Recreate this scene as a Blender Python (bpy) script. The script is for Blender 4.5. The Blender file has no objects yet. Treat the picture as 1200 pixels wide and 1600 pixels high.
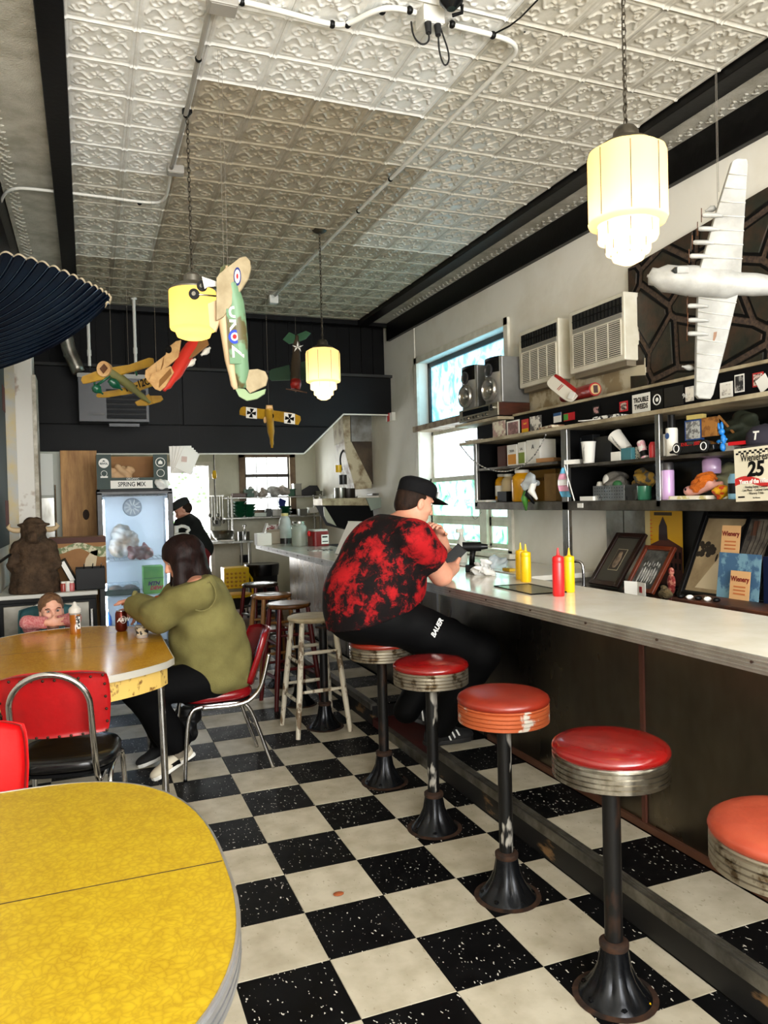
import bpy, math, random
import numpy as np
from mathutils import Vector, Matrix, Euler

random.seed(7)
PI = math.pi
SC = bpy.context.scene
COL = SC.collection

# ------------------------------------------------------------------ camera
FPX, YAW, PITCH, ROLL, CAMH = 1185.1, .3722, -.017, -.0254, 1.4855
def cam_axes():
    f = np.array([math.sin(YAW), math.cos(YAW), 0]); r = np.array([math.cos(YAW), -math.sin(YAW), 0]); u = np.array([0, 0, 1.])
    f2 = f*math.cos(PITCH)+u*math.sin(PITCH); u2 = u*math.cos(PITCH)-f*math.sin(PITCH)
    return r*math.cos(ROLL)+u2*math.sin(ROLL), u2*math.cos(ROLL)-r*math.sin(ROLL), f2
CR, CU, CF = cam_axes()
cd = bpy.data.cameras.new('camera'); cam = bpy.data.objects.new('camera', cd); COL.objects.link(cam)
cd.sensor_fit = 'VERTICAL'; cd.sensor_height = 36; cd.lens = FPX/1600*36; cd.clip_start = .05
M = Matrix.Identity(4)
for i in range(3):
    M[i][0] = CR[i]; M[i][1] = CU[i]; M[i][2] = -CF[i]
M.translation = (0, 0, CAMH)
cam.matrix_world = M
SC.camera = cam

# ------------------------------------------------------------------ world, daylight, exposure
w = bpy.data.worlds.new('world'); SC.world = w; w.use_nodes = True
bg = w.node_tree.nodes['Background']; bg.inputs[0].default_value = (.93, .97, 1, 1); bg.inputs[1].default_value = 4.0
def area(name, loc, rot, sx, sy, power, col=(1, 1, 1)):
    l = bpy.data.lights.new(name, 'AREA'); l.shape = 'RECTANGLE'; l.size = sx; l.size_y = sy; l.energy = power; l.color = col
    o = bpy.data.objects.new(name, l); COL.objects.link(o); o.location = loc; o.rotation_euler = rot
    return o
# daylight standing in the shop-front glazing behind the photographer, in the side windows and the kitchen door
area('daylight_shop_front', (1.4, -2.2, 2.1), (PI/2, 0, 0), 3.6, 2.6, 415, (1, .985, .955))
area('daylight_side_window', (3.85, 6.7, 2.0), (PI/2, 0, PI/2), 1.8, 1.9, 24, (.97, .99, 1))
area('daylight_kitchen_door', (1.55, 12.1, 1.3), (PI/2, 0, PI), 1.0, 2.0, 90, (1, 1, 1))
area('daylight_kitchen_window', (2.75, 12.1, 1.8), (PI/2, 0, PI), 1.0, 1.0, 60, (1, 1, 1))
vs = SC.view_settings; vs.view_transform = 'Standard'; vs.look = 'None'; vs.exposure = 0.05; vs.gamma = 1; vs.use_curve_mapping = False
SC.cycles.max_bounces = 8; SC.cycles.diffuse_bounces = 5; SC.cycles.glossy_bounces = 4; SC.cycles.transmission_bounces = 6; SC.cycles.transparent_max_bounces = 12
SC.cycles.sample_clamp_indirect = 6; SC.cycles.caustics_reflective = False; SC.cycles.caustics_refractive = False

# ------------------------------------------------------------------ helpers
def at(px, py, x=None, y=None, z=None):
    """point of the place seen at photo pixel px,py that lies in the plane x=, y= or z="""
    d = CR*(px-600)/FPX-CU*(py-800)/FPX+CF
    t = x/d[0] if x is not None else y/d[1] if y is not None else (z-CAMH)/d[2]
    return Vector((t*d[0], t*d[1], CAMH+t*d[2]))
def V(*a): return Vector(a)
def rot(x=0, y=0, z=0): return Euler((x, y, z)).to_matrix().to_4x4()
def T(x, y, z): return Matrix.Translation((x, y, z))
def frame(o, xd, zd):
    """matrix with origin o, local x along xd, local z as near zd as possible"""
    x = Vector(xd).normalized(); y = Vector(zd).cross(x).normalized(); z = x.cross(y)
    m = Matrix((x, y, z)).transposed().to_4x4(); m.translation = o
    return m

class MB:
    def __init__(s): s.v = []; s.f = []
    def add(s, vs, fs, M=None):
        n = len(s.v)
        s.v += [tuple(M @ Vector(p)) for p in vs] if M is not None else [tuple(p) for p in vs]
        s.f += [tuple(i+n for i in f) for f in fs]
        return s
    def box(s, c, d, M=None, R=None):
        x, y, z = d[0]/2, d[1]/2, d[2]/2
        vs = [V(a*x, b*y, e*z) for a in (-1, 1) for b in (-1, 1) for e in (-1, 1)]
        if R is not None: vs = [R.to_3x3() @ p for p in vs]
        vs = [p+Vector(c) for p in vs]
        return s.add(vs, [(0, 1, 3, 2), (4, 6, 7, 5), (0, 4, 5, 1), (2, 3, 7, 6), (0, 2, 6, 4), (1, 5, 7, 3)], M)
    def bb(s, x0, x1, y0, y1, z0, z1, M=None):
        return s.box(((x0+x1)/2, (y0+y1)/2, (z0+z1)/2), (abs(x1-x0), abs(y1-y0), abs(z1-z0)), M)
    def cyl(s, a, b, r0, r1=None, n=16, M=None, cap=True):
        a = Vector(a); b = Vector(b); r1 = r0 if r1 is None else r1
        d = (b-a).normalized(); u = d.orthogonal().normalized(); w_ = d.cross(u)
        vs = []
        for p, r in ((a, r0), (b, r1)):
            vs += [p+(u*math.cos(2*PI*i/n)+w_*math.sin(2*PI*i/n))*r for i in range(n)]
        fs = [(i, (i+1) % n, n+(i+1) % n, n+i) for i in range(n)]
        if cap: fs += [tuple(range(n-1, -1, -1)), tuple(range(n, 2*n))]
        return s.add(vs, fs, M)
    def tube(s, pts, r, n=8, M=None, closed=False, smooth=0):
        P = [Vector(p) for p in pts]
        for _ in range(smooth):
            Q = [P[0]] if not closed else []
            m = len(P)
            for i in range(m if closed else m-1):
                a, b = P[i], P[(i+1) % m]
                Q += [a*.75+b*.25, a*.25+b*.75]
            if not closed: Q += [P[-1]]
            P = Q
        m = len(P); rr = r if isinstance(r, (list, tuple)) else None
        u = None; vs = []; fs = []
        for i in range(m):
            a = P[i-1] if (i > 0 or closed) else P[i]; b = P[(i+1) % m] if (i < m-1 or closed) else P[i]
            d = (b-a).normalized()
            u = d.orthogonal().normalized() if u is None else (u-d*u.dot(d)).normalized()
            w_ = d.cross(u)
            q = (rr[min(len(rr)-1, int(i*(len(rr)-1)/(m-1)+.5))] if rr else r)
            vs += [P[i]+(u*math.cos(2*PI*k/n)+w_*math.sin(2*PI*k/n))*q for k in range(n)]
        for i in range(m if closed else m-1):
            j = (i+1) % m
            fs += [(i*n+k, i*n+(k+1) % n, j*n+(k+1) % n, j*n+k) for k in range(n)]
        if not closed: fs += [tuple(range(n-1, -1, -1)), tuple((m-1)*n+k for k in range(n))]
        return s.add(vs, fs, M)
    def lathe(s, prof, n=24, M=None, mod=None):
        vs = []; fs = []
        for r, z in prof:
            for k in range(n):
                a = 2*PI*k/n; q = r*(mod(a, z) if mod else 1)
                vs.append((q*math.cos(a), q*math.sin(a), z))
        m = len(prof)
        for i in range(m-1):
            fs += [(i*n+k, i*n+(k+1) % n, (i+1)*n+(k+1) % n, (i+1)*n+k) for k in range(n)]
        if prof[0][0] > 1e-5: fs.append(tuple(range(n-1, -1, -1)))
        if prof[-1][0] > 1e-5: fs.append(tuple((m-1)*n+k for k in range(n)))
        return s.add(vs, fs, M)
    def prism(s, poly, h, M=None, z0=0):
        n = len(poly)
        vs = [(x, y, z0) for x, y in poly]+[(x, y, z0+h) for x, y in poly]
        fs = [tuple(range(n-1, -1, -1)), tuple(range(n, 2*n))]+[(i, (i+1) % n, n+(i+1) % n, n+i) for i in range(n)]
        return s.add(vs, fs, M)
    def ell(s, c, r, n=16, m=10, M=None):
        prof = [(max(math.sin(PI*i/m), 1e-6 if 0 < i < m else 0), -math.cos(PI*i/m)) for i in range(m+1)]
        b = MB().lathe(prof, n)
        return s.add([(x*r[0]+c[0], y*r[1]+c[1], z*r[2]+c[2]) for x, y, z in b.v], b.f, M)
    def sheet(s, fn, nu, nv, th=0, M=None):
        """surface fn(u,v) -> point, u,v in 0..1, optional thickness along its normal"""
        P = [[Vector(fn(i/nu, j/nv)) for j in range(nv+1)] for i in range(nu+1)]
        vs = [P[i][j] for i in range(nu+1) for j in range(nv+1)]; W = nv+1
        fs = [(i*W+j, (i+1)*W+j, (i+1)*W+j+1, i*W+j+1) for i in range(nu) for j in range(nv)]
        if th:
            N = len(vs); off = []
            for i in range(nu+1):
                for j in range(nv+1):
                    a = P[min(i+1, nu)][j]-P[max(i-1, 0)][j]; b = P[i][min(j+1, nv)]-P[i][max(j-1, 0)]
                    off.append(P[i][j]-a.cross(b).normalized()*th)
            vs += off; fs += [tuple(N+k for k in reversed(f)) for f in fs]
            e = [i*W for i in range(nu+1)]+[nu*W+j for j in range(1, nv+1)]+[i*W+nv for i in range(nu-1, -1, -1)]+[j for j in range(nv-1, 0, -1)]
            fs += [(e[k], N+e[k], N+e[(k+1) % len(e)], e[(k+1) % len(e)])[::-1] for k in range(len(e))]
        return s.add(vs, fs, M)
    def mesh(s, name, m=None, smooth=False):
        me = bpy.data.meshes.new(name); me.from_pydata([tuple(p) for p in s.v], [], s.f); me.validate()
        if m is not None: me.materials.append(m)
        if smooth:
            me.polygons.foreach_set('use_smooth', [True]*len(me.polygons))
            if smooth != 'all': me.set_sharp_from_angle(angle=math.radians(38))
        me.update()
        return me
    def build(s, name, m, parent=None, smooth=False, bev=0, **k):
        return put(name, s.mesh(name, m, smooth), parent, bev, **k)
def put(name, me, parent=None, bev=0, M=None):
    o = bpy.data.objects.new(name, me); COL.objects.link(o)
    if parent is not None: o.parent = parent
    if M is not None: o.matrix_local = M
    if bev:
        b = o.modifiers.new('bevel', 'BEVEL'); b.width = bev; b.segments = 2; b.limit_method = 'ANGLE'; b.angle_limit = .7
    return o
def tag(o, label, cat=None, group=None):
    o['label'] = label
    if cat: o['category'] = cat
    if group: o['group'] = group
    return o
def thing(name, label, cat, loc=(0, 0, 0), rz=0, group=None, M=None):
    o = bpy.data.objects.new(name, None); COL.objects.link(o); o.empty_display_size = .05
    if M is not None: o.matrix_world = M
    else: o.location = loc; o.rotation_euler = (0, 0, rz)
    return tag(o, label, cat, group)
def struct(o, label=None, kind='structure'):
    o['kind'] = kind
    if label: o['label'] = label
    return o
def copy_tree(o, parent=None):
    c = o.copy(); COL.objects.link(c); c.parent = parent
    for ch in [q for q in bpy.data.objects if q.parent == o]: copy_tree(ch, c)
    return c
def text(name, body, size, m, parent, M, align='CENTER', ext=.0004, sx=1, shear=0, bold=0, spacing=1):
    cu = bpy.data.curves.new(name, 'FONT'); cu.body = body; cu.size = size; cu.align_x = align; cu.align_y = 'CENTER'
    cu.extrude = ext; cu.shear = shear; cu.offset = bold; cu.space_character = spacing; cu.resolution_u = 3
    cu.materials.append(m)
    o = bpy.data.objects.new(name, cu); COL.objects.link(o)
    me = bpy.data.meshes.new_from_object(o); bpy.data.objects.remove(o); bpy.data.curves.remove(cu)
    return put(name, me, parent, M=M @ Matrix.Diagonal((sx, 1, 1, 1)))

# ------------------------------------------------------------------ materials
def lin(c):
    return tuple(((v/255)/12.92 if v/255 <= .04045 else ((v/255+.055)/1.055)**2.4) for v in c[:3])+(1,)
def new_mat(name):
    m = bpy.data.materials.new(name); m.use_nodes = True
    return m, m.node_tree, m.node_tree.nodes['Principled BSDF']
def node(nt, t, **k):
    n = nt.nodes.new(t)
    for a, b in k.items():
        if a.startswith('i_'):
            key = a[2:]; key = int(key) if key.isdigit() else key.replace('_', ' ')
            n.inputs[key].default_value = b
        else: setattr(n, a, b)
    return n
def ramp(nt, stops, interp='LINEAR'):
    n = nt.nodes.new('ShaderNodeValToRGB'); cr = n.color_ramp; cr.interpolation = interp
    while len(cr.elements) < len(stops): cr.elements.new(.5)
    for e, (p, c) in zip(cr.elements, stops): e.position = p; e.color = c if len(c) == 4 else lin(c)
    return n
_mc = {}
def mat(name, c, rough=.5, metal=0, c2=None, sc=6, mix=(.35, .65), bump=0, bsc=60, coat=0, emit=0, stretch=None, spec=None, det=4, rvar=0, sheen=0):
    """plain or two-tone noisy material; c2 wear colour in patches of scale sc"""
    if name in _mc: return _mc[name]
    m, nt, b = new_mat(name); L = nt.links.new
    b.inputs['Base Color'].default_value = lin(c); b.inputs['Roughness'].default_value = rough; b.inputs['Metallic'].default_value = metal
    if spec is not None: b.inputs['Specular IOR Level'].default_value = spec
    if coat: b.inputs['Coat Weight'].default_value = coat; b.inputs['Coat Roughness'].default_value = .08
    if sheen: b.inputs['Sheen Weight'].default_value = sheen
    if emit: b.inputs['Emission Color'].default_value = lin(c); b.inputs['Emission Strength'].default_value = emit
    if c2 is not None or bump or rvar:
        tc = node(nt, 'ShaderNodeTexCoord'); mp = node(nt, 'ShaderNodeMapping'); L(tc.outputs['Object'], mp.inputs[0])
        if stretch: mp.inputs['Scale'].default_value = stretch
    if c2 is not None or rvar:
        n = node(nt, 'ShaderNodeTexNoise', i_Scale=sc, i_Detail=det, i_Roughness=.6); L(mp.outputs[0], n.inputs['Vector'])
        if c2 is not None:
            r = ramp(nt, [(mix[0], lin(c)), (mix[1], lin(c2))]); L(n.outputs[0], r.inputs[0]); L(r.outputs[0], b.inputs['Base Color'])
        if rvar:
            q = node(nt, 'ShaderNodeMapRange', i_1=.3, i_2=.7, i_3=max(.02, rough-rvar), i_4=rough+rvar); L(n.outputs[0], q.inputs[0]); L(q.outputs[0], b.inputs['Roughness'])
    if bump:
        n2 = node(nt, 'ShaderNodeTexNoise', i_Scale=bsc, i_Detail=3); L(mp.outputs[0], n2.inputs['Vector'])
        bp = node(nt, 'ShaderNodeBump', i_Strength=bump, i_Distance=.01); L(n2.outputs[0], bp.inputs['Height']); L(bp.outputs[0], b.inputs['Normal'])
    _mc[name] = m
    return m
def glass(name, c=(255, 255, 255), rough=.02, alpha=.25):
    if name in _mc: return _mc[name]
    m, nt, b = new_mat(name); L = nt.links.new
    out = nt.nodes['Material Output']
    tr = node(nt, 'ShaderNodeBsdfTransparent'); tr.inputs[0].default_value = lin(c)
    b.inputs['Base Color'].default_value = lin(c); b.inputs['Roughness'].default_value = rough
    mx = node(nt, 'ShaderNodeMixShader', i_0=alpha); L(tr.outputs[0], mx.inputs[1]); L(b.outputs[0], mx.inputs[2]); L(mx.outputs[0], out.inputs[0])
    _mc[name] = m
    return m

BLACK = mat('black paint', (8, 8, 8), .45, spec=.2)
BLACKP = mat('black plastic', (9, 9, 10), .45, spec=.18)
MATTE = mat('matte black', (9, 9, 10), .75, spec=.12)
WHITE = mat('white paint', (225, 222, 212), .5)
PAPER = mat('paper white', (235, 233, 226), .8)
CHROME = mat('chrome', (205, 205, 205), .16, 1, c2=(120, 115, 108), sc=30, mix=(.55, .8))
STEEL = mat('stainless steel', (178, 178, 174), .3, 1, c2=(120, 118, 110), sc=5, stretch=(1, 1, .3), rvar=.08)
DARKSTEEL = mat('dull steel', (120, 118, 112), .42, 1, c2=(62, 58, 50), sc=9)
ALU = mat('ribbed aluminium', (200, 200, 200), .25, 1, c2=(130, 128, 120), sc=14)
IRON = mat('cast iron', (20, 22, 26), .26, .6, c2=(56, 38, 26), sc=14, mix=(.62, .8), bump=.08, bsc=40)
RUST = mat('rusty iron', (70, 45, 30), .7, .3, c2=(30, 22, 18), sc=25)
WOOD = mat('pale wood', (160, 112, 58), .4, c2=(120, 76, 34), sc=5, stretch=(8, 8, 1))
WOODD = mat('brown wood', (96, 56, 24), .35, c2=(58, 30, 12), sc=5, stretch=(6, 6, 1))
YELLOWP = mat('mustard plastic', (226, 180, 6), .3)
REDP = mat('ketchup plastic', (205, 24, 28), .3)
CARD = mat('cardboard', (150, 108, 66), .8, c2=(132, 92, 54), sc=4)
RUBBER = mat('black rubber', (10, 10, 10), .8)

# ================================================================== THE ROOM
H = 3.59; XL, XR = -.62, 3.43; YB, YK, YF = 8.45, 11.75, -2.4
TS = .3048; FX, FY = .6863, 3.5596; CX0, CY0, CS, CT = .2665, 3.5346, .3048, .2994
def wall_mat(name, c, c2, sc=1.5, bump=.15):
    return mat(name, c, .6, c2=c2, sc=sc, mix=(.45, .75), bump=bump, bsc=25)
CREAM = wall_mat('cream wall paint', (240, 236, 225), (222, 215, 198))
KITW = wall_mat('kitchen wall paint', (206, 204, 184), (168, 164, 138))
PLASTER = mat('peeling plaster', (222, 218, 210), .8, c2=(176, 158, 142), sc=3, mix=(.55, .60), bump=.4, bsc=14)

# floor with its tiles -------------------------------------------------------------
def tile_mat(name, c, c2, speck, sc):
    m, nt, b = new_mat(name); L = nt.links.new
    tc = node(nt, 'ShaderNodeTexCoord'); oi = node(nt, 'ShaderNodeObjectInfo'); ad = node(nt, 'ShaderNodeVectorMath', operation='ADD')
    ml = node(nt, 'ShaderNodeMath', operation='MULTIPLY', i_1=40.0); L(oi.outputs['Random'], ml.inputs[0])
    L(tc.outputs['Object'], ad.inputs[0]); L(ml.outputs[0], ad.inputs[1])
    n = node(nt, 'ShaderNodeTexNoise', i_Scale=9.0, i_Detail=6.0); L(ad.outputs[0], n.inputs['Vector'])
    r = ramp(nt, [(.35, c), (.7, c2)]); L(n.outputs[0], r.inputs[0])
    mp = node(nt, 'ShaderNodeMapping'); mp.inputs['Scale'].default_value = (1, .55, 1); mp.inputs['Rotation'].default_value = (0, 0, .5); L(ad.outputs[0], mp.inputs[0])
    v = node(nt, 'ShaderNodeTexNoise', i_Scale=sc, i_Detail=1.0); L(mp.outputs[0], v.inputs['Vector'])
    r2 = ramp(nt, [(.0, (0, 0, 0, 1)), (.70, (0, 0, 0, 1)), (.72, (1, 1, 1, 1))]); L(v.outputs[0], r2.inputs[0])
    mx = node(nt, 'ShaderNodeMix', data_type='RGBA'); L(r2.outputs[0], mx.inputs[0]); L(r.outputs[0], mx.inputs[6]); mx.inputs[7].default_value = lin(speck)
    L(mx.outputs[2], b.inputs['Base Color'])
    q = node(nt, 'ShaderNodeMapRange', i_1=.3, i_2=.7, i_3=.34, i_4=.55); L(n.outputs[0], q.inputs[0]); L(q.outputs[0], b.inputs['Roughness'])
    b.inputs['Specular IOR Level'].default_value = .07 if c[0] < 60 else .2
    return m
TBLACK = tile_mat('black vinyl tile', (8, 8, 9), (15, 15, 16), (205, 200, 190), 105)
TWHITE = tile_mat('white vinyl tile', (192, 184, 165), (166, 157, 136), (160, 151, 130), 90)
GROUT = mat('floor slab', (20, 18, 16), .8)
floor = struct(MB().bb(XL-.2, XR+.2, YF, YB, -.2, -.012).build('floor', GROUT), 'black and white checkerboard floor')
_tm = {}
def tile(parent, x0, x1, y0, y1, z, m, name='tile', th=.012):
    k = (name, round(x1-x0, 3), round(y1-y0, 3), th)
    if k not in _tm:
        a, b_, e = (x1-x0)/2-.0006, (y1-y0)/2-.0006, .0012
        mb = MB().add([(sx*a, sy*b_, -th) for sx, sy in ((-1, -1), (1, -1), (1, 1), (-1, 1))]+[(sx*a, sy*b_, -e) for sx, sy in ((-1, -1), (1, -1), (1, 1), (-1, 1))]
            +[(sx*(a-e), sy*(b_-e), 0) for sx, sy in ((-1, -1), (1, -1), (1, 1), (-1, 1))],
            [(0, 1, 5, 4), (1, 2, 6, 5), (2, 3, 7, 6), (3, 0, 4, 7), (4, 5, 9, 8), (5, 6, 10, 9), (6, 7, 11, 10), (7, 4, 8, 11), (8, 9, 10, 11)])
        _tm[k] = mb.mesh(name, m)
    o = put(name, _tm[k], parent)
    o.material_slots[0].link = 'OBJECT'; o.material_slots[0].material = m
    o.location = ((x0+x1)/2, (y0+y1)/2, z)
    return o
for i in range(-5, 4):
    for n in range(-20, 17):
        x0, x1 = FX+i*TS, FX+(i+1)*TS; y0, y1 = FY+n*TS, FY+(n+1)*TS
        x0 = max(x0, XL); x1 = min(x1, 1.70); y1 = min(y1, YB)
        if x1-x0 < .02 or y1-y0 < .02: continue
        t_ = tile(floor, x0, x1, y0, y1, random.uniform(-.0007, .0005), TBLACK if (i+n) % 2 == 0 else TWHITE)
        t_.rotation_euler = (random.uniform(-.0015, .0015), random.uniform(-.0015, .0015), 0)
# kitchen floor beyond the bulkhead
KTILE = mat('kitchen quarry tile', (112, 84, 62), .45, c2=(84, 60, 44), sc=3)
fk = struct(MB().bb(XL-.2, XR+.2, YB, YK+.1, -.2, -.012).build('floor_kitchen', GROUT), 'brown tiled kitchen floor')
for i in range(8):
    for n in range(11):
        tile(fk, .55+i*.3, .845+i*.3, YB+n*.3, YB+.295+n*.3, 0, KTILE)

# ceiling with pressed tin panels ------------------------------------------------------
def tin_mat(name, c, c2):
    m = mat(name, c, .36, .0, c2=c2, sc=7, mix=(.42, .72), bump=.12, bsc=55, det=6)
    return m
TIN_W = tin_mat('white painted tin', (236, 236, 232), (206, 204, 196))
TIN_G = tin_mat('yellowed tin', (178, 168, 148), (134, 122, 100))
TIN_M = tin_mat('greying tin', (216, 212, 200), (172, 165, 148))
def tin_height(N):
    g = np.linspace(0, 1, N+1); U, W = np.meshgrid(g, g, indexing='ij')
    e = np.minimum(np.minimum(U, 1-U), np.minimum(W, 1-W))
    eu = np.minimum(U, 1-U); ew = np.minimum(W, 1-W)
    h = .008*np.exp(-((eu-.038)/.016)**2)+.004*np.exp(-(eu/.012)**2)+.008*np.exp(-(ew/.026)**2)+.004*np.exp(-((e-.085)/.012)**2)
    pts = []
    def spiral(cx, cy, r, a0, turns, sgn, grow=.75):
        return [(cx+sgn*r*(1-grow*t)*math.cos(a0+turns*2*PI*t), cy+r*(1-grow*t)*math.sin(a0+turns*2*PI*t)) for t in np.linspace(0, 1, 30)]
    for s in (1, -1):
        pts += spiral(.5+s*.24, .70, .12, .2, 1.1, s)
        pts += spiral(.5+s*.27, .30, .11, 3.6, 1.1, s)
        pts += [(.5+s*(.06+.34*t), .50+.09*math.sin(t*7)) for t in np.linspace(0, 1, 30)]
        pts += [(.5+s*(.10+.28*t), .86-.10*t+.03*math.sin(t*9)) for t in np.linspace(0, 1, 24)]
        pts += [(.5+s*(.04+.22*t), .16+.05*math.sin(t*6)) for t in np.linspace(0, 1, 24)]
    for k in range(6):
        a = k*PI/3+.3; pts += [(.5+t*math.cos(a), .46+t*math.sin(a)) for t in np.linspace(.03, .1, 8)]
    P = np.array(pts); d = np.full(U.shape, 9.)
    for x, y in P: d = np.minimum(d, np.hypot(U-x, W-y))
    return U, W, h+.0095*np.exp(-(d/.0165)**2)
TU, TW, TH_ = tin_height(54)
tm = MB(); NN = 55
tm.v = [((TU[i, j]-.5)*CS*.997, (TW[i, j]-.5)*CT*.997, -TH_[i, j]) for i in range(NN) for j in range(NN)]
tm.f = [(i*NN+j, i*NN+j+1, (i+1)*NN+j+1, (i+1)*NN+j) for i in range(NN-1) for j in range(NN-1)]
tin = tm.mesh('tin_panel', TIN_W, 'all')
ceiling = struct(MB().bb(XL-.2, XR+.2, YF, YB+.4, H+.004, H+.2).build('ceiling', TIN_G), 'pressed tin ceiling of embossed square panels')
far_panels = MB()
for i in range(-1, 9):
    for j in range(-20, 17):
        x = CX0+(i+.5)*CS; y = CY0+(j+.5)*CT
        if y < YF or y > YB: continue
        if j < -9:
            far_panels.add([(x-CS/2, y-CT/2, H), (x+CS/2, y-CT/2, H), (x+CS/2, y+CT/2, H), (x-CS/2, y+CT/2, H)], [(3, 2, 1, 0)]); continue
        m = TIN_W
        if (i >= 1 and j >= 1 and i <= 4) or (j >= 3 and 1 <= i <= 5) or j >= 8: m = TIN_G
        elif j >= 2 or i >= 5: m = TIN_M
        if i <= 0: m = TIN_W if j < 5 else TIN_M if j < 11 else TIN_G
        o = put('tin_panel', tin, ceiling); o.material_slots[0].link = 'OBJECT'; o.material_slots[0].material = m
        o.location = (x, y, H+random.uniform(-.002, .001)); o.rotation_euler = (random.uniform(-.006, .006), random.uniform(-.006, .006), 0)
far_panels.build('tin_panel_field', TIN_W, ceiling)['kind'] = 'stuff'
STUCCO = mat('stippled border', (196, 192, 180), .7, c2=(160, 155, 140), sc=6, bump=.7, bsc=120)
def strip(name, x0, x1, m, z0=H-.012, z1=H+.003, label=None):
    return struct(MB().bb(x0, x1, YF, YB, z0, z1).build(name, m, bev=.004), label)
GLOSSB = mat('gloss black trim', (4, 4, 4), .35, c2=(10, 9, 9), sc=20, bump=.1, bsc=30, spec=.2)
strip('trim_1', 3.02, 3.155, GLOSSB, H-.05, H+.004, 'black ceiling moulding over the counter')
strip('trim_2', -.145, -.03, GLOSSB, H-.05, H+.004, 'black ceiling moulding along the booth side')
bs = strip('trim_3', 3.155, 3.39, STUCCO, label='pale stippled ceiling border over the counter')
bl = strip('trim_4', -.46, -.145, STUCCO, label='pale stippled ceiling border along the booth side')
for par, xs in ((bs, 3.33), (bl, -.40)):      # embossed leaf run along the border
    lf = MB()
    for k in range(0, 130):
        y = YF+.08*k+.05
        if y > YB-.05: break
        for q, (dx, a, l) in enumerate(((0, .9, .05), (.02, -.5, .045), (-.02, .2, .03))):
            lf.ell((0, 0, 0), (l/2, .011, .007), 6, 4, T(xs+dx, y+q*.022, H-.013) @ rot(z=a))
    lf.build('leaf_relief', STUCCO, par)['kind'] = 'stuff'
strip('trim_5', 3.385, 3.43, GLOSSB, 3.37, H, 'broad black cornice above the counter wall')
struct(MB().prism([(-.46, H), (-.62, H), (-.62, 3.42), (-.585, 3.42), (-.5, 3.5)], YB-YF, T(0, YB, 0) @ rot(x=PI/2)).build('trim_6', GLOSSB), 'black cornice above the booth wall')

# walls ------------------------------------------------------------------------------
WY0, WY1, WZ0, WZ1 = 5.77, 7.66, .98, 2.97
wr = MB(); XO = XR+.26
wr.bb(XR, XO, YF, WY0, -.1, H); wr.bb(XR, XO, WY1, YK+.2, -.1, H); wr.bb(XR, XO, WY0, WY1, -.1, WZ0); wr.bb(XR, XO, WY0, WY1, WZ1, H)
struct(wr.build('wall_right', CREAM), 'cream wall behind the counter')
struct(MB().bb(XL-.2, XL, YF, YK+.2, -.1, H).build('wall_left', CREAM), 'pale wall beside the tables')
# shop front behind the photographer: piers, sill and head around a wide glazed opening
wf = MB(); wf.bb(XL-.2, -.3, YF-.2, YF, -.1, H); wf.bb(3.15, XO, YF-.2, YF, -.1, H); wf.bb(-.3, 3.15, YF-.2, YF, -.1, .45); wf.bb(-.3, 3.15, YF-.2, YF, 3.45, H)
struct(wf.build('wall_front', CREAM), 'front wall with wide shop window')
# kitchen back wall with door and window openings
def kx(px): return at(px, 760, y=YK).x
DX0, DX1 = kx(262), kx(326); DZ1 = at(300, 728, y=YK).z
KX0, KX1 = kx(383), kx(453); KZ1 = at(420, 711, y=YK).z; KZ0 = at(420, 800, y=YK).z
wb = MB()
wb.bb(XL-.2, DX0, YK, YK+.2, -.1, 3.0); wb.bb(DX0, DX1, YK, YK+.2, DZ1, 3.0); wb.bb(DX1, KX0, YK, YK+.2, -.1, 3.0)
wb.bb(KX0, KX1, YK, YK+.2, -.1, KZ0); wb.bb(KX0, KX1, YK, YK+.2, KZ1, 3.0); wb.bb(KX1, XO, YK, YK+.2, -.1, 3.0)
struct(wb.build('wall_back', KITW), 'greenish kitchen back wall')
struct(MB().bb(XL-.2, XO, YB+.3, YK+.2, 2.8, 2.9).build('ceiling_kitchen', KITW), 'low kitchen ceiling')

# bulkhead over the kitchen opening: black boards --------------------------------------
BLKP = mat('black painted panel', (11, 11.5, 12.5), .5, c2=(7, 7, 8), sc=3, bump=.1, bsc=12, spec=.15)
BLKB = mat('black painted board', (4, 4, 4), .55, c2=(9, 8, 8), sc=4, spec=.12)
ZL, ZM, ZD = 2.03, 2.93, 2.49
bh = struct(MB().prism([(XL, ZL), (2.33, ZL), (2.82, ZD), (XR, ZD), (XR, ZM), (XL, ZM)], .1, T(0, YB+.12, 0) @ rot(x=PI/2)).build('wall_bulkhead', BLKB), 'black panelled bulkhead over the kitchen')
def bpanel(poly):
    MB().prism(poly, .018, T(0, YB+.022, 0) @ rot(x=PI/2)).build('panel', BLKP, bh, bev=.003)
xa = at(286, 640, y=YB).x; zs = at(300, 664, y=YB).z
bpanel([(XL, zs), (xa-.004, zs), (xa-.004, ZM), (XL, ZM)])
bpanel([(xa+.004, zs), (2.33+(zs-ZL)*1.065, zs), (2.82, ZD), (XR, ZD), (XR, ZM), (xa+.004, ZM)])
bpanel([(XL, ZL), (2.33, ZL), (2.33+(zs-ZL)*1.065-.008, zs-.008), (XL, zs-.008)])
tr = MB()
for a, b_ in (((XL, ZL), (2.33, ZL)), ((2.33, ZL), (2.82, ZD)), ((2.82, ZD), (XR, ZD))):
    tr.tube([(a[0], YB, a[1]), (b_[0], YB, b_[1])], .011, 4)
tr.build('edge_bead', mat('dusty white bead', (215, 212, 200), .6), bh)
MB().bb(XL, XR, YB-.05, YB+.3, ZM, ZM+.03).build('ledge', mat('dusty ledge', (40, 39, 37), .8), bh)
nb = 27
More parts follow.
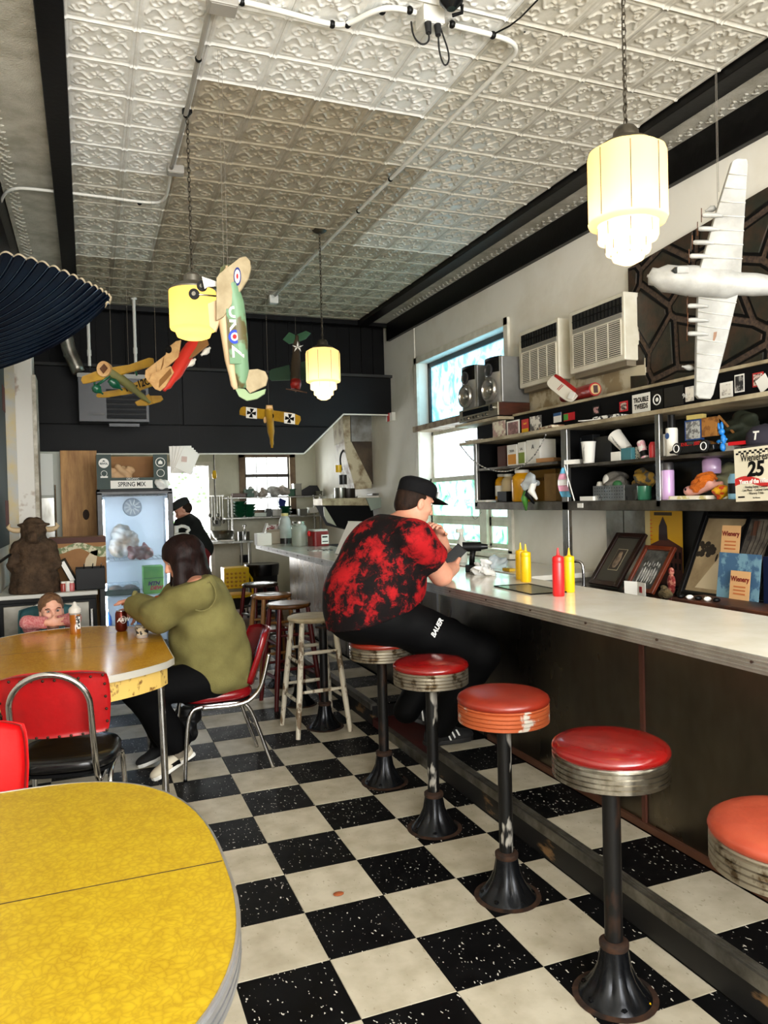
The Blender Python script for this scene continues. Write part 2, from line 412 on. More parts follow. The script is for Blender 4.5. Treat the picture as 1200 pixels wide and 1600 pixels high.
for k in range(nb):
    x0 = XL+(XR-XL)*k/nb; x1 = XL+(XR-XL)*(k+1)/nb
    MB().bb(x0+.004, x1-.004, YB+.19+random.uniform(0, .012), YB+.21, ZM+.03, H).build('board', BLKB, bh)
MB().bb(XL, XR, YB+.21, YB+.24, ZM, H).build('backing', mat('soot', (5, 5, 5), .9), bh)
MB().bb(XL, XR, YB-.02, YB+.06, H-.05, H).build('top_moulding', GLOSSB, bh)

# pillar by the booth wall ---------------------------------------------------------------
pil = struct(MB().bb(XL, -.40, 7.0, 7.3, 0, H).build('trim_7', PLASTER, bev=.01), 'peeling plaster pillar at the kitchen entrance')
MB().bb(-.405, -.375, 6.99, 7.3, 0, 2.6).build('corner_strip', mat('chipped white corner', (214, 208, 194), .7, c2=(150, 140, 120), sc=9), pil)
MB().bb(-.62, -.535, 6.985, 7.0, 0, H).build('conduit_cover', mat('pale blue grey cover', (168, 172, 176), .5, c2=(190, 170, 120), sc=5), pil)

# window beside the shelves -------------------------------------------------------------
FILM = None
def film(name, cols, sc, seedz, tr=.07):
    m, nt, b = new_mat(name); L = nt.links.new; out = nt.nodes['Material Output']
    tc = node(nt, 'ShaderNodeTexCoord'); mp = node(nt, 'ShaderNodeMapping'); mp.inputs['Location'].default_value = (0, 0, seedz); L(tc.outputs['Object'], mp.inputs[0])
    n = node(nt, 'ShaderNodeTexNoise', i_Scale=sc, i_Detail=7.0, i_Roughness=.7, i_Distortion=2.2); L(mp.outputs[0], n.inputs['Vector'])
    r = ramp(nt, cols); L(n.outputs[0], r.inputs[0])
    tl = node(nt, 'ShaderNodeBsdfTranslucent'); L(r.outputs[0], tl.inputs[0]); tp = node(nt, 'ShaderNodeBsdfTransparent'); L(r.outputs[0], tp.inputs[0])
    mx = node(nt, 'ShaderNodeMixShader', i_0=tr); L(tl.outputs[0], mx.inputs[1]); L(tp.outputs[0], mx.inputs[2])
    gl = node(nt, 'ShaderNodeBsdfGlossy'); gl.inputs['Roughness'].default_value = .05; m2 = node(nt, 'ShaderNodeMixShader', i_0=.05); L(mx.outputs[0], m2.inputs[1]); L(gl.outputs[0], m2.inputs[2]); L(m2.outputs[0], out.inputs[0])
    return m
FBLUE = film('blue wave film', [(.3, (110, 160, 172)), (.45, (160, 205, 220)), (.56, (205, 230, 238)), (.66, (140, 188, 206))], 2.6, 0)
FWHITE = film('scribbled frosted film', [(.36, (150, 175, 185)), (.44, (232, 240, 245)), (.7, (240, 246, 250))], 7, 3)
FGREEN = film('green tinted film', [(.35, (70, 160, 110)), (.5, (190, 230, 215)), (.6, (235, 245, 248)), (.75, (120, 170, 200))], 3, 6)
WF = mat('window frame paint', (232, 228, 214), .5, c2=(210, 205, 188), sc=8)
XW = XR+.12
win = thing('window_1', 'tall counter window with blue painted film panes', 'window'); win['kind'] = 'structure'; del win['category']
def bars(mb, y0, y1, z0, z1, wd, x=XW, d=.05):
    mb.bb(x, x+d, y0, y0+wd, z0, z1); mb.bb(x, x+d, y1-wd, y1, z0, z1); mb.bb(x, x+d, y0, y1, z0, z0+wd); mb.bb(x, x+d, y0, y1, z1-wd, z1)
ZT = 2.27
cas = MB(); bars(cas, WY0-.07, WY1+.05, WZ0-.04, WZ1+.06, .07, XR-.025, .03); cas.build('casing', WF, win, bev=.004)
f = MB(); bars(f, WY0, WY1, ZT, WZ1, .05); f.build('transom_frame', mat('dark bronze frame', (40, 40, 42), .4), win)
MB().bb(XW+.02, XW+.03, WY0+.05, WY1-.05, ZT+.05, WZ1-.05).build('pane', FBLUE, win)
MB().bb(XR-.05, XW+.03, WY0-.08, WY1+.06, ZT-.055, ZT+.005).build('transom_ledge', mat('worn wood ledge', (176, 158, 128), .6, c2=(110, 80, 50), sc=7), win)
YM = 6.42
MB().bb(XW-.03, XW+.06, YM-.07, YM+.07, WZ0, ZT-.05).build('mullion', WF, win, bev=.004)
for (a, b_) in ((WY0, YM-.07), (YM+.07, WY1)):
    for (z0, z1, mm, dx) in ((1.66, ZT-.055, FWHITE, .03), (1.25, 1.70, FGREEN, 0), (WZ0+.02, 1.25, FGREEN, 0)):
        sf = MB(); bars(sf, a, b_, z0, z1, .045, XW+dx, .03); s_ = sf.build('sash', WF, win, bev=.003)
        MB().bb(XW+dx+.012, XW+dx+.018, a+.04, b_-.04, z0+.04, z1-.04).build('pane', mm, s_)
MB().bb(XR-.07, XW+.05, WY0-.1, WY1+.08, WZ0-.04, WZ0+.005).build('sill', WF, win, bev=.004)
pj = MB()
for yy in (7.72, 4.02): pj.bb(XR-.006, XR+.002, yy, yy+.04, 1.0, 3.37)
struct(pj.build('trim_8', CREAM), 'batten covering a wall panel joint')

# kitchen door and window ------------------------------------------------------------------
dr = thing('door_1', 'open back door letting daylight into the kitchen', 'door'); dr['kind'] = 'structure'; del dr['category']
d = MB(); d.bb(DX0-.06, DX0, YK-.03, YK+.2, 0, DZ1+.06); d.bb(DX1, DX1+.06, YK-.03, YK+.2, 0, DZ1+.06); d.bb(DX0, DX1, YK-.03, YK+.2, DZ1, DZ1+.06); d.build('door_frame', WF, dr)
LAT = mat('sunlit lattice', (236, 240, 232), .8)
for k in range(9):    # white lattice screen outside the door
    l_ = MB(); l_.bb(DX0-.4+k*.25, DX0-.36+k*.25, YK+1.6, YK+1.62, 0, 2.6); l_.build('lattice_bar', LAT, dr)
fol = MB()
for k in range(70):
    x = random.uniform(DX0-.1, DX1+.2); z = random.uniform(.9, 2.1)
    fol.ell((x, YK+1.5+random.uniform(-.1, .05), z), (random.uniform(.015, .04), .01, random.uniform(.012, .03)), 6, 4)
fo = fol.build('foliage', mat('pale leaves', (120, 160, 110), .7), dr); fo['kind'] = 'stuff'
kw = thing('window_2', 'bright kitchen sash window above the back shelves', 'window'); kw['kind'] = 'structure'; del kw['category']
kf = MB(); bars2 = lambda mb, x0, x1, z0, z1, wd, y=YK, dd=.04: (mb.bb(x0, x0+wd, y, y+dd, z0, z1), mb.bb(x1-wd, x1, y, y+dd, z0, z1), mb.bb(x0, x1, y, y+dd, z0, z0+wd), mb.bb(x0, x1, y, y+dd, z1-wd, z1))
bars2(kf, KX0-.09, KX1+.09, KZ0-.05, KZ1+.05, .09, YK-.03, .03); kf.build('casing', mat('brown stained casing', (120, 96, 64), .5, c2=(84, 60, 36), sc=6), kw)
zm_ = at(420, 743, y=YK).z
for z0, z1 in ((zm_, KZ1), (KZ0, zm_)):
    q = MB(); bars2(q, KX0, KX1, z0, z1, .025, YK+.03); s_ = q.build('sash', mat('dark sash', (60, 52, 44), .5), kw)
    for k in range(4):
        xx0 = KX0+.025+(KX1-KX0-.05)*k/4; xx1 = KX0+.025+(KX1-KX0-.05)*(k+1)/4
        MB().bb(xx0+.006, xx1-.006, YK+.045, YK+.05, z0+.025, z1-.025).build('pane', glass('clear pane', (250, 252, 252), .02, .06), s_)
    q = MB()
    for k in (1, 2, 3):
        xx = KX0+.025+(KX1-KX0-.05)*k/4; q.bb(xx-.006, xx+.006, YK+.035, YK+.06, z0, z1)
    q.build('muntin', mat('white muntin', (200, 200, 196), .5), s_)

# counter, step --------------------------------------------------------------------------
CXE, CZ, CXB, CYE = 1.72, 1.022, 2.31, 8.32
LAM = mat('white laminate', (232, 229, 219), .14, c2=(214, 208, 192), sc=5, rvar=.06)
PANST = mat('scuffed steel panel', (128, 119, 104), .3, 1, c2=(88, 81, 70), sc=2.4, mix=(.3, .7), stretch=(1, 1, .5), rvar=.1, bump=.05, bsc=5)
ct = thing('lunch_counter', 'long white laminate lunch counter with ribbed metal edge and steel front', 'counter', (1.72, 3, 0))
PL = T(-1.72, -3, 0)
MB().bb(CXE+.012, CXB, YF+.02, CYE, CZ-.04, CZ-.0008, PL).build('counter_top', LAM, ct, bev=.003)
eg = MB()
eg.bb(CXE, CXE+.012, YF+.02, CYE, CZ-.048, CZ+.001, PL); eg.bb(CXE, CXB, CYE, CYE+.012, CZ-.048, CZ+.001, PL)
for z in (-.012, -.024, -.036): eg.bb(CXE-.003, CXE+.002, YF+.02, CYE, CZ+z-.003, CZ+z+.003, PL)
eo = eg.build('edge_band', mat('satin counter edge', (176, 174, 168), .38, .75, c2=(150, 146, 138), sc=8), ct, bev=.0015)
sw = MB()
for k in range(28): sw.cyl((CXE-.005, YF+.2+k*.38, CZ-.018), (CXE+.002, YF+.2+k*.38, CZ-.018), .0045, n=8, M=PL)
sw.build('screws', RUST, eo)
ys = [YF+.02, .6, 2.435, 4.32, 6.2, 8.1]
for a, b_ in zip(ys, ys[1:]):
    MB().bb(2.04, 2.055, a+.008, b_-.008, .1425, CZ-.045, PL).build('front_panel', PANST, ct)
tr = MB(); tr.bb(2.03, 2.045, 2.424, 2.446, .16, CZ-.045, PL); tr.build('joint_trim', mat('dark red strip', (70, 34, 22), .5), ct)
MB().bb(2.032, 2.045, 4.31, 4.332, .1425, CZ-.045, PL).build('joint_trim', STEEL, ct)
MB().bb(2.025, 2.05, YF+.02, 3.70, .1425, .17, PL).build('kick_trim', mat('brown kick trim', (74, 42, 24), .6), ct)
MB().bb(2.056, 2.29, YF+.02, 8.1, .0, CZ-.045, PL).build('carcass', MATTE, ct)
MB().bb(2.04, 2.29, 8.085, 8.11, 0, CZ-.045, PL).build('end_panel', PANST, ct)
st = thing('foot_step', 'raised foot step with metal nosing and checkered tiles under the counter', 'step', (1.70, 1, 0)); PS = T(-1.70, -1, 0)
WORN = mat('worn black step face', (9, 8, 8), .6, c2=(126, 96, 62), sc=5, mix=(.60, .66), stretch=(1, .6, 2), det=6)
def step_run(y0, y1):
    MB().bb(1.70, 2.035, y0, y1, 0, .127, PS).build('riser', WORN, st, bev=.006)
    n_ = MB(); n_.bb(1.693, 1.735, y0, y1, .127, .142, PS); n_.bb(1.690, 1.70, y0, y1, .10, .142, PS)
    for dx in (0, .012, .024): n_.bb(1.702+dx, 1.707+dx, y0, y1, .142, .1445, PS)
    n_.build('nosing', mat('dull aluminium nosing', (150, 148, 142), .4, .9, c2=(104, 100, 92), sc=10), st)
    k = math.floor((y0-2.38)/TS)
    while 2.38+k*TS < y1:
        a = max(y0, 2.38+k*TS); b_ = min(y1, 2.38+(k+1)*TS)
        if b_-a > .02: tile(st, 1.737-1.70, 2.02-1.70, a-1, b_-1, .14, TWHITE if k % 2 == 0 else TBLACK)
        k += 1
step_run(YF+.1, 3.72); step_run(4.66, 8.1)
MB().bb(1.70, 2.035, 3.725, 4.655, 0, .05, PS).build('low_riser', mat('dark red plinth', (70, 16, 14), .6), st)
MB().bb(1.685, 1.725, 3.72, 4.45, .0, .055, PS).build('nosing', mat('dull aluminium nosing', (150, 148, 142), .4, .9), st)

# ================================================================== STOOLS
VR = mat('glossy red vinyl', (124, 9, 8), .2, c2=(104, 6, 6), sc=9, bump=.12, bsc=9, coat=.3)
VO = mat('faded orange vinyl', (130, 38, 20), .3, c2=(114, 28, 14), sc=6, bump=.1, bsc=9)
VO2 = mat('worn coral vinyl', (152, 62, 40), .35, c2=(140, 50, 30), sc=8, bump=.15, bsc=30)
RINGS = mat('ribbed stainless ring', (198, 196, 190), .22, 1, c2=(140, 134, 122), sc=16)
RINGD = mat('tarnished ring', (170, 162, 146), .35, .9, c2=(96, 80, 58), sc=22, mix=(.5, .62))
RINGO = mat('orange painted ring', (172, 84, 46), .4, .3, c2=(196, 190, 178), sc=14, mix=(.58, .64))
PAINTW = mat('chipped black pole', (12, 12, 13), .4, .3, c2=(168, 164, 156), sc=11, mix=(.52, .56), stretch=(1, 1, .35))
PAINTB = mat('black rusty pole', (18, 17, 17), .45, .4, c2=(74, 48, 32), sc=9, mix=(.5, .65), stretch=(1, 1, .4))
def fixed_stool(y, label, vm=None, rm=None, pm=PAINTB, seat=True, grp='chrome ringed counter stools'):
    t = thing('counter_stool' if seat else 'stool_pedestal', label, 'stool' if seat else 'pedestal', (1.41, y, 0), random.uniform(0, 3), grp)
    flute = lambda a, z: 1+.2*max(0, min(1, (z-.01)/.03))*max(0, 1-z/.16)*(abs(math.cos(4*a))-.6)
    MB().lathe([(.104, 0), (.106, .006), (.1, .014), (.082, .03), (.062, .06), (.048, .095), (.042, .135), (.039, .15), (0, .15)], 64, mod=flute).build('base', IRON, t, 1)
    MB().lathe([(.122, 0), (.124, .003), (.106, .006), (.1, .006)], 32).build('base_plate', RUST, t, 1)
    b = MB()
    for k in range(6): b.lathe([(.013, .0), (.013, .007), (.006, .011), (0, .011)], 8, T(.088*math.cos(k*PI/3), .088*math.sin(k*PI/3), .012))
    b.build('bolts', IRON, t, 1)
    MB().lathe([(.04, .145), (.043, .15), (.043, .163), (.032, .17), (.028, .17)], 24).build('collar', RUST, t, 1)
    MB().cyl((0, 0, .16), (0, 0, .665 if seat else .66), .0265, n=20).build('pole', pm, t, 1)
    if not seat:
        MB().cyl((0, 0, .655), (0, 0, .668), .05, n=16).build('top_plate', RUST, t, 1); return t
    MB().lathe([(.05, .645), (.09, .655), (.155, .66)], 24).build('seat_pan', MATTE, t, 1)
    pr = [(.15, .655), (.163, .657)]
    for k in range(4): pr += [(.168, .660+k*.0145), (.168, .670+k*.0145), (.1625, .6725+k*.0145)]
    pr += [(.168, .722), (.164, .726), (.15, .727)]
    MB().lathe(pr, 48).build('ring', rm, t, 1)
    MB().lathe([(.155, .722), (.166, .727), (.170, .737), (.166, .748), (.152, .757), (.12, .764), (.06, .768), (0, .769)], 48).build('cushion', vm, t, 'all')
    return t
fixed_stool(1.215, 'counter stool with worn coral cushion, cut by the picture edge', VO2, RINGD)
fixed_stool(1.832, 'counter stool with taut red cushion and bright steel ring, second from camera', VR, RINGS)
fixed_stool(2.449, 'counter stool with orange painted ring and faded orange cushion', VO, RINGO, PAINTW)
fixed_stool(3.086, 'counter stool with shiny red cushion and a nick on top, beside the seated man', VR, RINGD, PAINTW)
fixed_stool(3.70, 'counter stool that the man in the tie-dye shirt sits on', VO, RINGD)
for y, l in ((4.77, 'bare black stool pedestal between the legs of the white stool'), (5.39, 'bare black stool pedestal inside the red-legged wooden stool'),
             (6.01, 'bare black stool pedestal inside the natural wood stool')):
    fixed_stool(y, l, seat=False, grp='seatless stool pedestals')
def wood_stool(x, y, rz, ms, ml, label, mr=None, hs=.74, r=.165, foot=.175):
    t = thing('bar_stool', label, 'stool', (x, y, 0), rz, 'wooden bar stools')
    MB().lathe([(0, hs-.036), (r*.8, hs-.036), (r*.97, hs-.028), (r, hs-.016), (r*.97, hs-.004), (r*.9, hs), (r*.5, hs-.004), (0, hs-.006)], 36).build('seat', ms, t, 1)
    top = .105; q = lambda s, z: (s[0]*(foot-(foot-top)*z/hs), s[1]*(foot-(foot-top)*z/hs), z)
    cs = ((-1, -1), (1, -1), (1, 1), (-1, 1))
    for s in cs: MB().tube([q(s, 0), q(s, .25), q(s, .55), q(s, hs-.03)], [.015, .019, .019, .016], 10).build('leg', ml, t, 1)
    for k in range(4):
        for z in ((.22, .46) if k % 2 else (.28, .52)):
            a, b = Vector(q(cs[k], z)), Vector(q(cs[(k+1) % 4], z))
            MB().tube([a, a.lerp(b, .25), a.lerp(b, .5), a.lerp(b, .75), b], [.008, .011, .0125, .011, .008], 8).build('rung', mr or ml, t, 1)
WHW = mat('distressed white paint', (214, 205, 184), .5, c2=(120, 100, 76), sc=20, mix=(.53, .60), stretch=(1, 1, .5))
REDL = mat('dark red stain', (84, 14, 16), .35)
wood_stool(1.345, 4.775, .05, mat('scuffed cream seat', (200, 188, 158), .5, c2=(150, 134, 104), sc=5), WHW, 'white distressed wooden stool beside the seated man')
wood_stool(1.36, 5.47, .1, mat('oak seat', (112, 72, 36), .25, c2=(80, 46, 20), sc=5, stretch=(1, 5, 1)), REDL, 'wooden stool with brown seat and dark red legs')
wood_stool(1.37, 6.08, .15, mat('honey seat', (140, 92, 48), .16, c2=(112, 68, 32), sc=4, stretch=(1, 5, 1)), WOOD, 'natural wood stool with pale legs and glossy seat')
wood_stool(1.465, 6.95, .3, mat('glossy dark seat', (52, 40, 34), .12), REDL, 'dark glossy-seated stool farthest along the counter', mat('steel rung', (150, 150, 150), .3, 1))

# ================================================================== TABLES
def crackle(name, c, c2, c3, rough):
    m, nt, b = new_mat(name); L = nt.links.new
    tc = node(nt, 'ShaderNodeTexCoord'); n = node(nt, 'ShaderNodeTexNoise', i_Scale=14.0, i_Detail=5.0, i_Distortion=1.6); L(tc.outputs['Object'], n.inputs['Vector'])
    ad = node(nt, 'ShaderNodeMix', data_type='RGBA', i_0=.05); L(tc.outputs['Object'], ad.inputs[6]); L(n.outputs[1], ad.inputs[7])
    v = node(nt, 'ShaderNodeTexVoronoi', feature='DISTANCE_TO_EDGE', i_Scale=62.0); L(ad.outputs[2], v.inputs['Vector'])
    r = ramp(nt, [(.0, c3), (.10, c2), (.32, c)]); L(v.outputs[0], r.inputs[0])
    r2 = ramp(nt, [(.4, c), (.62, c2)]); L(n.outputs[0], r2.inputs[0])
    mx = node(nt, 'ShaderNodeMix', data_type='RGBA', i_0=.5); L(r.outputs[0], mx.inputs[6]); L(r2.outputs[0], mx.inputs[7]); L(mx.outputs[2], b.inputs['Base Color'])
    b.inputs['Roughness'].default_value = rough
    return m
YL = crackle('yellow cracked-ice laminate', (180, 152, 24), (164, 134, 16), (136, 104, 9), .36)
AL = crackle('amber cracked-ice laminate', (206, 152, 44), (190, 136, 34), (160, 108, 24), .16)
CR_APR = mat('rust speckled cream apron', (214, 180, 96), .5, c2=(110, 70, 30), sc=24, mix=(.58, .68))
def table(name, label, outline, z, top_m, seam_y, legs, band_m, apron=None, loc=(0, 0, 0), ribs=3):
    t = thing(name, label, 'table', loc)
    def half(keep):
        P = []
        n = len(outline)
        for i in range(n):
            a, b = outline[i], outline[(i+1) % n]
            ia, ib = keep(a[1]), keep(b[1])
            if ia: P.append(a)
            if ia != ib:
                k = (seam_y-a[1])/(b[1]-a[1]); P.append((a[0]+(b[0]-a[0])*k, seam_y))
        return P
    for kp, g in ((lambda y: y > seam_y, .0018), (lambda y: y <= seam_y, -.0018)):
        P = [(x, y+(g if abs(y-seam_y) < 1e-6 else 0)) for x, y in half(kp)]
        MB().prism(P, .028, z0=z-.028).build('top_leaf', top_m, t)
    xs_ = [p[0] for p in outline]; MB().bb(min(xs_)+.004, max(xs_)-.004, seam_y-.0017, seam_y+.0017, z-.028, z+.0002).build('leaf_seam', mat('dark seam', (46, 30, 10), .8), t)
    n = len(outline)
    bd = MB()
    def ring(off, z0, z1, o2):
        c = (sum(p[0] for p in outline)/n, sum(p[1] for p in outline)/n)
        vs = []
        for i in range(n):
            a, b, e = outline[i-1], outline[i], outline[(i+1) % n]
            d = Vector((e[0]-a[0], e[1]-a[1])).normalized(); nn = Vector((d.y, -d.x))
            for o_, zz in ((off, z0), (off+o2, z0), (off+o2, z1), (off, z1)): vs.append((b[0]+nn.x*o_, b[1]+nn.y*o_, zz))
        fs = []
        for i in range(n):
            j = (i+1) % n
            for k in range(4): fs.append((i*4+k, j*4+k, j*4+(k+1) % 4, i*4+(k+1) % 4))
        bd.add(vs, fs)
    ring(-.001, z-(.05 if ribs else .03), z+.001, .004)
    for k in range(ribs): ring(.003, z-.006-k*.015-.010, z-.006-k*.015, .004)
    bd.build('edge_band', band_m, t, 1)
    if apron:
        c = (sum(p[0] for p in outline)/n, sum(p[1] for p in outline)/n)
        A = [(c[0]+(x-c[0])*.94, c[1]+(y-c[1])*.94) for x, y in outline]; B = [(c[0]+(x-c[0])*.91, c[1]+(y-c[1])*.91) for x, y in outline]
        vs = [(x, y, zz) for zz in (z-.125, z-.029) for P in (A, B) for x, y in P]
        fs = []
        for i in range(n):
            j = (i+1) % n
            fs += [(i, j, 2*n+j, 2*n+i), (n+j, n+i, 3*n+i, 3*n+j), (j, i, n+i, n+j)]
        MB().add(vs, fs).build('apron', apron, t)
    for x, y, x1, y1 in legs: MB().tube([(x, y, z-.03), (x1, y1, .02)], .0165, 14).cyl((x1, y1, 0), (x1, y1, .03), .02, n=12).build('leg', CHROME, t, 1)
    return t
def superell(cx, cy, a, b, p, n=72):
    P = []
    for k in range(n):
        th = 2*PI*k/n; c, s_ = math.cos(th), math.sin(th)
        P.append((cx+a*math.copysign(abs(c)**(2/p), c), cy+b*math.copysign(abs(s_)**(2/p), s_)))
    return P
table('dinette_table', 'bright yellow cracked-ice table nearest the camera with ribbed metal edge', superell(-.18, 1.58, .42, .61, 2.55), .75, YL, 1.57,
      [(-.45, 1.2, -.47, 1.18), (.05, 1.2, .07, 1.18), (-.45, 1.95, -.47, 1.97), (.05, 1.95, .07, 1.97)], mat('bright ribbed edge', (206, 208, 212), .3, .85, c2=(176, 178, 184), sc=8))
oo = []
XC, HW = -.115, .475
def rc(x0, y0, x1, y1): return [(x0, y0), (x1, y1)]
for k in range(25):
    u = -1+2*k/24; oo.append((XC+HW*u, 3.43+.26*abs(u)**2.1+(.03 if abs(u) == 1 else 0)))
for k in range(25):
    u = 1-2*k/24; oo.append((XC+HW*u, 4.97-.32*abs(u)**2.1-(.03 if abs(u) == 1 else 0)))
table('dinette_table', 'amber boat-shaped table where the woman and boy sit', oo, .755, AL, 4.22,
      [(.30, 3.78, .31, 3.76), (.29, 4.58, .30, 4.60), (-.55, 3.78, -.56, 3.76), (-.55, 4.58, -.56, 4.60)], mat('white metal edge', (214, 210, 198), .35, .4), CR_APR, ribs=0)

# ================================================================== CHAIRS
def cushion(mb, cx, cy, z, a, b, th, p=3.2, n=36, M=None):
    vs = []; rows = [(.0, 0), (.93, .0), (1, .25), (1, .6), (.95, .85), (.75, .97), (.4, 1.0), (0, 1.0)]
    for s, h in rows:
        for x, y in superell(0, 0, a*max(s, .001), b*max(s, .001), p, n): vs.append((cx+x, cy+y, z+th*h))
    fs = [(i*n+k, i*n+(k+1) % n, (i+1)*n+(k+1) % n, (i+1)*n+k) for i in range(len(rows)-1) for k in range(n)]
    mb.add(vs, fs, M); return mb
def chair(name, label, loc, rz, bm, sm, z0=.58, z1=.86, bw=.2, arch=True, studs=None, lean=.10, sz=.425, hs=1.0, fm=CHROME):
    """dinette chair facing local +y"""
    t = thing(name, label, 'chair', loc, rz)
    MB_ = cushion(MB(), 0, .0, sz, .2, .2, .06); MB_.build('seat', sm, t, 'all')
    MB().prism(superell(0, 0, .19, .19, 3.2, 36), .012, z0=sz-.012).build('seat_pan', MATTE, t)
    yb = lambda z: -.2-lean*(z-sz)/.45
    def pad(u, v):
        a = (u-.5)*2; b = (v-.5)*2
        w_ = bw*(1-.06*max(0, -b)); z = (z0+z1)/2+(z1-z0)/2*b-(.02*abs(a)**3 if b > .5 else 0)
        return (w_*a*(1-.04*abs(b)**6), yb(z)+.05*a*a, z)
    MB().sheet(pad, 20, 12, .032).build('backrest', bm, t, 'all', bev=.0)
    if studs:
        s = MB()
        for k in range(10):
            for zz in (z0+.015, z1-.015): x = -bw*.92+2*bw*.92*k/9; s.ell((x, yb(zz)+.05*(x/bw)**2-.034, zz), (.006, .004, .006), 8, 5)
        for k in range(1, 5):
            for x in (-bw*.94, bw*.94): zz = z0+(z1-z0)*k/5; s.ell((x, yb(zz)+.012, zz), (.006, .005, .006), 8, 5)
        s.build('studs', studs, t, 1)
    r = .0125
    if arch:
        xa = .145; top = z1+.012
        P = [(xa, .12, sz-.02), (xa, -.14, sz-.045), (xa, -.20, sz-.03), (xa, yb(sz+.1)-.04, sz+.1)]
        zz = top-.13; P += [(xa, yb(zz)-.045, zz)]
        P += [(xa*math.cos(a), yb(zz+.13*math.sin(a))-.047, zz+.13*math.sin(a)) for a in np.linspace(0, PI, 14)[1:-1]]
        P += [(-xa, yb(zz)-.045, zz), (-xa, yb(sz+.1)-.04, sz+.1), (-xa, -.20, sz-.03), (-xa, -.14, sz-.045), (-xa, .12, sz-.02)]
        MB().tube(P, r, 10, smooth=1).build('back_tube', fm, t, 'all')
    else:
        for s in (-1, 1):
            MB().tube([(s*.19, .1, sz-.02), (s*.19, -.12, sz-.03), (s*.195, -.2, sz+.02), (s*.2, yb(z0)-.01, z0+.02), (s*.2, yb(z1-.1)+.02, z1-.12)], r, 10, smooth=2).build('back_tube', fm, t, 'all')
    for s in (-1, 1):
        MB().tube([(s*.19, .20, .0), (s*.19, .19, .20), (s*.185, .17, sz-.03), (s*.18, .1, sz-.012), (s*.18, -.1, sz-.012), (s*.185, -.16, sz-.04), (s*.19, -.22, .18), (s*.2, -.28, 0)], r*.9, 10, smooth=2).build('leg', fm, t, 'all')
    MB().tube([(-.185, .19, .2), (.185, .19, .2)], .007, 8).build('stretcher', fm, t, 1)
    return t
VRED = mat('matte red vinyl', (178, 14, 20), .38, c2=(150, 10, 14), sc=5, bump=.08, bsc=60)
VBLK = mat('black vinyl', (13, 13, 14), .25, bump=.25, bsc=10)
VMAR = mat('maroon vinyl', (120, 10, 18), .22, bump=.2, bsc=9)
chair('dinette_chair', 'red-backed chair with studs, black seat and chrome arch at amber table', (-.10, 3.45, 0), -.18, VRED, VBLK, .585, .845, .205, True, mat('tarnished stud', (60, 40, 30), .4, .8))
chair('dinette_chair', 'plain red chair back cut by picture edge beyond the bright yellow table', (-.36, 2.36, 0), PI+.15, mat('bright red vinyl', (206, 12, 18), .35, bump=.05, bsc=60), VRED, .55, .83, .2, True)
chair('dinette_chair', 'maroon chrome-framed chair that the woman sits on', (.64, 4.36, 0), PI/2+.02, VMAR, VMAR, .47, .76, .19, False, lean=.16, sz=.40)
chair('dinette_chair', 'teal upholstered chair behind the boy', (-.26, 5.27, 0), PI, mat('teal fabric', (48, 92, 98), .8, bump=.3, bsc=200), mat('teal fabric', (48, 92, 98), .8), .52, .84, .185, True, lean=.05)

# ================================================================== PENDANT LAMPS
def shade_mat(name, c, st):
    m, nt, b = new_mat(name); L = nt.links.new; out = nt.nodes['Material Output']
    tl = node(nt, 'ShaderNodeBsdfTranslucent'); tl.inputs[0].default_value = lin(c)
    df = node(nt, 'ShaderNodeBsdfDiffuse'); df.inputs[0].default_value = lin(c)
    mx = node(nt, 'ShaderNodeMixShader', i_0=.3); L(tl.outputs[0], mx.inputs[1]); L(df.outputs[0], mx.inputs[2])
    em = node(nt, 'ShaderNodeEmission'); em.inputs[0].default_value = lin(c); em.inputs[1].default_value = st
    ad = node(nt, 'ShaderNodeAddShader'); L(mx.outputs[0], ad.inputs[0]); L(em.outputs[0], ad.inputs[1]); L(ad.outputs[0], out.inputs[0])
    return m
SHADE = shade_mat('glowing cream glass', (255, 232, 170), .22); SHADE2 = shade_mat('glowing yellow glass', (255, 224, 128), .45)
BRONZE = mat('aged bronze', (74, 68, 56), .45, .7, c2=(44, 38, 30), sc=20)
def chain(mb, x, y, z0, z1, r=.008, L=.034):
    n = int((z1-z0)/(L*.74)); st = (z1-z0)/n
    for k in range(n):
        z = z0+(k+.5)*st; a = 0 if k % 2 else PI/2
        P = [(math.cos(a)*r*math.cos(t), math.sin(a)*r*math.cos(t), L/2*math.sin(t)) for t in np.linspace(0, 2*PI, 9)[:-1]]
        mb.tube([(x+p[0], y+p[1], z+p[2]) for p in P], .0022, 5, closed=True)
def bulb(parent, z, power, col=(1, .86, .6)):
    l = bpy.data.lights.new('bulb', 'POINT'); l.energy = power; l.shadow_soft_size = .03; l.color = col
    o = bpy.data.objects.new('bulb', l); COL.objects.link(o); o.parent = parent; o.location = (0, 0, z)
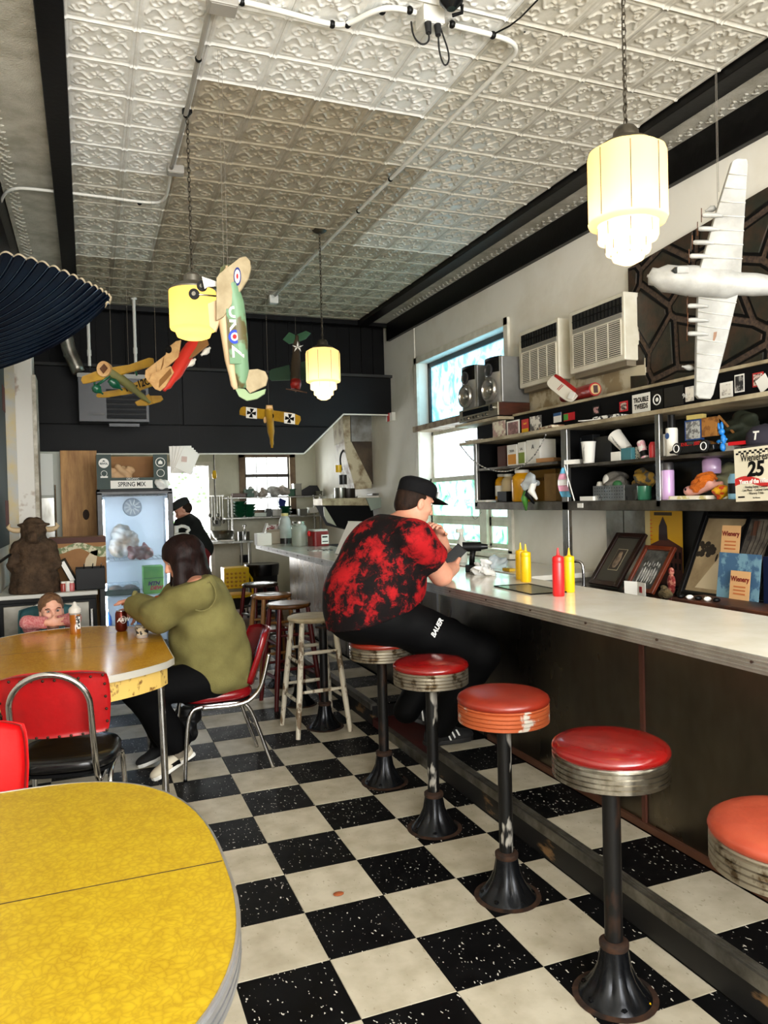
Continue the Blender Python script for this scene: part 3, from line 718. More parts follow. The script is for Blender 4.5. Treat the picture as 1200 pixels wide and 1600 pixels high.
def deco_lamp(x, y, label, power=11):
    zb = 2.268
    t = thing('pendant_lamp', label, 'lamp', (x, y, zb), .2, 'tiered glass pendant lamps')
    lob = lambda a, z: 1+.035*abs(math.sin(4*a))-.02
    pr = [(.0, 0), (.025, .003), (.05, .016), (.056, .03), (.057, .038), (.072, .040), (.075, .046), (.075, .078), (.078, .080), (.098, .083), (.101, .09), (.101, .134), (.104, .136), (.128, .140), (.132, .15), (.132, .36), (.126, .38), (.10, .396), (.08, .40)]
    MB().lathe(pr, 64, mod=lob).build('glass_shade', SHADE, t, 'all')
    sm = MB()
    for k in range(8):
        a = k*PI/4; c, s_ = math.cos(a), math.sin(a)
        for r, z0, z1 in ((.1305, .15, .372), (.0998, .09, .132), (.0745, .046, .076), (.0565, .03, .037)):
            sm.tube([(c*r, s_*r, z0), (c*r, s_*r, z1)], .0016, 5)
    sm.build('seams', mat('lamp seam', (70, 52, 24), .6), t)
    MB().lathe([(.085, .392), (.088, .40), (.08, .412), (.062, .418), (.06, .424), (.044, .43), (.042, .452), (.03, .468), (.012, .474), (0, .476)], 32).build('canopy_cap', BRONZE, t, 1)
    c = MB(); chain(c, 0, 0, .47, H-zb-.012); c.tube([(.004, 0, .47), (-.004, .004, .8), (.004, -.003, 1.1), (0, 0, H-zb-.012)], .002, 5); c.build('chain', BRONZE, t, 1)
    MB().lathe([(.0, -.03), (.02, -.028), (.05, -.014), (.058, -.004), (.058, 0)], 24, T(0, 0, H-zb)).build('ceiling_rose', BRONZE, t, 1)
    bulb(t, .11, power)
deco_lamp(1.753, 2.125, 'large tiered glass pendant lamp hanging near the white model airplane', 3.0)
deco_lamp(1.742, 5.69, 'tiered glass pendant lamp hanging over the middle of the room', 2.6)
t = thing('pendant_lamp', 'ribbed yellow drum pendant lamp above the red model airplane', 'lamp', (.555, 4.15, 2.365), .3)
rib = lambda a, z: 1+(.012*abs(math.sin(20*a)) if z > .06 else 0)
MB().lathe([(0, 0), (.06, .002), (.085, .012), (.092, .03), (.098, .045), (.118, .05), (.122, .06), (.122, .25), (.116, .268), (.08, .275)], 80, mod=rib).build('glass_shade', SHADE2, t, 'all')
MB().lathe([(.122, .255), (.124, .262), (.10, .285), (.06, .30), (.046, .305), (.044, .335), (.03, .35), (0, .355)], 32).build('canopy_cap', mat('grey metal cap', (120, 116, 106), .4, .7), t, 1)
c = MB(); chain(c, 0, 0, .35, H-2.365-.01); c.build('chain', BRONZE, t, 1)
MB().bb(-.02, .02, -.02, .02, H-2.365-.03, H-2.365).build('ceiling_hook', BLACK, t)
bulb(t, .09, 1.0)

# ================================================================== SMOOTH BODIES (signed distance + surface nets)
class SD:
    def __init__(s, lo, hi, h):
        s.lo = np.array(lo, float); s.h = h; s.n = np.ceil((np.array(hi)-s.lo)/h).astype(int)+1
        s.D = np.ones(s.n, np.float32)
    def sub(s, lo, hi):
        a = np.clip(np.floor((np.array(lo)-s.lo)/s.h).astype(int), 0, s.n); b = np.clip(np.ceil((np.array(hi)-s.lo)/s.h).astype(int)+1, 0, s.n)
        ax = [s.lo[i]+s.h*np.arange(a[i], b[i]) for i in range(3)]
        return tuple(slice(a[i], b[i]) for i in range(3)), np.meshgrid(*ax, indexing='ij', sparse=True)
    def mixin(s, sl, d, k, op):
        A = s.D[sl]
        if op == 'sub':
            hh = np.clip(.5-.5*(A+d)/k, 0, 1); s.D[sl] = A*(1-hh)-d*hh+k*hh*(1-hh)
        else:
            hh = np.clip(.5+.5*(A-d)/k, 0, 1); s.D[sl] = A*(1-hh)+d*hh-k*hh*(1-hh)
    def cap(s, a, b, ra, rb=None, k=.02, op='add', grow=0, cut=None):
        rb = ra if rb is None else rb; ra += grow; rb += grow
        a = np.array(a, float); b = np.array(b, float); m = max(ra, rb)+k+.03
        sl, (X, Y, Z) = s.sub(np.minimum(a, b)-m, np.maximum(a, b)+m)
        if 0 in s.D[sl].shape: return s
        v = b-a; L = max(v@v, 1e-9)
        t = np.clip(((X-a[0])*v[0]+(Y-a[1])*v[1]+(Z-a[2])*v[2])/L, 0, 1)
        d = np.sqrt((X-a[0]-t*v[0])**2+(Y-a[1]-t*v[1])**2+(Z-a[2]-t*v[2])**2)-(ra+(rb-ra)*t)
        if cut is not None:      # flat end: keep where t along axis < cut
            u = v/math.sqrt(L); d = np.maximum(d, (X-a[0])*u[0]+(Y-a[1])*u[1]+(Z-a[2])*u[2]-cut*math.sqrt(L))
        s.mixin(sl, d.astype(np.float32), k, op); return s
    def ell(s, c, r, k=.02, op='add', R=None, grow=0):
        c = np.array(c, float); r = np.array(r, float)+grow; m = max(r)+k+.03
        sl, (X, Y, Z) = s.sub(c-m, c+m)
        if 0 in s.D[sl].shape: return s
        x, y, z = X-c[0], Y-c[1], Z-c[2]
        if R is not None:
            R = np.array(R.to_3x3()); x, y, z = R[0, 0]*x+R[1, 0]*y+R[2, 0]*z, R[0, 1]*x+R[1, 1]*y+R[2, 1]*z, R[0, 2]*x+R[1, 2]*y+R[2, 2]*z
        k0 = np.sqrt((x/r[0])**2+(y/r[1])**2+(z/r[2])**2); k1 = np.sqrt((x/r[0]**2)**2+(y/r[1]**2)**2+(z/r[2]**2)**2)+1e-9
        s.mixin(sl, (k0*(k0-1)/k1).astype(np.float32), k, op); return s
    def plane(s, p, n, k=.004):      # keep the side the normal points away from
        n = np.array(n, float)/np.linalg.norm(n); sl, (X, Y, Z) = s.sub(s.lo, s.lo+s.h*s.n)
        s.D = np.maximum(s.D, ((X-p[0])*n[0]+(Y-p[1])*n[1]+(Z-p[2])*n[2]).astype(np.float32)); return s
    def folds(s, amp, f, ph=0):
        sl, (X, Y, Z) = s.sub(s.lo, s.lo+s.h*s.n)
        w_ = np.sin(f*(X*1.0+.6*Z)+2.2*np.sin(f*.35*Y+ph))*np.cos(f*.55*(Z-.7*X)+1.7*np.sin(f*.3*X+1+ph)+ph)+.6*np.sin(f*1.7*(Z+.3*Y)+3*np.sin(f*.4*X+ph))
        s.D = (s.D+amp*w_).astype(np.float32); return s
    def mesh(s, name, m):
        D = s.D; S = D < 0; n = D.shape
        c = lambda i, j, k, A: A[i:n[0]-1+i, j:n[1]-1+j, k:n[2]-1+k]
        cnt = sum(c(i, j, k, S).astype(np.int8) for i in (0, 1) for j in (0, 1) for k in (0, 1))
        I = np.argwhere((cnt > 0) & (cnt < 8)); idx = -np.ones([q-1 for q in n], np.int64); idx[tuple(I.T)] = np.arange(len(I))
        P = np.zeros((len(I), 3)); W = np.zeros(len(I))
        for ax in range(3):
            for u in (0, 1):
                for v in (0, 1):
                    o = [0, 0, 0]; o[(ax+1) % 3] = u; o[(ax+2) % 3] = v; e = list(o); e[ax] = 1
                    a = D[tuple((I+o).T)]; b = D[tuple((I+e).T)]; q = (a < 0) != (b < 0)
                    t = np.where(q, a/np.where(q, a-b, 1), 0); pt = np.array(o)[None, :]+t[:, None]*np.eye(3)[ax]
                    P[q] += pt[q]; W[q] += 1
        P = (P/W[:, None]+I)*s.h+s.lo; F = []
        for ax in range(3):
            sl0 = [slice(None)]*3; sl1 = [slice(None)]*3; sl0[ax] = slice(0, n[ax]-1); sl1[ax] = slice(1, n[ax])
            E = np.argwhere(S[tuple(sl0)] != S[tuple(sl1)]); b_, c_ = (ax+1) % 3, (ax+2) % 3
            E = E[(E[:, b_] > 0) & (E[:, c_] > 0) & (E[:, b_] < n[b_]-1) & (E[:, c_] < n[c_]-1)]
            eb = np.eye(3, dtype=int)[b_]; ec = np.eye(3, dtype=int)[c_]
            q = np.stack([idx[tuple((E-eb-ec).T)], idx[tuple((E-ec).T)], idx[tuple(E.T)], idx[tuple((E-eb).T)]], 1)
            fl = ~S[tuple(E.T)]; q[fl] = q[fl][:, ::-1]; F.append(q)
        F = np.concatenate(F); F = F[(F >= 0).all(1)]
        me = bpy.data.meshes.new(name); me.from_pydata(P.tolist(), [], F.tolist()); me.materials.append(m)
        me.polygons.foreach_set('use_smooth', [True]*len(me.polygons)); me.update()
        return me
def sd_put(s, name, m, parent): return put(name, s.mesh(name, m), parent)
def hand(s, w0, fwd, nrm, size=1.0, curl=.9, thumb=1, grow=0, spread=.25):
    """palm at w0, pointing fwd, palm faces nrm; fingers curl towards nrm"""
    f = Vector(fwd).normalized(); n_ = Vector(nrm); n_ = (n_-f*n_.dot(f)).normalized(); sd = f.cross(n_)
    w0 = Vector(w0); q = size
    R = Matrix((f, sd, n_)).transposed()
    s.ell(w0+f*.045*q, (.052*q, .042*q, .017*q), .012, R=R)
    for i, (o, L) in enumerate(((-.030, .066), (-.010, .076), (.011, .071), (.030, .056))):
        p = w0+f*.085*q+sd*o*q; d = (f+sd*o*spread*8).normalized(); r = .0088*q
        for k, sg in enumerate((.45, .32, .25)):
            a = curl*(.45+.55*k); d2 = (d*math.cos(a)+n_*math.sin(a)).normalized()
            e = p+d2*L*sg*q; s.cap(p, e, r, r*.94, .005); p = e; r *= .93
    p = w0+f*.03*q+sd*thumb*.034*q; d = (f*.55+sd*thumb*.7+n_*.35).normalized()
    e = p+d*.036*q; s.cap(p, e, .0115*q, .010*q, .01); d = (d+f*.6+n_*.4*curl).normalized(); s.cap(e, e+d*.03*q, .010*q, .008*q, .006)
def head(s, c, R, q=1.0, male=True, fat=0):
    """head looking along local +x of R, centre c"""
    C = Vector(c); g = lambda x, y, z: C+R @ Vector((x*q, y*q, z*q))
    s.ell(g(-.008, 0, .03), (.098*q, .077*q, .092*q), .02, R=R)
    s.ell(g(.022, 0, -.045), (.068*q, (.058+fat)*q, .072*q), .03, R=R)
    s.ell(g(.052, 0, -.092), (.03*q, .03*q, .022*q), .025, R=R)                 # chin
    for y in (-1, 1):
        s.ell(g(.06, y*.037, -.02), (.024*q, .024*q, .022*q), .02, R=R)          # cheek
        s.ell(g(.083, y*.031, .012), (.013*q, .017*q, .011*q), .010, 'sub', R=R)   # eye socket
        s.ell(g(-.005, y*(.076+fat*.5), -.012), (.019*q, .008*q, .030*q), .006, R=R)   # ear
        s.ell(g(.002, y*(.084+fat*.5), -.010), (.009*q, .005*q, .016*q), .004, 'sub', R=R)
    s.cap(g(.086, 0, .010), g(.108, 0, -.030), .008*q, .012*q, .010)              # nose
    s.ell(g(.098, 0, -.036), (.012*q, .017*q, .009*q), .006, R=R)
    s.ell(g(.084, 0, .030), (.012*q, .045*q, .009*q), .012, R=R)                  # brow
    s.ell(g(.084, 0, -.062), (.012*q, .023*q, .006*q), .005, R=R); s.ell(g(.082, 0, -.073), (.012*q, .020*q, .007*q), .005, R=R)
def eyes(parent, c, R, q=1.0, col=(50, 34, 22)):
    for y in (-1, 1):
        p = Vector(c)+R @ Vector((.076*q, y*.031*q, .010*q)); m = R.to_4x4().copy(); m.translation = p
        e = MB().ell((0, 0, 0), (.0125*q, .0125*q, .0095*q), 14, 8, m).build('eye', mat('eye white', (168, 158, 150), .25), parent, 'all')
        MB().ell((.0085*q, 0, 0), (.0055*q, .0062*q, .0062*q), 12, 8, m).build('iris', mat('iris %d' % col[0], col, .1), e, 'all')
def skin_mat(name, c, c2):
    m = mat(name, c, .5, c2=c2, sc=9, mix=(.35, .8)); b = m.node_tree.nodes['Principled BSDF']
    b.inputs['Subsurface Weight'].default_value = .08; b.inputs['Subsurface Radius'].default_value = (.02, .008, .005); return m

# ---------------------------------------------------------------- the man at the counter
SKIN = skin_mat('fair skin', (206, 152, 126), (190, 122, 100))
MANA = .12
man = thing('person', 'man in red and black tie-dye shirt and black cap looking at phone', 'person', (1.40, 3.70, 0), MANA)
MI = (T(1.40, 3.70, 0) @ rot(z=MANA)).inverted()
lw = lambda *p: MI @ Vector(p)
hc = lw(1.645, 3.745, 1.462); HR = rot(z=-.05) @ rot(y=.30)
sR, eR, wR = V(.085, -.235, 1.285), lw(1.712, 3.585, 1.082), lw(1.862, 3.74, 1.098)
sL, eL, wL = V(.13, .235, 1.285), lw(1.93, 3.98, 1.088), lw(1.835, 3.835, 1.27)
hR, kR, fR = V(.02, -.12, .868), lw(1.90, 3.52, .665), lw(1.74, 3.72, .24)
hL, kL, fL = V(.02, .12, .868), lw(1.93, 3.98, .68), lw(1.63, 3.90, .30)
def man_torso(s, g=0):
    s.ell((-.045, 0, .93), (.235, .235, .165), .05, grow=g); s.ell((-.02, 0, 1.03), (.245, .245, .19), .06, grow=g)
    s.ell((.045, 0, 1.18), (.205, .245, .19), .07, grow=g); s.ell((.085, 0, 1.27), (.15, .21, .12), .06, grow=g)
    s.cap((.115, -.17, 1.28), (.12, .165, 1.265), .078, k=.07, grow=g)
def man_legs(s, g=0):
    for h_, k_, f_ in ((hR, kR, fR), (hL, kL, fL)):
        s.cap(h_, k_, .112, .078, .05, grow=g); s.cap(k_, f_, .08, .052, .03, grow=g)
s = SD((-.36, -.45, .18), (.75, .45, 1.64), .0065)
man_torso(s); man_legs(s)
s.cap((.13, 0, 1.31), hc-Vector((.02, 0, .05)), .082, .068, .04); head(s, hc, HR.to_3x3(), .99, fat=.006)
for a, e, w_ in ((sR, eR, wR), (sL, eL, wL)): s.cap(a, e, .075, .058, .03); s.cap(e, w_, .056, .034, .02)
hand(s, wR, lw(1.905, 3.775, 1.135)-wR, lw(1.80, 3.85, 1.3)-lw(1.862, 3.74, 1.15), .98, 1.0, -1)
hand(s, wL, lw(1.775, 3.775, 1.36)-wL, lw(1.70, 3.74, 1.33)-wL, .98, 1.15, 1)
sd_put(s, 'body', SKIN, man)
def tiedye():
    m, nt, b = new_mat('red and black tie-dye'); L = nt.links.new
    tc = node(nt, 'ShaderNodeTexCoord')
    n = node(nt, 'ShaderNodeTexNoise', i_Scale=21.0, i_Detail=8.0, i_Roughness=.74, i_Distortion=.4); L(tc.outputs['Object'], n.inputs['Vector'])
    big = node(nt, 'ShaderNodeTexNoise', i_Scale=5.5, i_Detail=2.0); L(tc.outputs['Object'], big.inputs['Vector'])
    ad = node(nt, 'ShaderNodeMath', operation='ADD'); L(n.outputs[0], ad.inputs[0]); L(big.outputs[0], ad.inputs[1])
    hf = node(nt, 'ShaderNodeMath', operation='MULTIPLY', i_1=.5); L(ad.outputs[0], hf.inputs[0])
    r = ramp(nt, [(.47, (8, 2, 3)), (.505, (40, 4, 6)), (.53, (112, 9, 14)), (.60, (156, 16, 22))]); L(hf.outputs[0], r.inputs[0]); L(r.outputs[0], b.inputs['Base Color'])
    b.inputs['Roughness'].default_value = .85; b.inputs['Specular IOR Level'].default_value = .2
    return m
s = SD((-.38, -.48, .70), (.55, .48, 1.46), .0075)
man_torso(s, .016)
s.cap((-.03, 0, .90), (-.06, 0, .80), .215, .22, .05)
for a, e in ((sR, eR), (sL, eL)): s.cap(a, e, .098, .102, .05, cut=.60)
s.folds(.0035, 24)
s.plane((-.28, 0, .825), (.30, 0, -1)); s.plane(V(.14, 0, 1.372), Vector((.35, 0, .9)))
sh = sd_put(s, 'shirt', tiedye(), man)
pm = frame(lw(1.63, 3.475, .965), lw(1.66, 3.5, .965)-lw(1.63, 3.475, .965), (0, 0, 1))
s = SD((-.34, -.42, .2), (.72, .42, 1.0), .0075)
s.ell((-.045, 0, .90), (.225, .225, .15), .04, grow=.018); man_legs(s, .022); s.folds(.003, 22, 2); s.plane((0, 0, .99), (0, 0, 1))
PANTS = mat('black track pants', (5, 5, 6), .7, spec=.1)
po = sd_put(s, 'trousers', PANTS, man)
# print on the trouser leg and shirt front
pd = (kR-hR).normalized(); pp = hR.lerp(kR, .34)+Vector((0, -.132, .035))
text('print', 'BAUER', .038, mat('white print', (232, 232, 228), .6), po, frame(pp, Vector((.42, -.1, .75)), Vector((0, -1, .15))), sx=.85, shear=.3, bold=.001)
# cap
def cap_child(parent, c, R, q, m, mb, logo=None):
    M4 = R.to_4x4().copy(); M4.translation = c
    n = 28; prof = []
    def crown(u, v):
        a = 2*PI*u; t = v
        rr = (1.0 if t < .45 else math.sqrt(max(0, 1-((t-.45)/.55)**2.6)))
        return (-.006+.104*rr*math.cos(a), .084*rr*math.sin(a), .028+.092*t)
    o = MB().sheet(crown, n, 12, .002, M4 @ Matrix.Diagonal((q, q, q, 1))).build('cap', m, parent, 'all')
    def brim(u, v):
        a = (u-.5)*2; x = .07+.105*v*(1-.28*a*a); return (x if v > 0 else .055+.04*(1-a*a), .082*a*(1-.12*v), .036-.006*a*a-.012*v)
    MB().sheet(brim, 16, 6, .004, M4 @ Matrix.Diagonal((q, q, q, 1))).build('brim', mb, o, 'all')
    MB().ell((-.006, 0, .121), (.007, .007, .004), 8, 5, M4).build('button', m, o, 'all')
    return o
CAPM = mat('black cap cloth', (10, 10, 12), .85, spec=.15)
co = cap_child(man, hc+HR.to_3x3() @ Vector((0, 0, .012)), HR.to_3x3(), 1.06, CAPM, CAPM)
lm = HR.copy(); lm.translation = hc+HR.to_3x3() @ Vector((.108, -.02, .075))
MB().bb(-.004, .004, -.014, .014, -.016, .016, lm).build('badge', PAPER, co)
s = SD(hc-Vector((.16,)*3), hc+Vector((.16,)*3), .005); R3 = HR.to_3x3()
s.ell(hc+R3 @ Vector((-.022, 0, .02)), (.095, .083, .085), .01, R=R3); s.ell(hc+R3 @ Vector((-.06, 0, -.03)), (.055, .066, .055), .02, R=R3)
s.ell(hc+R3 @ Vector((.06, 0, -.06)), (.085, .2, .10), .01, 'sub', R=R3)
for y in (-1, 1): s.ell(hc+R3 @ Vector((-.002, y*.09, -.012)), (.024, .03, .036), .006, 'sub', R=R3)
HAIRB = mat('brown hair', (42, 27, 18), .7, c2=(24, 15, 10), sc=60, stretch=(1, 1, .3), bump=.3, bsc=150, spec=.15)
sd_put(s, 'hair', HAIRB, man)
eyes(man, hc, R3, .99)
def shoe(parent, heel, toe, up, base_m, side_m=None, stripes=True, L=.29, name='shoe'):
    f = (Vector(toe)-Vector(heel)).normalized(); m = frame(heel, f, up)
    k = L/.29
    P = [(-.0, .028), (.02, .036), (.08, .036), (.15, .042), (.21, .048), (.26, .042), (.285, .022), (.292, 0)]
    out = [(x*k, y*k) for x, y in P]+[(x*k, -y*k) for x, y in reversed(P[:-1])]
    o = MB().prism(out, .024*k, m).build('sole' if 0 else name, side_m or base_m, parent, bev=.004)
    s = SD((-.04, -.08, 0), (.32, .08, .15), .0055)
    s.ell((.215*k, 0, .03*k), (.08*k, .046*k, .036*k), .02); s.cap((.05*k, 0, .045*k), (.17*k, 0, .045*k), .038*k, .038*k, .03); s.cap((.045*k, 0, .04*k), (.06*k, 0, .105*k), .04*k, .042*k, .03)
    s.plane((0, 0, .016*k), (0, 0, -1)); s.plane((.06*k, 0, .118*k), (.15, 0, 1))
    me = s.mesh('upper', base_m); q = put('upper', me, o, M=m)
    if stripes:
        wm = mat('white print', (232, 232, 228), .6)
        for sd in (-1, 1):
            for j in range(3):
                MB().sheet(lambda u, v: ((.105+.03*j+.03*(1-v)+.010*u)*k, sd*(.0385+.006*math.sin(PI*v*.8))*k, (.022+.055*v)*k), 2, 4, .002*sd, m).build('stripe', wm, o)
    MB().tube([m @ Vector((.09*k, y*k, .082*k)) for y in (-.022, .022)], .004, 6).build('lace', PAPER if not stripes else base_m, o)
    return o
SHB = mat('black suede', (12, 12, 13), .8)
shoe(man, lw(1.66, 3.735, .145), lw(1.95, 3.735, .145), (0, 0, 1), SHB, mat('black sole', (16, 15, 15), .6))
shoe(man, lw(1.58, 3.92, .27), lw(1.84, 3.87, .165), (.3, 0, 1), SHB, mat('black sole', (16, 15, 15), .6))
# phone in his hand
ph = thing('phone', 'black phone held in the seated man\'s hand', 'phone', M=frame(at(709, 869, y=3.765), (.70, -.05, .62), (-.42, -.75, .45)))
MB().bb(-.072, .072, -.035, .035, -.004, .004).build('case', BLACKP, ph, bev=.003)
MB().bb(-.066, .066, -.032, .032, .004, .0048).build('screen', mat('dark screen', (30, 32, 36), .1), ph)
MB().bb(.04, .062, -.028, -.006, -.007, -.004).build('camera_bump', mat('camera island', (40, 40, 42), .3), ph, bev=.001)

# ---------------------------------------------------------------- the woman at the amber table
WA = PI
wom = thing('person', 'woman in olive sweatshirt leaning over the amber table', 'person', (.62, 4.36, 0), WA)
WI = (T(.62, 4.36, 0) @ rot(z=WA)).inverted(); ww = lambda *p: WI @ Vector(p)
hc = ww(.475, 4.32, 1.185); HR = rot(z=.12) @ rot(y=.42); R3 = HR.to_3x3()
aL, bL, cL = ww(.545, 4.15, 1.035), ww(.34, 4.22, .89), ww(.215, 4.545, .94)
aR, bR, cR = ww(.545, 4.55, 1.03), ww(.42, 4.70, .865), ww(.265, 4.73, .865)
def wom_torso(s, g=0):
    s.ell((-.02, 0, .555), (.205, .215, .135), .05, grow=g); s.ell((.0, 0, .70), (.20, .205, .20), .06, grow=g)
    s.ell((.035, 0, .86), (.165, .205, .18), .06, grow=g); s.ell((.06, 0, .97), (.13, .19, .11), .05, grow=g); s.cap((.075, -.16, 1.02), (.075, .16, 1.02), .072, k=.06, grow=g)
legs = ((ww(.60, 4.24, .51), ww(.22, 4.20, .52), ww(.44, 4.30, .13)), (ww(.60, 4.48, .51), ww(.22, 4.50, .52), ww(.40, 4.50, .11)))
s = SD((-.27, -.42, .06), (.56, .42, 1.34), .0065)
wom_torso(s)
for a, b_, c_ in legs: s.cap(a, b_, .10, .075, .04); s.cap(b_, c_, .065, .042, .02)
s.cap((.08, 0, 1.03), hc-Vector((.01, 0, .05)), .06, .052, .03); head(s, hc, R3, .95)
for a, b_, c_ in ((aL, bL, cL), (aR, bR, cR)): s.cap(a, b_, .055, .045, .02); s.cap(b_, c_, .042, .028, .02)
hand(s, cL, ww(.17, 4.66, .93)-cL, ww(.16, 4.62, .70)-cL, .9, .35, 1); hand(s, cR, ww(.19, 4.71, .85)-cR, ww(.15, 4.6, .84)-cR, .9, .6, -1)
sd_put(s, 'body', SKIN, wom)
OLIVE = mat('olive washed cotton', (122, 116, 70), .9, c2=(100, 94, 54), sc=7, mix=(.3, .7), bump=.2, bsc=160, det=6, spec=.2)
s = SD((-.30, -.47, .38), (.56, .47, 1.12), .0075)
wom_torso(s, .02); s.ell((-.03, 0, .50), (.215, .225, .10), .04); s.ell((.04, 0, .53), (.2, .228, .10), .04)
for a, b_, c_ in ((aL, bL, cL), (aR, bR, cR)): s.cap(a, b_, .088, .088, .05); s.cap(b_, c_, .086, .060, .04, cut=.88)
s.folds(.0062, 23, 1); s.plane((-.10, 0, .425), (.16, 0, -1)); s.plane((.07, 0, 1.085), (.3, 0, .95))
sw_ = sd_put(s, 'sweatshirt', OLIVE, wom)
HEM = mat('olive ribbing', (108, 102, 58), .95, bump=.3, bsc=90)
MB().tube([tuple(aL.lerp(bL, .0)+Vector((0, .075, .02)))]+[tuple(aL.lerp(bL, .0)+Vector((math.cos(t)*.075, .083, math.sin(t)*.085-.03))) for t in np.linspace(2.2, 5.2, 10)], .004, 6).build('shoulder_seam', HEM, sw_, 1)
MB().tube([tuple(bL.lerp(cL, .84)+Vector((0, 0, 0))+Vector((.012*math.cos(t), .045*math.cos(t)*.6, .064*math.sin(t)))) for t in np.linspace(0, 2*PI, 14)[:-1]], .012, 8, closed=True).build('cuff', HEM, sw_, 1)
s = SD((-.27, -.40, .08), (.56, .40, .62), .0075)
for a, b_, c_ in legs: s.cap(a, b_, .115, .09, .05); s.cap(b_, c_, .088, .085, .03, cut=.92)
s.ell((-.02, 0, .52), (.2, .21, .09), .04); s.folds(.003, 22)
sd_put(s, 'trousers', mat('black leggings', (5, 5, 6), .8, spec=.1), wom)
s = SD(hc-Vector((.24, .18, .30)), hc+Vector((.2, .18, .18)), .005)
s.ell(hc+R3 @ Vector((-.018, 0, .03)), (.113, .10, .10), .02, R=R3)
s.cap(hc+Vector((-.03, 0, .02)), hc+Vector((-.085, 0, -.135)), .095, .088, .04)
for y in (-1, 1): s.cap(hc+Vector((.015, y*.062, .03)), hc+Vector((.01, y*.075, -.14)), .042, .05, .03)
s.ell(hc+R3 @ Vector((.13, 0, -.07)), (.082, .07, .135), .01, 'sub', R=R3); s.folds(.0022, 60, 1)
s.plane(hc+Vector((-.05, 0, -.165)), (-.5, 0, -1))
sd_put(s, 'hair', mat('dark auburn hair', (16, 7, 6), .5, c2=(30, 12, 9), sc=50, stretch=(1, 1, .2), bump=.3, bsc=120, spec=.15), wom)
eyes(wom, hc, R3, .95)
SHW = mat('cream sneaker', (208, 198, 176), .6)
so = shoe(wom, ww(.515, 4.33, .085), ww(.30, 4.26, .0), (.35, 0, 1), SHW, PAPER, stripes=False, L=.26)
MB().tube([ww(.45, 4.292, .115), ww(.43, 4.285, .15)], [.046, .05], 12).build('sock', mat('grey ribbed sock', (150, 140, 124), .9), wom, 1)
MB().box((0, 0, 0), (.07, .004, .03), frame(ww(.40, 4.258, .065), ww(.3, 4.22, .03)-ww(.40, 4.258, .065), (0, 0, 1))).build('side_patch', BLACK, so)
shoe(wom, ww(.47, 4.52, .07), ww(.23, 4.50, .0), (.3, 0, 1), SHB, PAPER, stripes=False, L=.26)

# ---------------------------------------------------------------- the boy
boy = thing('person', 'small boy in pink sweater resting his chin on folded arms', 'person', (-.22, 5.14, 0), -PI/2+.12)
BI = (T(-.22, 5.14, 0) @ rot(z=-PI/2+.12)).inverted(); bw_ = lambda *p: BI @ Vector(p)
hc = bw_(-.225, 5.07, .850); HR = rot(z=.05) @ rot(x=.05); R3 = HR.to_3x3()
s = SD((-.16, -.24, .40), (.32, .24, .99), .0055)
s.ell((0, 0, .56), (.09, .12, .13), .04); s.cap((0, -.10, .67), (0, .10, .67), .045, k=.04); s.cap((0, 0, .68), hc-Vector((0, 0, .04)), .035, k=.02)
head(s, hc, R3, .86)
arms = ((bw_(-.32, 5.13, .68), bw_(-.355, 4.99, .803), bw_(-.235, 4.935, .80)), (bw_(-.12, 5.13, .68), bw_(-.10, 5.0, .803), bw_(-.20, 4.965, .80)))
for a, b_, c_ in arms: s.cap(a, b_, .03, .028, .02); s.cap(b_, c_, .026, .02, .01)
hand(s, arms[0][2], bw_(-.16, 4.94, .80)-arms[0][2], bw_(-.2, 5.0, .80)-arms[0][2], .62, .5, 1); hand(s, arms[1][2], bw_(-.3, 4.97, .79)-arms[1][2], (0, 0, -1), .6, .3, -1)
for y in (-.06, .06): s.cap((.02, y, .545), (.20, y, .54), .05, .04, .03)
s.plane((0, 0, .488), (0, 0, -1))
sd_put(s, 'body', skin_mat('child skin', (216, 164, 140), (198, 132, 110)), boy)
PINK = mat('pink marled knit', (176, 88, 92), .95, c2=(206, 150, 146), sc=90, mix=(.4, .7), bump=.5, bsc=120)
s = SD((-.16, -.24, .43), (.32, .24, .86), .0055)
s.ell((0, 0, .56), (.10, .13, .14), .04); s.cap((0, -.10, .67), (0, .10, .67), .055, k=.04)
for a, b_, c_ in arms: s.cap(a, b_, .042, .042, .02); s.cap(b_, c_, .04, .033, .015, cut=.86)
s.folds(.0018, 60); s.plane((0, 0, .490), (0, 0, -1)); sd_put(s, 'sweater', PINK, boy)
s = SD(hc-Vector((.14,)*3), hc+Vector((.14,)*3), .0045)
s.ell(hc+R3 @ Vector((-.016, 0, .034)), (.088, .073, .080), .01, R=R3); s.ell(hc+R3 @ Vector((.075, 0, -.042)), (.07, .13, .082), .012, 'sub', R=R3); s.ell(hc+R3 @ Vector((0, 0, -.075)), (.12, .1, .055), .01, 'sub', R=R3)
s.folds(.0012, 110); sd_put(s, 'hair', mat('light brown hair', (112, 76, 46), .55, c2=(76, 50, 30), sc=60, bump=.4, bsc=140), boy)
eyes(boy, hc, R3, .86, (36, 26, 22))
bm_ = lambda x, y, z: hc+R3 @ Vector((x*.86, y*.86, z*.86))
for y in (-1, 1): MB().tube([bm_(.092, y*.018, .028), bm_(.092, y*.034, .032), bm_(.08, y*.05, .026)], .0028, 6).build('eyebrow', HAIRB, boy, 1)
MB().tube([bm_(.090, -.018, -.067), bm_(.097, 0, -.066), bm_(.090, .018, -.067)], .0022, 6).build('lips', mat('lip', (150, 76, 70), .5), boy, 1)

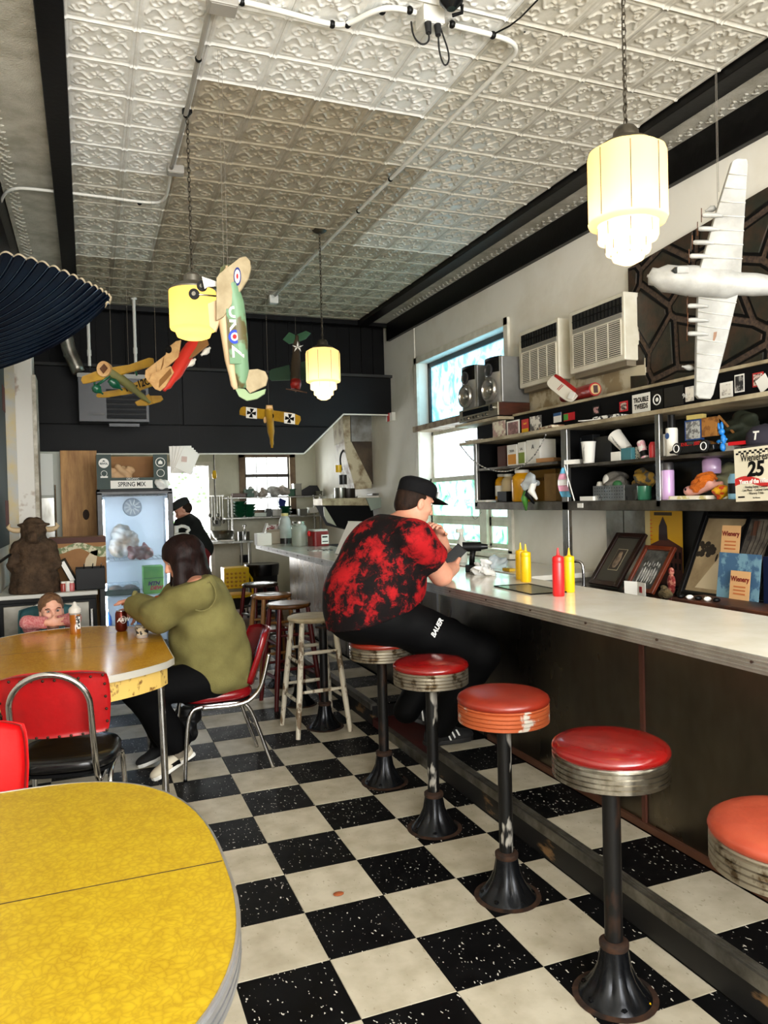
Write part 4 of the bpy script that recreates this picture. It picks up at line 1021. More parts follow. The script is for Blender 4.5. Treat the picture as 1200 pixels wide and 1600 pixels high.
# ---------------------------------------------------------------- the cook in the kitchen
ck = thing('person', 'cook in dark cap and black shirt bending over beside the fridge', 'person', (1.22, 9.3, 0), PI-.1)
CI = (T(1.22, 9.3, 0) @ rot(z=PI-.1)).inverted(); cw = lambda *p: CI @ Vector(p)
hc = cw(*at(286, 797, y=9.25)); HR = rot(y=.5); R3 = HR.to_3x3()
s = SD((-.22, -.34, -.01), (.72, .34, hc.z+.18), .009)
def ck_t(s, g=0):
    s.ell((-.02, 0, .95), (.13, .17, .13), .04, grow=g); s.cap((-.02, 0, .95), (.11, 0, 1.20), .14, .145, .05, grow=g); s.ell((.13, 0, 1.22), (.12, .19, .14), .05, grow=g); s.cap((.15, -.16, 1.29), (.15, .16, 1.29), .065, k=.05, grow=g)
ck_t(s); s.cap((.16, 0, 1.30), hc-Vector((.02, 0, .05)), .06, k=.03); head(s, hc, R3, 1)
for y in (-1, 1):
    s.cap((.16, y*.20, 1.27), (.30, y*.22, 1.08), .055, .045, .03); s.cap((.30, y*.22, 1.08), (.40, y*.10, .98), .042, .03, .02); hand(s, (.40, y*.10, .98), (.7, -y*.3, -.5), (0, 0, -1), 1, .6, -y)
    s.cap((-.02, y*.09, .92), (-.03, y*.10, .50), .09, .065, .03); s.cap((-.03, y*.10, .5), (-.04, y*.10, .06), .062, .045, .02); s.cap((-.06, y*.10, .045), (.13, y*.11, .035), .045, .035, .02)
sd_put(s, 'body', SKIN, ck)
s = SD((-.22, -.34, .8), (.5, .34, 1.42), .009); ck_t(s, .018)
for y in (-1, 1): s.cap((.16, y*.20, 1.27), (.30, y*.22, 1.08), .078, .075, .03, cut=.75)
s.folds(.004, 20); s.plane((.15, 0, 1.345), (.4, 0, 1)); s.plane((0, 0, .86), (0, 0, -1)); sd_put(s, 'shirt', mat('black t-shirt', (20, 22, 20), .85, spec=.2), ck)
s = SD((-.22, -.3, .42), (.3, .3, 1.0), .009); s.ell((-.02, 0, .92), (.15, .185, .12), .03)
for y in (-1, 1): s.cap((-.02, y*.09, .92), (-.03, y*.10, .50), .108, .095, .03, cut=.95)
sd_put(s, 'shorts', mat('dark red shorts', (110, 16, 20), .8), ck)
cap_child(ck, hc+R3 @ Vector((0, 0, .012)), R3, 1.08, mat('charcoal cap', (26, 28, 28), .85), mat('charcoal cap', (26, 28, 28), .85))
s = SD(hc-Vector((.15,)*3), hc+Vector((.15,)*3), .007); s.ell(hc+R3 @ Vector((-.03, 0, .01)), (.088, .082, .085), .01, R=R3); s.ell(hc+R3 @ Vector((.08, 0, -.05)), (.1, .2, .1), .01, 'sub', R=R3)
sd_put(s, 'hair', HAIRB, ck)
sd_ = SD(hc-Vector((.15,)*3), hc+Vector((.15,)*3), .007); sd_.ell(hc+R3 @ Vector((.03, 0, -.075)), (.062, .062, .05), .01, R=R3); sd_.ell(hc+R3 @ Vector((.06, 0, -.02)), (.08, .09, .03), .01, 'sub', R=R3)
sd_put(sd_, 'beard', HAIRB, ck)
for y in (-1, 1): MB().bb(-.1, .16, y*.1-.045, y*.1+.045, 0, .06).build('shoe', SHB, ck, bev=.02)

# ================================================================== SHELVES AND WALL BEHIND THE COUNTER
XS = 3.05
NX = lambda o: frame(o, (0, -1, 0), (-1, 0, 0))       # print on a face that looks into the room (-x)
NY = lambda o: frame(o, (1, 0, 0), (0, -1, 0))        # print on a face that looks to the shop front (-y)
bc = thing('back_counter', 'dark steel back counter under the framed pictures', 'counter', (3.1, 2, 0)); PB = T(-3.1, -2, 0)
MB().bb(2.85, XR-.02, -2.3, 4.42, .84, .879, PB).build('counter_top', mat('dark worn steel', (44, 42, 40), .3, .7, c2=(22, 20, 18), sc=5), bc, bev=.003)
MB().bb(2.88, XR-.02, -2.3, 4.42, 0, .84, PB).build('cabinet', MATTE, bc)
MB().bb(2.855, 2.88, 1.0, 2.6, .05, .80, PB).build('door', STEEL, bc); MB().bb(2.855, 2.88, 2.62, 4.40, .05, .80, PB).build('door', STEEL, bc)
bw2 = thing('work_counter', 'white work counter below the side window', 'counter', (3.1, 6, 0)); PB = T(-3.1, -6, 0)
MB().bb(2.80, XR-.02, 4.44, 8.2, .90, .934, PB).build('counter_top', LAM, bw2, bev=.003)
MB().bb(2.83, XR-.02, 4.44, 8.2, 0, .90, PB).build('cabinet', mat('grey cabinet', (120, 118, 110), .5), bw2)
struct(MB().bb(XR-.012, XR+.001, 2.3, 3.92, .88, 1.38).build('trim_9', mat('soot dark backsplash', (16, 16, 15), .5)), 'dark backsplash behind the framed street picture')
for k, (a, b_) in enumerate(((3.93, 4.24), (4.25, 4.43))):
    struct(MB().bb(XR-.012, XR+.001, a, b_, .88, 1.38).build('trim_1%d' % k, mat('crumpled foil steel', (176, 172, 162), .28, 1, c2=(120, 114, 104), sc=4, bump=.35, bsc=9)), ('wide', 'narrow')[k]+' steel backsplash sheet beside the shelf post')

su = thing('display_shelf', 'long stainless wall shelf unit crowded with knick-knacks', 'shelf', (3.24, 4, 1.4)); PH = T(-3.24, -4, -1.4)
YS0, YS1 = 1.6, 5.70
DS = mat('grimy steel shelf', (112, 106, 94), .4, .85, c2=(66, 58, 46), sc=7)
MB().bb(XS, XR-.005, YS0, YS1, 1.378, 1.439, PH).build('bottom_rail', DS, su, bev=.003)
MB().bb(XS+.005, XR-.005, 4.48, YS1, 1.70, 1.719, PH).build('shelf_board', DS, su); MB().bb(XS+.005, XR-.005, YS0, 4.36, 1.668, 1.687, PH).build('shelf_board', DS, su)
for a, b_ in ((YS1-.05, YS1), (4.36, 4.43), (3.465, 3.50), (2.35, 2.385)):
    MB().bb(XS, XS+.03, a, b_, (.88 if a == 4.36 else 1.40), 1.94, PH).build('post', STEEL, su, bev=.003)
MB().bb(XR-.02, XR-.004, YS0, YS1, 1.44, 1.93, PH).build('back_panel', mat('dark mirror back', (22, 22, 20), .25, .4), su)
MB().bb(XS+.03, XR-.004, YS1-.02, YS1, 1.44, 1.93, PH).build('end_panel', MATTE, su); MB().bb(XS+.03, XR-.004, 4.41, 4.43, 1.44, 1.93, PH).build('divider', MATTE, su)
BEIGE = mat('grubby beige board', (186, 174, 146), .6, c2=(140, 126, 98), sc=6)
MB().bb(XS-.02, XR-.004, YS0, 5.92, 1.93, 1.9545, PH).build('ledge_board', BEIGE, su, bev=.003)
MB().bb(3.21, 3.225, YS0, 5.92, 1.955, 2.12, PH).build('sticker_board', MATTE, su)
MB().bb(3.195, XR-.004, YS0, 5.3, 2.12, 2.139, PH).build('top_board', BEIGE, su, bev=.003)
MB().bb(3.06, XR-.004, 5.3, 6.05, 2.10, 2.124, PH).build('end_board', BEIGE, su, bev=.003)
MB().bb(XS-.004, XS, 4.19, 4.25, 1.395, 1.425, PH).build('price_label', PAPER, su)
hk = MB(); hk.bb(XS-.012, XS, 4.38, 4.43, 1.60, 1.66, PH); hk.build('latch_plate', BLACKP, su)

def ys(p0, p1, py, x): return at(p1, py, x=x).y, at(p0, py, x=x).y
def carton(name, label, cat, p0, p1, py, z0, x, dep, m, grp=None, tilt=0, face=None, txt=None, tm_=None, tsz=.03):
    a, b_ = ys(p0, p1, py, x); z1 = at((p0+p1)/2, py, x=x).z; w_, h_ = b_-a, z1-z0
    t = thing(name, label, cat, (x+dep/2, (a+b_)/2, z0), tilt, grp)
    MB().bb(-dep/2, dep/2, -w_/2, w_/2, 0, h_).build('body', m, t, bev=.0015)
    if face is not None: MB().bb(-dep/2-.001, -dep/2, -w_*.42, w_*.42, h_*.08, h_*.55).build('label_panel', face, t)
    if txt: text('lettering', txt, tsz, tm_ or BLACK, t, NX((-dep/2-.0016, 0, h_*.7)))
    return t
def jar(name, label, cat, px, pyb, z, x, r, h, m, lid=None, prof=None, grp=None, lab=None, y=None):
    y = at(px, pyb, x=x).y if y is None else y
    t = thing(name, label, cat, (x, y, z), 0, grp)
    MB().lathe(prof or [(0, 0), (r*.92, 0), (r, .01), (r, h*.68), (r*.9, h*.8), (r*.62, h*.88), (r*.6, h*.93), (0, h*.93)], 28).build('body', m, t, 1)
    if lid is not None: MB().lathe([(r*.66, h*.9), (r*.68, h*.91), (r*.68, h*.99), (r*.64, h), (0, h)], 24).build('lid', lid, t, 1)
    if lab is not None: MB().lathe([(r*1.005, h*.2), (r*1.008, h*.22), (r*1.008, h*.56), (r*1.005, h*.58)], 28).build('label_band', lab, t, 1)
    return t
def flat(name, label, cat, p0, p1, py0, py1, x, m, grp=None, th=.002, tilt=0, lean=0, detail=None):
    """a card or sheet standing on a shelf, facing the room"""
    a, b_ = ys(p0, p1, (py0+py1)/2, x); z1, z0 = at((p0+p1)/2, py0, x=x).z, at((p0+p1)/2, py1, x=x).z
    t = thing(name, label, cat, M=T(x, (a+b_)/2, z0) @ rot(x=tilt) @ rot(y=lean), group=grp)
    w_, h_ = b_-a, z1-z0
    MB().bb(-th/2, th/2, -w_/2, w_/2, 0, h_).build('sheet', m, t)
    if detail: detail(t, -th/2, w_, h_)
    return t
# receiver and speakers -------------------------------------------------------------------
rv = thing('stereo_receiver', 'vintage silver stereo receiver with wooden case under the speakers', 'receiver', (3.08, 5.665, 2.125)); 
MB().bb(.012, .30, -.335, .335, .012, .115).build('case', mat('walnut case', (74, 34, 18), .4, c2=(52, 22, 10), sc=6, stretch=(1, 1, 6)), rv, bev=.002)
MB().bb(0, .014, -.338, .338, .012, .118).build('face_plate', mat('champagne aluminium', (168, 160, 140), .35, .8), rv, bev=.002)
MB().bb(-.002, .0, -.19, .27, .062, .105).build('tuner_window', mat('dark tuner glass', (20, 24, 28), .1), rv)
for k in range(9): MB().cyl((0, .28-k*.055, .036), (-.014, .28-k*.055, .036), .011 if k % 3 else .007, n=12).build('knob', ALU, rv, 1)
MB().cyl((0, -.26, .08), (-.018, -.26, .08), .026, n=20).build('tuning_knob', ALU, rv, 1)
for s in (-.28, .28): MB().cyl((.06, s, 0), (.06, s, .013), .015, n=10).cyl((.25, s, 0), (.25, s, .013), .015, n=10).build('foot', RUBBER, rv)
def speaker(y, label, z=2.244):
    t = thing('loudspeaker', label, 'speaker', (3.11, y, z), .06, 'silver bookshelf loudspeakers')
    SIL = mat('silver speaker cabinet', (150, 150, 148), .35, .5, c2=(128, 128, 126), sc=3)
    MB().bb(.02, .30, -.125, .125, 0, .375).build('cabinet', SIL, t, bev=.008)
    MB().sheet(lambda u, v: (.02-.028*math.sin(PI*u)**.6, .125-.25*u, .375*v), 14, 2, .004).build('front_baffle', mat('pearl baffle', (168, 166, 160), .3, .4), t, 'all')
    MB().sheet(lambda u, v: (.018-.034*math.sin(PI*u)**.6, .118-.236*u, .25+.125*v), 14, 4, .004).build('tweeter_panel', BLACKP, t, 'all')
    MB().lathe([(.052, 0), (.056, .012), (.05, .016), (.04, .006), (.015, .004), (0, .008)], 28, T(-.012, .01, .275) @ rot(y=-PI/2)).build('mid_driver', mat('driver ring', (96, 96, 98), .3, .7), t, 1)
    w_ = MB().lathe([(.098, 0), (.102, .02), (.094, .034), (.082, .036), (.076, .022), (.06, .018), (.05, .006), (.034, .0), (.03, .018), (.018, .03), (0, .034)], 36, T(-.008, .0, .115) @ rot(y=-PI/2)).build('woofer', mat('woofer ring', (158, 154, 146), .28, .8), t, 1)
speaker(5.475, 'silver loudspeaker whose full side shows, next to the air conditioner'); speaker(5.89, 'silver loudspeaker partly hidden, next to the window')
# air conditioners ----------------------------------------------------------------------
def aircon(y0, y1, label, z0=2.35, z1=2.80):
    t = thing('air_conditioner', label, 'air conditioner', (3.29, (y0+y1)/2, z0), 0, 'wall air conditioners'); w_ = y1-y0; h_ = z1-z0
    AC = mat('aged cream plastic', (226, 221, 206), .45, c2=(206, 199, 178), sc=4); ACD = mat('dark grille slot', (34, 34, 33), .6)
    MB().bb(0, .145, -w_/2, w_/2, 0, h_).build('housing', AC, t, bev=.008)
    MB().bb(-.004, .0, -w_/2+.02, w_/2-.05, h_*.70, h_*.93).build('outlet_grille', ACD, t)
    for k in range(14): MB().bb(-.010, .002, -w_/2+.03+k*(w_-.09)/13, -w_/2+.035+k*(w_-.09)/13, h_*.71, h_*.92).build('vane', BLACKP, t)
    MB().bb(-.010, .002, -w_/2+.02, w_/2-.05, h_*.81, h_*.825).build('vane', BLACKP, t)
    MB().bb(-.006, .0, -w_/2+.02, w_/2-.05, h_*.63, h_*.69).build('control_strip', mat('grey control strip', (140, 138, 130), .4), t)
    MB().bb(-.003, .0, -w_/2+.03, w_/2-.05, h_*.08, h_*.60).build('intake_backing', ACD, t)
    for k in range(17): MB().bb(-.008, -.001, -w_/2+.03, w_/2-.05, h_*.085+k*h_*.0305, h_*.085+k*h_*.0305+.0065).build('slat', AC, t)
    for k in range(5): MB().bb(-.009, -.001, -w_/2+.03+k*(w_-.08)/4-.004, -w_/2+.03+k*(w_-.08)/4+.004, h_*.08, h_*.60).build('slat_post', AC, t)
    MB().bb(.03, .145, -w_/2+.02, w_/2-.02, -.035, 0).build('bracket', mat('dirty bracket', (120, 110, 92), .6), t)
    return t
aircon(4.78, 5.335, 'window air conditioner behind the loudspeakers'); aircon(4.04, 4.645, 'window air conditioner beside the dark stone mural', 2.355, 2.80)
struct(MB().bb(XR-.03, XR+.001, 3.98, 5.50, 2.16, 2.36).build('trim_12', mat('torn paper patch', (196, 186, 160), .8, c2=(150, 132, 100), sc=5, mix=(.45, .55))), 'patched board under the air conditioners')
# dark stone mural ------------------------------------------------------------------------
mu = struct(MB().prism([(4.14, 2.14), (4.14, 2.985), (2.9, 3.10), (1.2, 3.25), (1.2, 2.14)], .02, T(XR-.02, 0, 0) @ frame((0, 0, 0), (0, 1, 0), (1, 0, 0))).build('trim_13', mat('speckled brown mortar', (84, 66, 52), .8, c2=(46, 36, 30), sc=60)), 'dark painted flagstone relief above the shelf')
rs = random.Random(11); seeds = [(1.3+.34*i+rs.uniform(-.15, .15)+.17*(j % 2), 2.1+.25*j+rs.uniform(-.11, .11)) for i in range(10) for j in range(5)]
def clip(P, nx_, ny_, d):
    Q = []
    for i in range(len(P)):
        a, b_ = P[i], P[(i+1) % len(P)]; fa, fb = nx_*a[0]+ny_*a[1]-d, nx_*b_[0]+ny_*b_[1]-d
        if fa <= 0: Q.append(a)
        if (fa < 0 < fb) or (fb < 0 < fa): k = fa/(fa-fb); Q.append((a[0]+(b_[0]-a[0])*k, a[1]+(b_[1]-a[1])*k))
    return Q
STN = mat('dark green brown stone', (30, 32, 22), .55, c2=(58, 40, 26), sc=9, mix=(.4, .65), bump=.4, bsc=20, det=6)
for i, p in enumerate(seeds):
    def cell(g):
        P = [(1.2, 2.14), (4.12, 2.14), (4.12, 2.98), (2.9, 3.09), (1.2, 3.24)]
        for j, q in enumerate(seeds):
            if j != i:
                nx_, ny_ = q[0]-p[0], q[1]-p[1]; L_ = math.hypot(nx_, ny_); nx_ /= L_; ny_ /= L_
                P = clip(P, nx_, ny_, nx_*(p[0]+q[0])/2+ny_*(p[1]+q[1])/2-g)
                if len(P) < 3: return None
        return P
    A, B = cell(.018), cell(.034)
    if A and B and len(B) > 2:
        o = MB().prism(A, .006, T(XR-.026, 0, 0) @ frame((0, 0, 0), (0, 1, 0), (1, 0, 0))).build('stone_border', BLACK, mu)
        MB().prism(B, .012, T(XR-.034, 0, 0) @ frame((0, 0, 0), (0, 1, 0), (1, 0, 0))).build('stone', STN, mu, bev=.003)
# stickers, cards and paper on the ledge ------------------------------------------------------
def blotch(name, c, c2, sc): return mat(name, c, .7, c2=c2, sc=sc, mix=(.47, .53), det=5)
def inner(m, k=.8):
    return lambda t, x, w_, h_: MB().bb(x-.0008, x, -w_*k/2, w_*k/2, h_*(1-k)/2, h_*(1+k)/2).build('print', m, t)
SX = 3.206
def tx(body, c, sz, dy=0, dz=.5, **k):
    return lambda t, x, w_, h_: text('lettering', body, sz, mat('print %s' % (c,), c, .7), t, NX((x-.001, dy, h_*dz)), **k)
G = 'stickers and cards along the shelf ledge'
flat('sticker', 'pale cartoon-sketch card leaning on the ledge under the receiver', 'card', 770, 790, 658, 684, 3.12, blotch('sketch card', (226, 220, 200), (180, 150, 140), 18), G)
flat('sticker', 'round-edged photo card second in the row under the receiver', 'card', 792, 812, 657, 681, 3.12, PAPER, G, detail=inner(blotch('pinkish photo', (120, 90, 88), (160, 122, 120), 20)))
flat('sticker', 'red label card with yellow foot on the ledge', 'card', 815, 826, 655, 676, 3.12, mat('red label', (190, 36, 26), .5), G, detail=lambda t, x, w_, h_: (MB().bb(x-.001, x, -w_*.45, w_*.45, 0, h_*.3).build('yellow_band', YELLOWP, t), text('lettering', 'Land', .022, mat('yellow print', (240, 210, 60), .6), t, NX((x-.001, 0, h_*.68)))))
flat('sticker', 'black and white comic card bending forward on the ledge', 'card', 828, 846, 650, 674, 3.12, blotch('comic print', (220, 216, 206), (90, 86, 84), 20), G)
flat('sticker', 'small blue-topped card on the black ledge board', 'card', 865, 877, 645, 660, SX, PAPER, G, detail=lambda t, x, w_, h_: MB().bb(x-.001, x, -w_/2, w_/2, h_*.68, h_).build('blue_band', mat('band blue', (52, 90, 140), .6), t))
flat('sticker', 'small red and green cartoon-face sticker on the ledge board', 'sticker', 881, 898, 645, 657, SX, mat('sticker red', (190, 24, 36), .5), G, detail=lambda t, x, w_, h_: MB().bb(x-.001, x, w_*.1, w_*.5, h_*.1, h_*.9).build('green_patch', mat('sticker green', (70, 150, 60), .5), t))
flat('sticker', 'black oval sticker with a pink figure', 'sticker', 926, 937, 634, 648, SX, BLACK, G, detail=inner(blotch('pink figure', (200, 150, 150), (20, 20, 20), 60), .7))
flat('sticker', 'small square red and black skull sticker', 'sticker', 968, 981, 627, 643, SX, mat('sticker red', (190, 24, 36), .5), G, detail=inner(blotch('black on red', (20, 10, 10), (200, 180, 170), 70), .7))
flat('sticker', 'large white sticker with jagged black lettering', 'sticker', 988, 1016, 615, 644, SX, PAPER, G, detail=lambda t, x, w_, h_: (text('lettering', 'TROUBLE', .042, BLACK, t, NX((x-.001, 0, h_*.66)), bold=.0015, sx=.75), text('lettering', 'TWEEDS', .042, BLACK, t, NX((x-.001, 0, h_*.30)), bold=.0015, sx=.75)))
flat('sticker', 'black sticker with a white ring emblem', 'sticker', 1018, 1036, 609, 640, SX-.001, BLACK, G, detail=lambda t, x, w_, h_: (MB().tube([(x-.002, .03*math.cos(a), h_*.5+.03*math.sin(a)) for a in np.linspace(0, 2*PI, 25)[:-1]], .0035, 6, closed=True).build('ring_emblem', PAPER, t), MB().ell((x-.001, 0, h_*.5), (.002, .013, .013), 12, 8).build('dot_emblem', PAPER, t)))
flat('sticker', 'black sticker with a tiny white 96 mark', 'sticker', 1038, 1068, 604, 634, SX-.001, mat('near black sticker', (18, 18, 20), .4), G, detail=tx('96', (230, 230, 226), .04, -.09, .4))
flat('sticker', 'pale sketch card beside the wing tip of the white airplane', 'card', 1071, 1084, 604, 627, SX-.001, blotch('pencil sketch', (226, 220, 208), (186, 180, 172), 24), G)
flat('sticker', 'white card with a grey figure drawing', 'card', 1125, 1145, 597, 621, SX-.001, PAPER, G, detail=inner(blotch('grey drawing', (226, 222, 214), (170, 163, 155), 26), .7))
flat('sticker', 'tall white sticker with dense black ornament', 'sticker', 1148, 1163, 585, 613, SX-.001, PAPER, G, detail=inner(blotch('dense ornament', (40, 40, 40), (150, 148, 144), 30), .84))
flat('sticker', 'red and black poster sticker half covered by white paper', 'sticker', 1176, 1193, 582, 604, SX-.001, mat('poster red', (180, 40, 40), .6), G, detail=inner(blotch('black poster art', (20, 12, 12), (214, 190, 180), 70), .8))
flat('paper_sheet', 'blank white paper stuck at the right end of the ledge', 'paper', 1188, 1206, 585, 608, SX-.012, PAPER, None, tilt=-.5)
def loose(name, label, px, py, z, x, w_, d_, rz, m=PAPER, th=.003, grp=None, pitch=0, cat='paper'):
    y = at(px, py, x=x).y; o = MB().bb(-w_/2, w_/2, -d_/2, d_/2, 0, th, rot(y=pitch)).build(name, m)
    o.location = (x, y, z); o.rotation_euler = (0, 0, rz); return tag(o, label, cat, grp)
G2 = 'loose papers on the ledge'
loose('paper_scrap', 'crumpled pale receipts at the window end of the ledge', 745, 685, 1.957, 3.10, .10, .20, .2, blotch('receipt', (206, 200, 186), (150, 140, 126), 30), .012, G2)
loose('paper_scrap', 'cream paper bundle lying mid ledge beside the comic card', 862, 668, 1.957, 3.09, .10, .22, -.2, blotch('cream scraps', (206, 196, 170), (150, 110, 80), 25), .016, G2)
loose('paper_scrap', 'white envelope sticking out over the ledge edge', 930, 655, 1.957, 3.07, .12, .18, .5, PAPER, .004, G2)
loose('paper_scrap', 'black and white striped leaflet pile on the ledge', 955, 645, 1.957, 3.11, .12, .20, .2, blotch('striped leaflet', (24, 24, 24), (214, 212, 206), 40), .02, G2)
# upper left bay: tins, jars -----------------------------------------------------------------
GT = 'tins and cartons in the window-end shelf bay'
carton('spice_tin', 'dark red-brown tin in the shadow of the left shelf bay', 'tin', 777, 790, 697, 1.72, 3.16, .10, mat('brown tin', (70, 26, 14), .4), GT)
carton('food_tin', 'white tin with orange okra picture and black label', 'tin', 792, 807, 695, 1.72, 3.12, .12, PAPER, GT, face=mat('okra orange', (206, 140, 40), .6), txt='OKRA', tsz=.028)
carton('food_tin', 'white tin with green vegetable picture', 'tin', 809, 820, 691, 1.72, 3.12, .12, PAPER, GT, face=mat('veg green', (120, 140, 40), .6), txt='SAL', tsz=.028)
carton('carton', 'plain white carton beside the vegetable tins', 'carton', 822, 843, 687, 1.72, 3.12, .14, PAPER, GT, txt='A', tsz=.05)
jar('storage_jar', 'short pale roll-ended tub behind the white carton', 'tub', 852, 710, 1.72, 3.22, .05, .15, WHITE)
loose('paper_roll', 'brown crumpled paper roll at the right of the tins', 858, 715, 1.722, 3.12, .10, .16, .3, CARD, .03)
MUST = mat('yellow mustard fill', (206, 146, 14), .25); CREAMJ = mat('pale mayonnaise fill', (200, 180, 140), .3)
jar('condiment_jar', 'smaller mustard jar with paper label at the back of the bay', 'jar', 786, 768, 1.44, 3.24, .065, .23, MUST, WHITE, lab=PAPER)
jar('condiment_jar', 'pale cream jar between the two mustard jars', 'jar', 796, 768, 1.44, 3.20, .062, .225, CREAMJ, WHITE)
jar('condiment_jar', 'large glossy mustard jar with white lid', 'jar', 816, 768, 1.44, 3.14, .08, .245, MUST, WHITE)
carton('carton', 'yellow-brown printed carton with dark lettering behind the mustard', 'carton', 826, 868, 734, 1.44, 3.28, .10, mat('printed kraft', (140, 104, 40), .7), None, txt='MERS BAY', tsz=.035)
carton('carton', 'tall beige carton at the post end of the bay', 'carton', 850, 868, 740, 1.44, 3.18, .10, mat('beige carton', (156, 124, 76), .7, c2=(130, 100, 60), sc=5))
carton('coffee_grinder', 'small black box in front of the mustard jars', 'box', 777, 791, 768, 1.44, 3.09, .08, BLACKP)
loose('plate', 'white plate lying at the window end of the lower bay', 763, 780, 1.441, 3.12, .16, .16, .1, WHITE, .015, None, 0, 'plate')
bagc = glass('crinkled clear plastic', (225, 232, 236), .15, .5)
def crumple(name, label, cat, loc, r, m, seed, parts=None):
    t = thing(name, label, cat, loc); rr = random.Random(seed); s = SD((-.16, -.16, -.16), (.16, .16, .16), .008)
    for k in range(7): s.ell([rr.uniform(-.5, .5)*r[i] for i in range(3)], [r[i]*rr.uniform(.45, .75) for i in range(3)], .015, R=rot(rr.random()*3, rr.random()*3, 0))
    s.folds(.006, 60, seed); sd_put(s, 'bag', m, t); return t
p = at(828, 757, x=3.02); tb = crumple('plastic_bag', 'clear and green plastic bag hanging over the shelf rail', 'bag', p, (.05, .07, .09), bagc, 3)
for k, (dy, dz, L_, mm) in enumerate(((.03, -.05, .14, 'g'), (-.02, -.03, .11, 'k'), (-.06, -.01, .10, 'w'))):
    MB().tube([(0, dy, dz+.03), (-.02, dy+.015, dz-L_*.4), (.0, dy+.03*(1 if k == 0 else -1), dz-L_)], [.022, .028, .008], 8).build('wrapper', {'g': mat('green wrapper', (70, 130, 50), .4), 'k': BLACKP, 'w': PAPER}[mm], tb, 'all')
cordo = MB().tube([at(720, 697, x=3.02), at(740, 722, x=3.02), at(770, 737, x=3.02), at(805, 736, x=3.02), at(835, 715, x=3.02), at(853, 679, x=3.022)], .005, 6, smooth=2).build('bead_cord', blotch('black and white cord', (20, 20, 20), (220, 218, 210), 90)); tag(cordo, 'black and white beaded cord looping across the left shelf bay', 'cord')
wire = MB().tube([at(730, 697, x=3.045), at(742, 740, x=3.045), at(736, 800, x=3.045), at(742, 815, x=3.045), at(752, 800, x=3.045)], .0018, 5, smooth=2).build('thin_wire', BLACK); tag(wire, 'thin black wire drooping from the shelf end past the window', 'wire')
# flag on the post ---------------------------------------------------------------------------
p = at(886, 728, x=3.02); fg = thing('hand_flag', 'small pink, white and blue striped hand flag on the steel post', 'flag', p)
MB().tube([(0, .03, .005), (0, -.075, -.235)], .004, 6).build('stick', PAPER, fg)
for k, c in enumerate(((96, 170, 205), (225, 160, 185), (238, 236, 234), (225, 160, 185), (96, 170, 205))):
    f0, f1 = k/5, (k+1)/5
    MB().sheet(lambda u, v: (-.012-.008*math.sin(5*u+4*(f0+(f1-f0)*v)), (1-u)*(.034+.05*math.sin(2.6*(f0+(f1-f0)*v)))+u*(.026-.09*(f0+(f1-f0)*v)), -.01-.20*(f0+(f1-f0)*v)), 8, 4, .001).build('stripe', mat('flag %d' % c[0], c, .8), fg, 'all')
# middle bay ------------------------------------------------------------------------------------
cup = [(0, 0), (.034, 0), (.036, .004), (.047, .135), (.050, .14), (.047, .143), (.044, .135), (.033, .01), (0, .008)]
def papercup(name, label, px, pyb, x, z, M_=None, txt=True, sc=1.0):
    y = at(px, pyb, x=x).y; t = thing(name, label, 'cup', M=T(x, y, z) @ (M_ or Matrix.Identity(4)) @ Matrix.Scale(sc, 4))
    MB().lathe(cup, 28).build('cup_body', PAPER, t, 1)
    if txt: text('lettering', 'COMPOSTABLE', .02, BLACK, t, NX((-.0435, -.008, .07)) @ rot(z=PI/2), sx=.8)
    return t
papercup('paper_cup', 'upright white compostable paper cup on the middle shelf', 920, 722, 3.10, 1.688)
papercup('paper_cup', 'cream paper cup tipped over above the middle shelf clutter', 980, 688, 3.20, 1.76, rot(x=-.75, y=-.2))
for k, (p0, p1, py, c) in enumerate(((897, 907, 685, 'spine dark navy'), (908, 926, 680, 'spine charcoal'), (927, 955, 682, 'spine black'))):
    carton('binder', ('navy binder', 'charcoal binder', 'black binder')[k]+' standing at the back of the middle shelf', 'binder', p0, p1, py, 1.688, 3.19, .06, mat(c, ((16, 18, 24), (22, 24, 28), (12, 12, 13))[k], .4), 'binders at the back of the middle shelf')
p = at(897, 722, x=3.09); loose('paper_scrap', 'folded white napkin at the left of the middle shelf', 897, 722, 1.69, 3.09, .06, .12, .4, PAPER, .03)
carton('small_box', 'small plain white box beside the teal tin', 'box', 954, 969, 706, 1.688, 3.09, .06, PAPER)
carton('small_tin', 'teal tin with white label and tan lid', 'tin', 970, 986, 700, 1.688, 3.09, .07, mat('teal tin', (60, 116, 126), .4))
carton('small_tin', 'dark ornate tin box beside the teal tin', 'tin', 988, 999, 698, 1.688, 3.12, .06, blotch('ornate black', (20, 20, 20), (180, 176, 160), 60))
t = thing('drink_can', 'pink and white slim can leaning on the middle shelf', 'can', M=T(3.12, at(1008, 714, x=3.12).y, 1.69) @ rot(x=-.35))
MB().lathe([(0, 0), (.02, 0), (.024, .006), (.024, .105), (.019, .112), (0, .112)], 20).build('can', blotch('pink can', (226, 170, 180), (230, 226, 222), 30), t, 1); MB().lathe([(.0242, .01), (.0244, .045)], 20).build('label_band', BLACK, t, 1)
jar('tumbler', 'red and pink tumbler beside the shelf divider', 'tumbler', 1020, 712, 1.688, 3.10, .022, .10, mat('red tumbler', (190, 40, 46), .3))
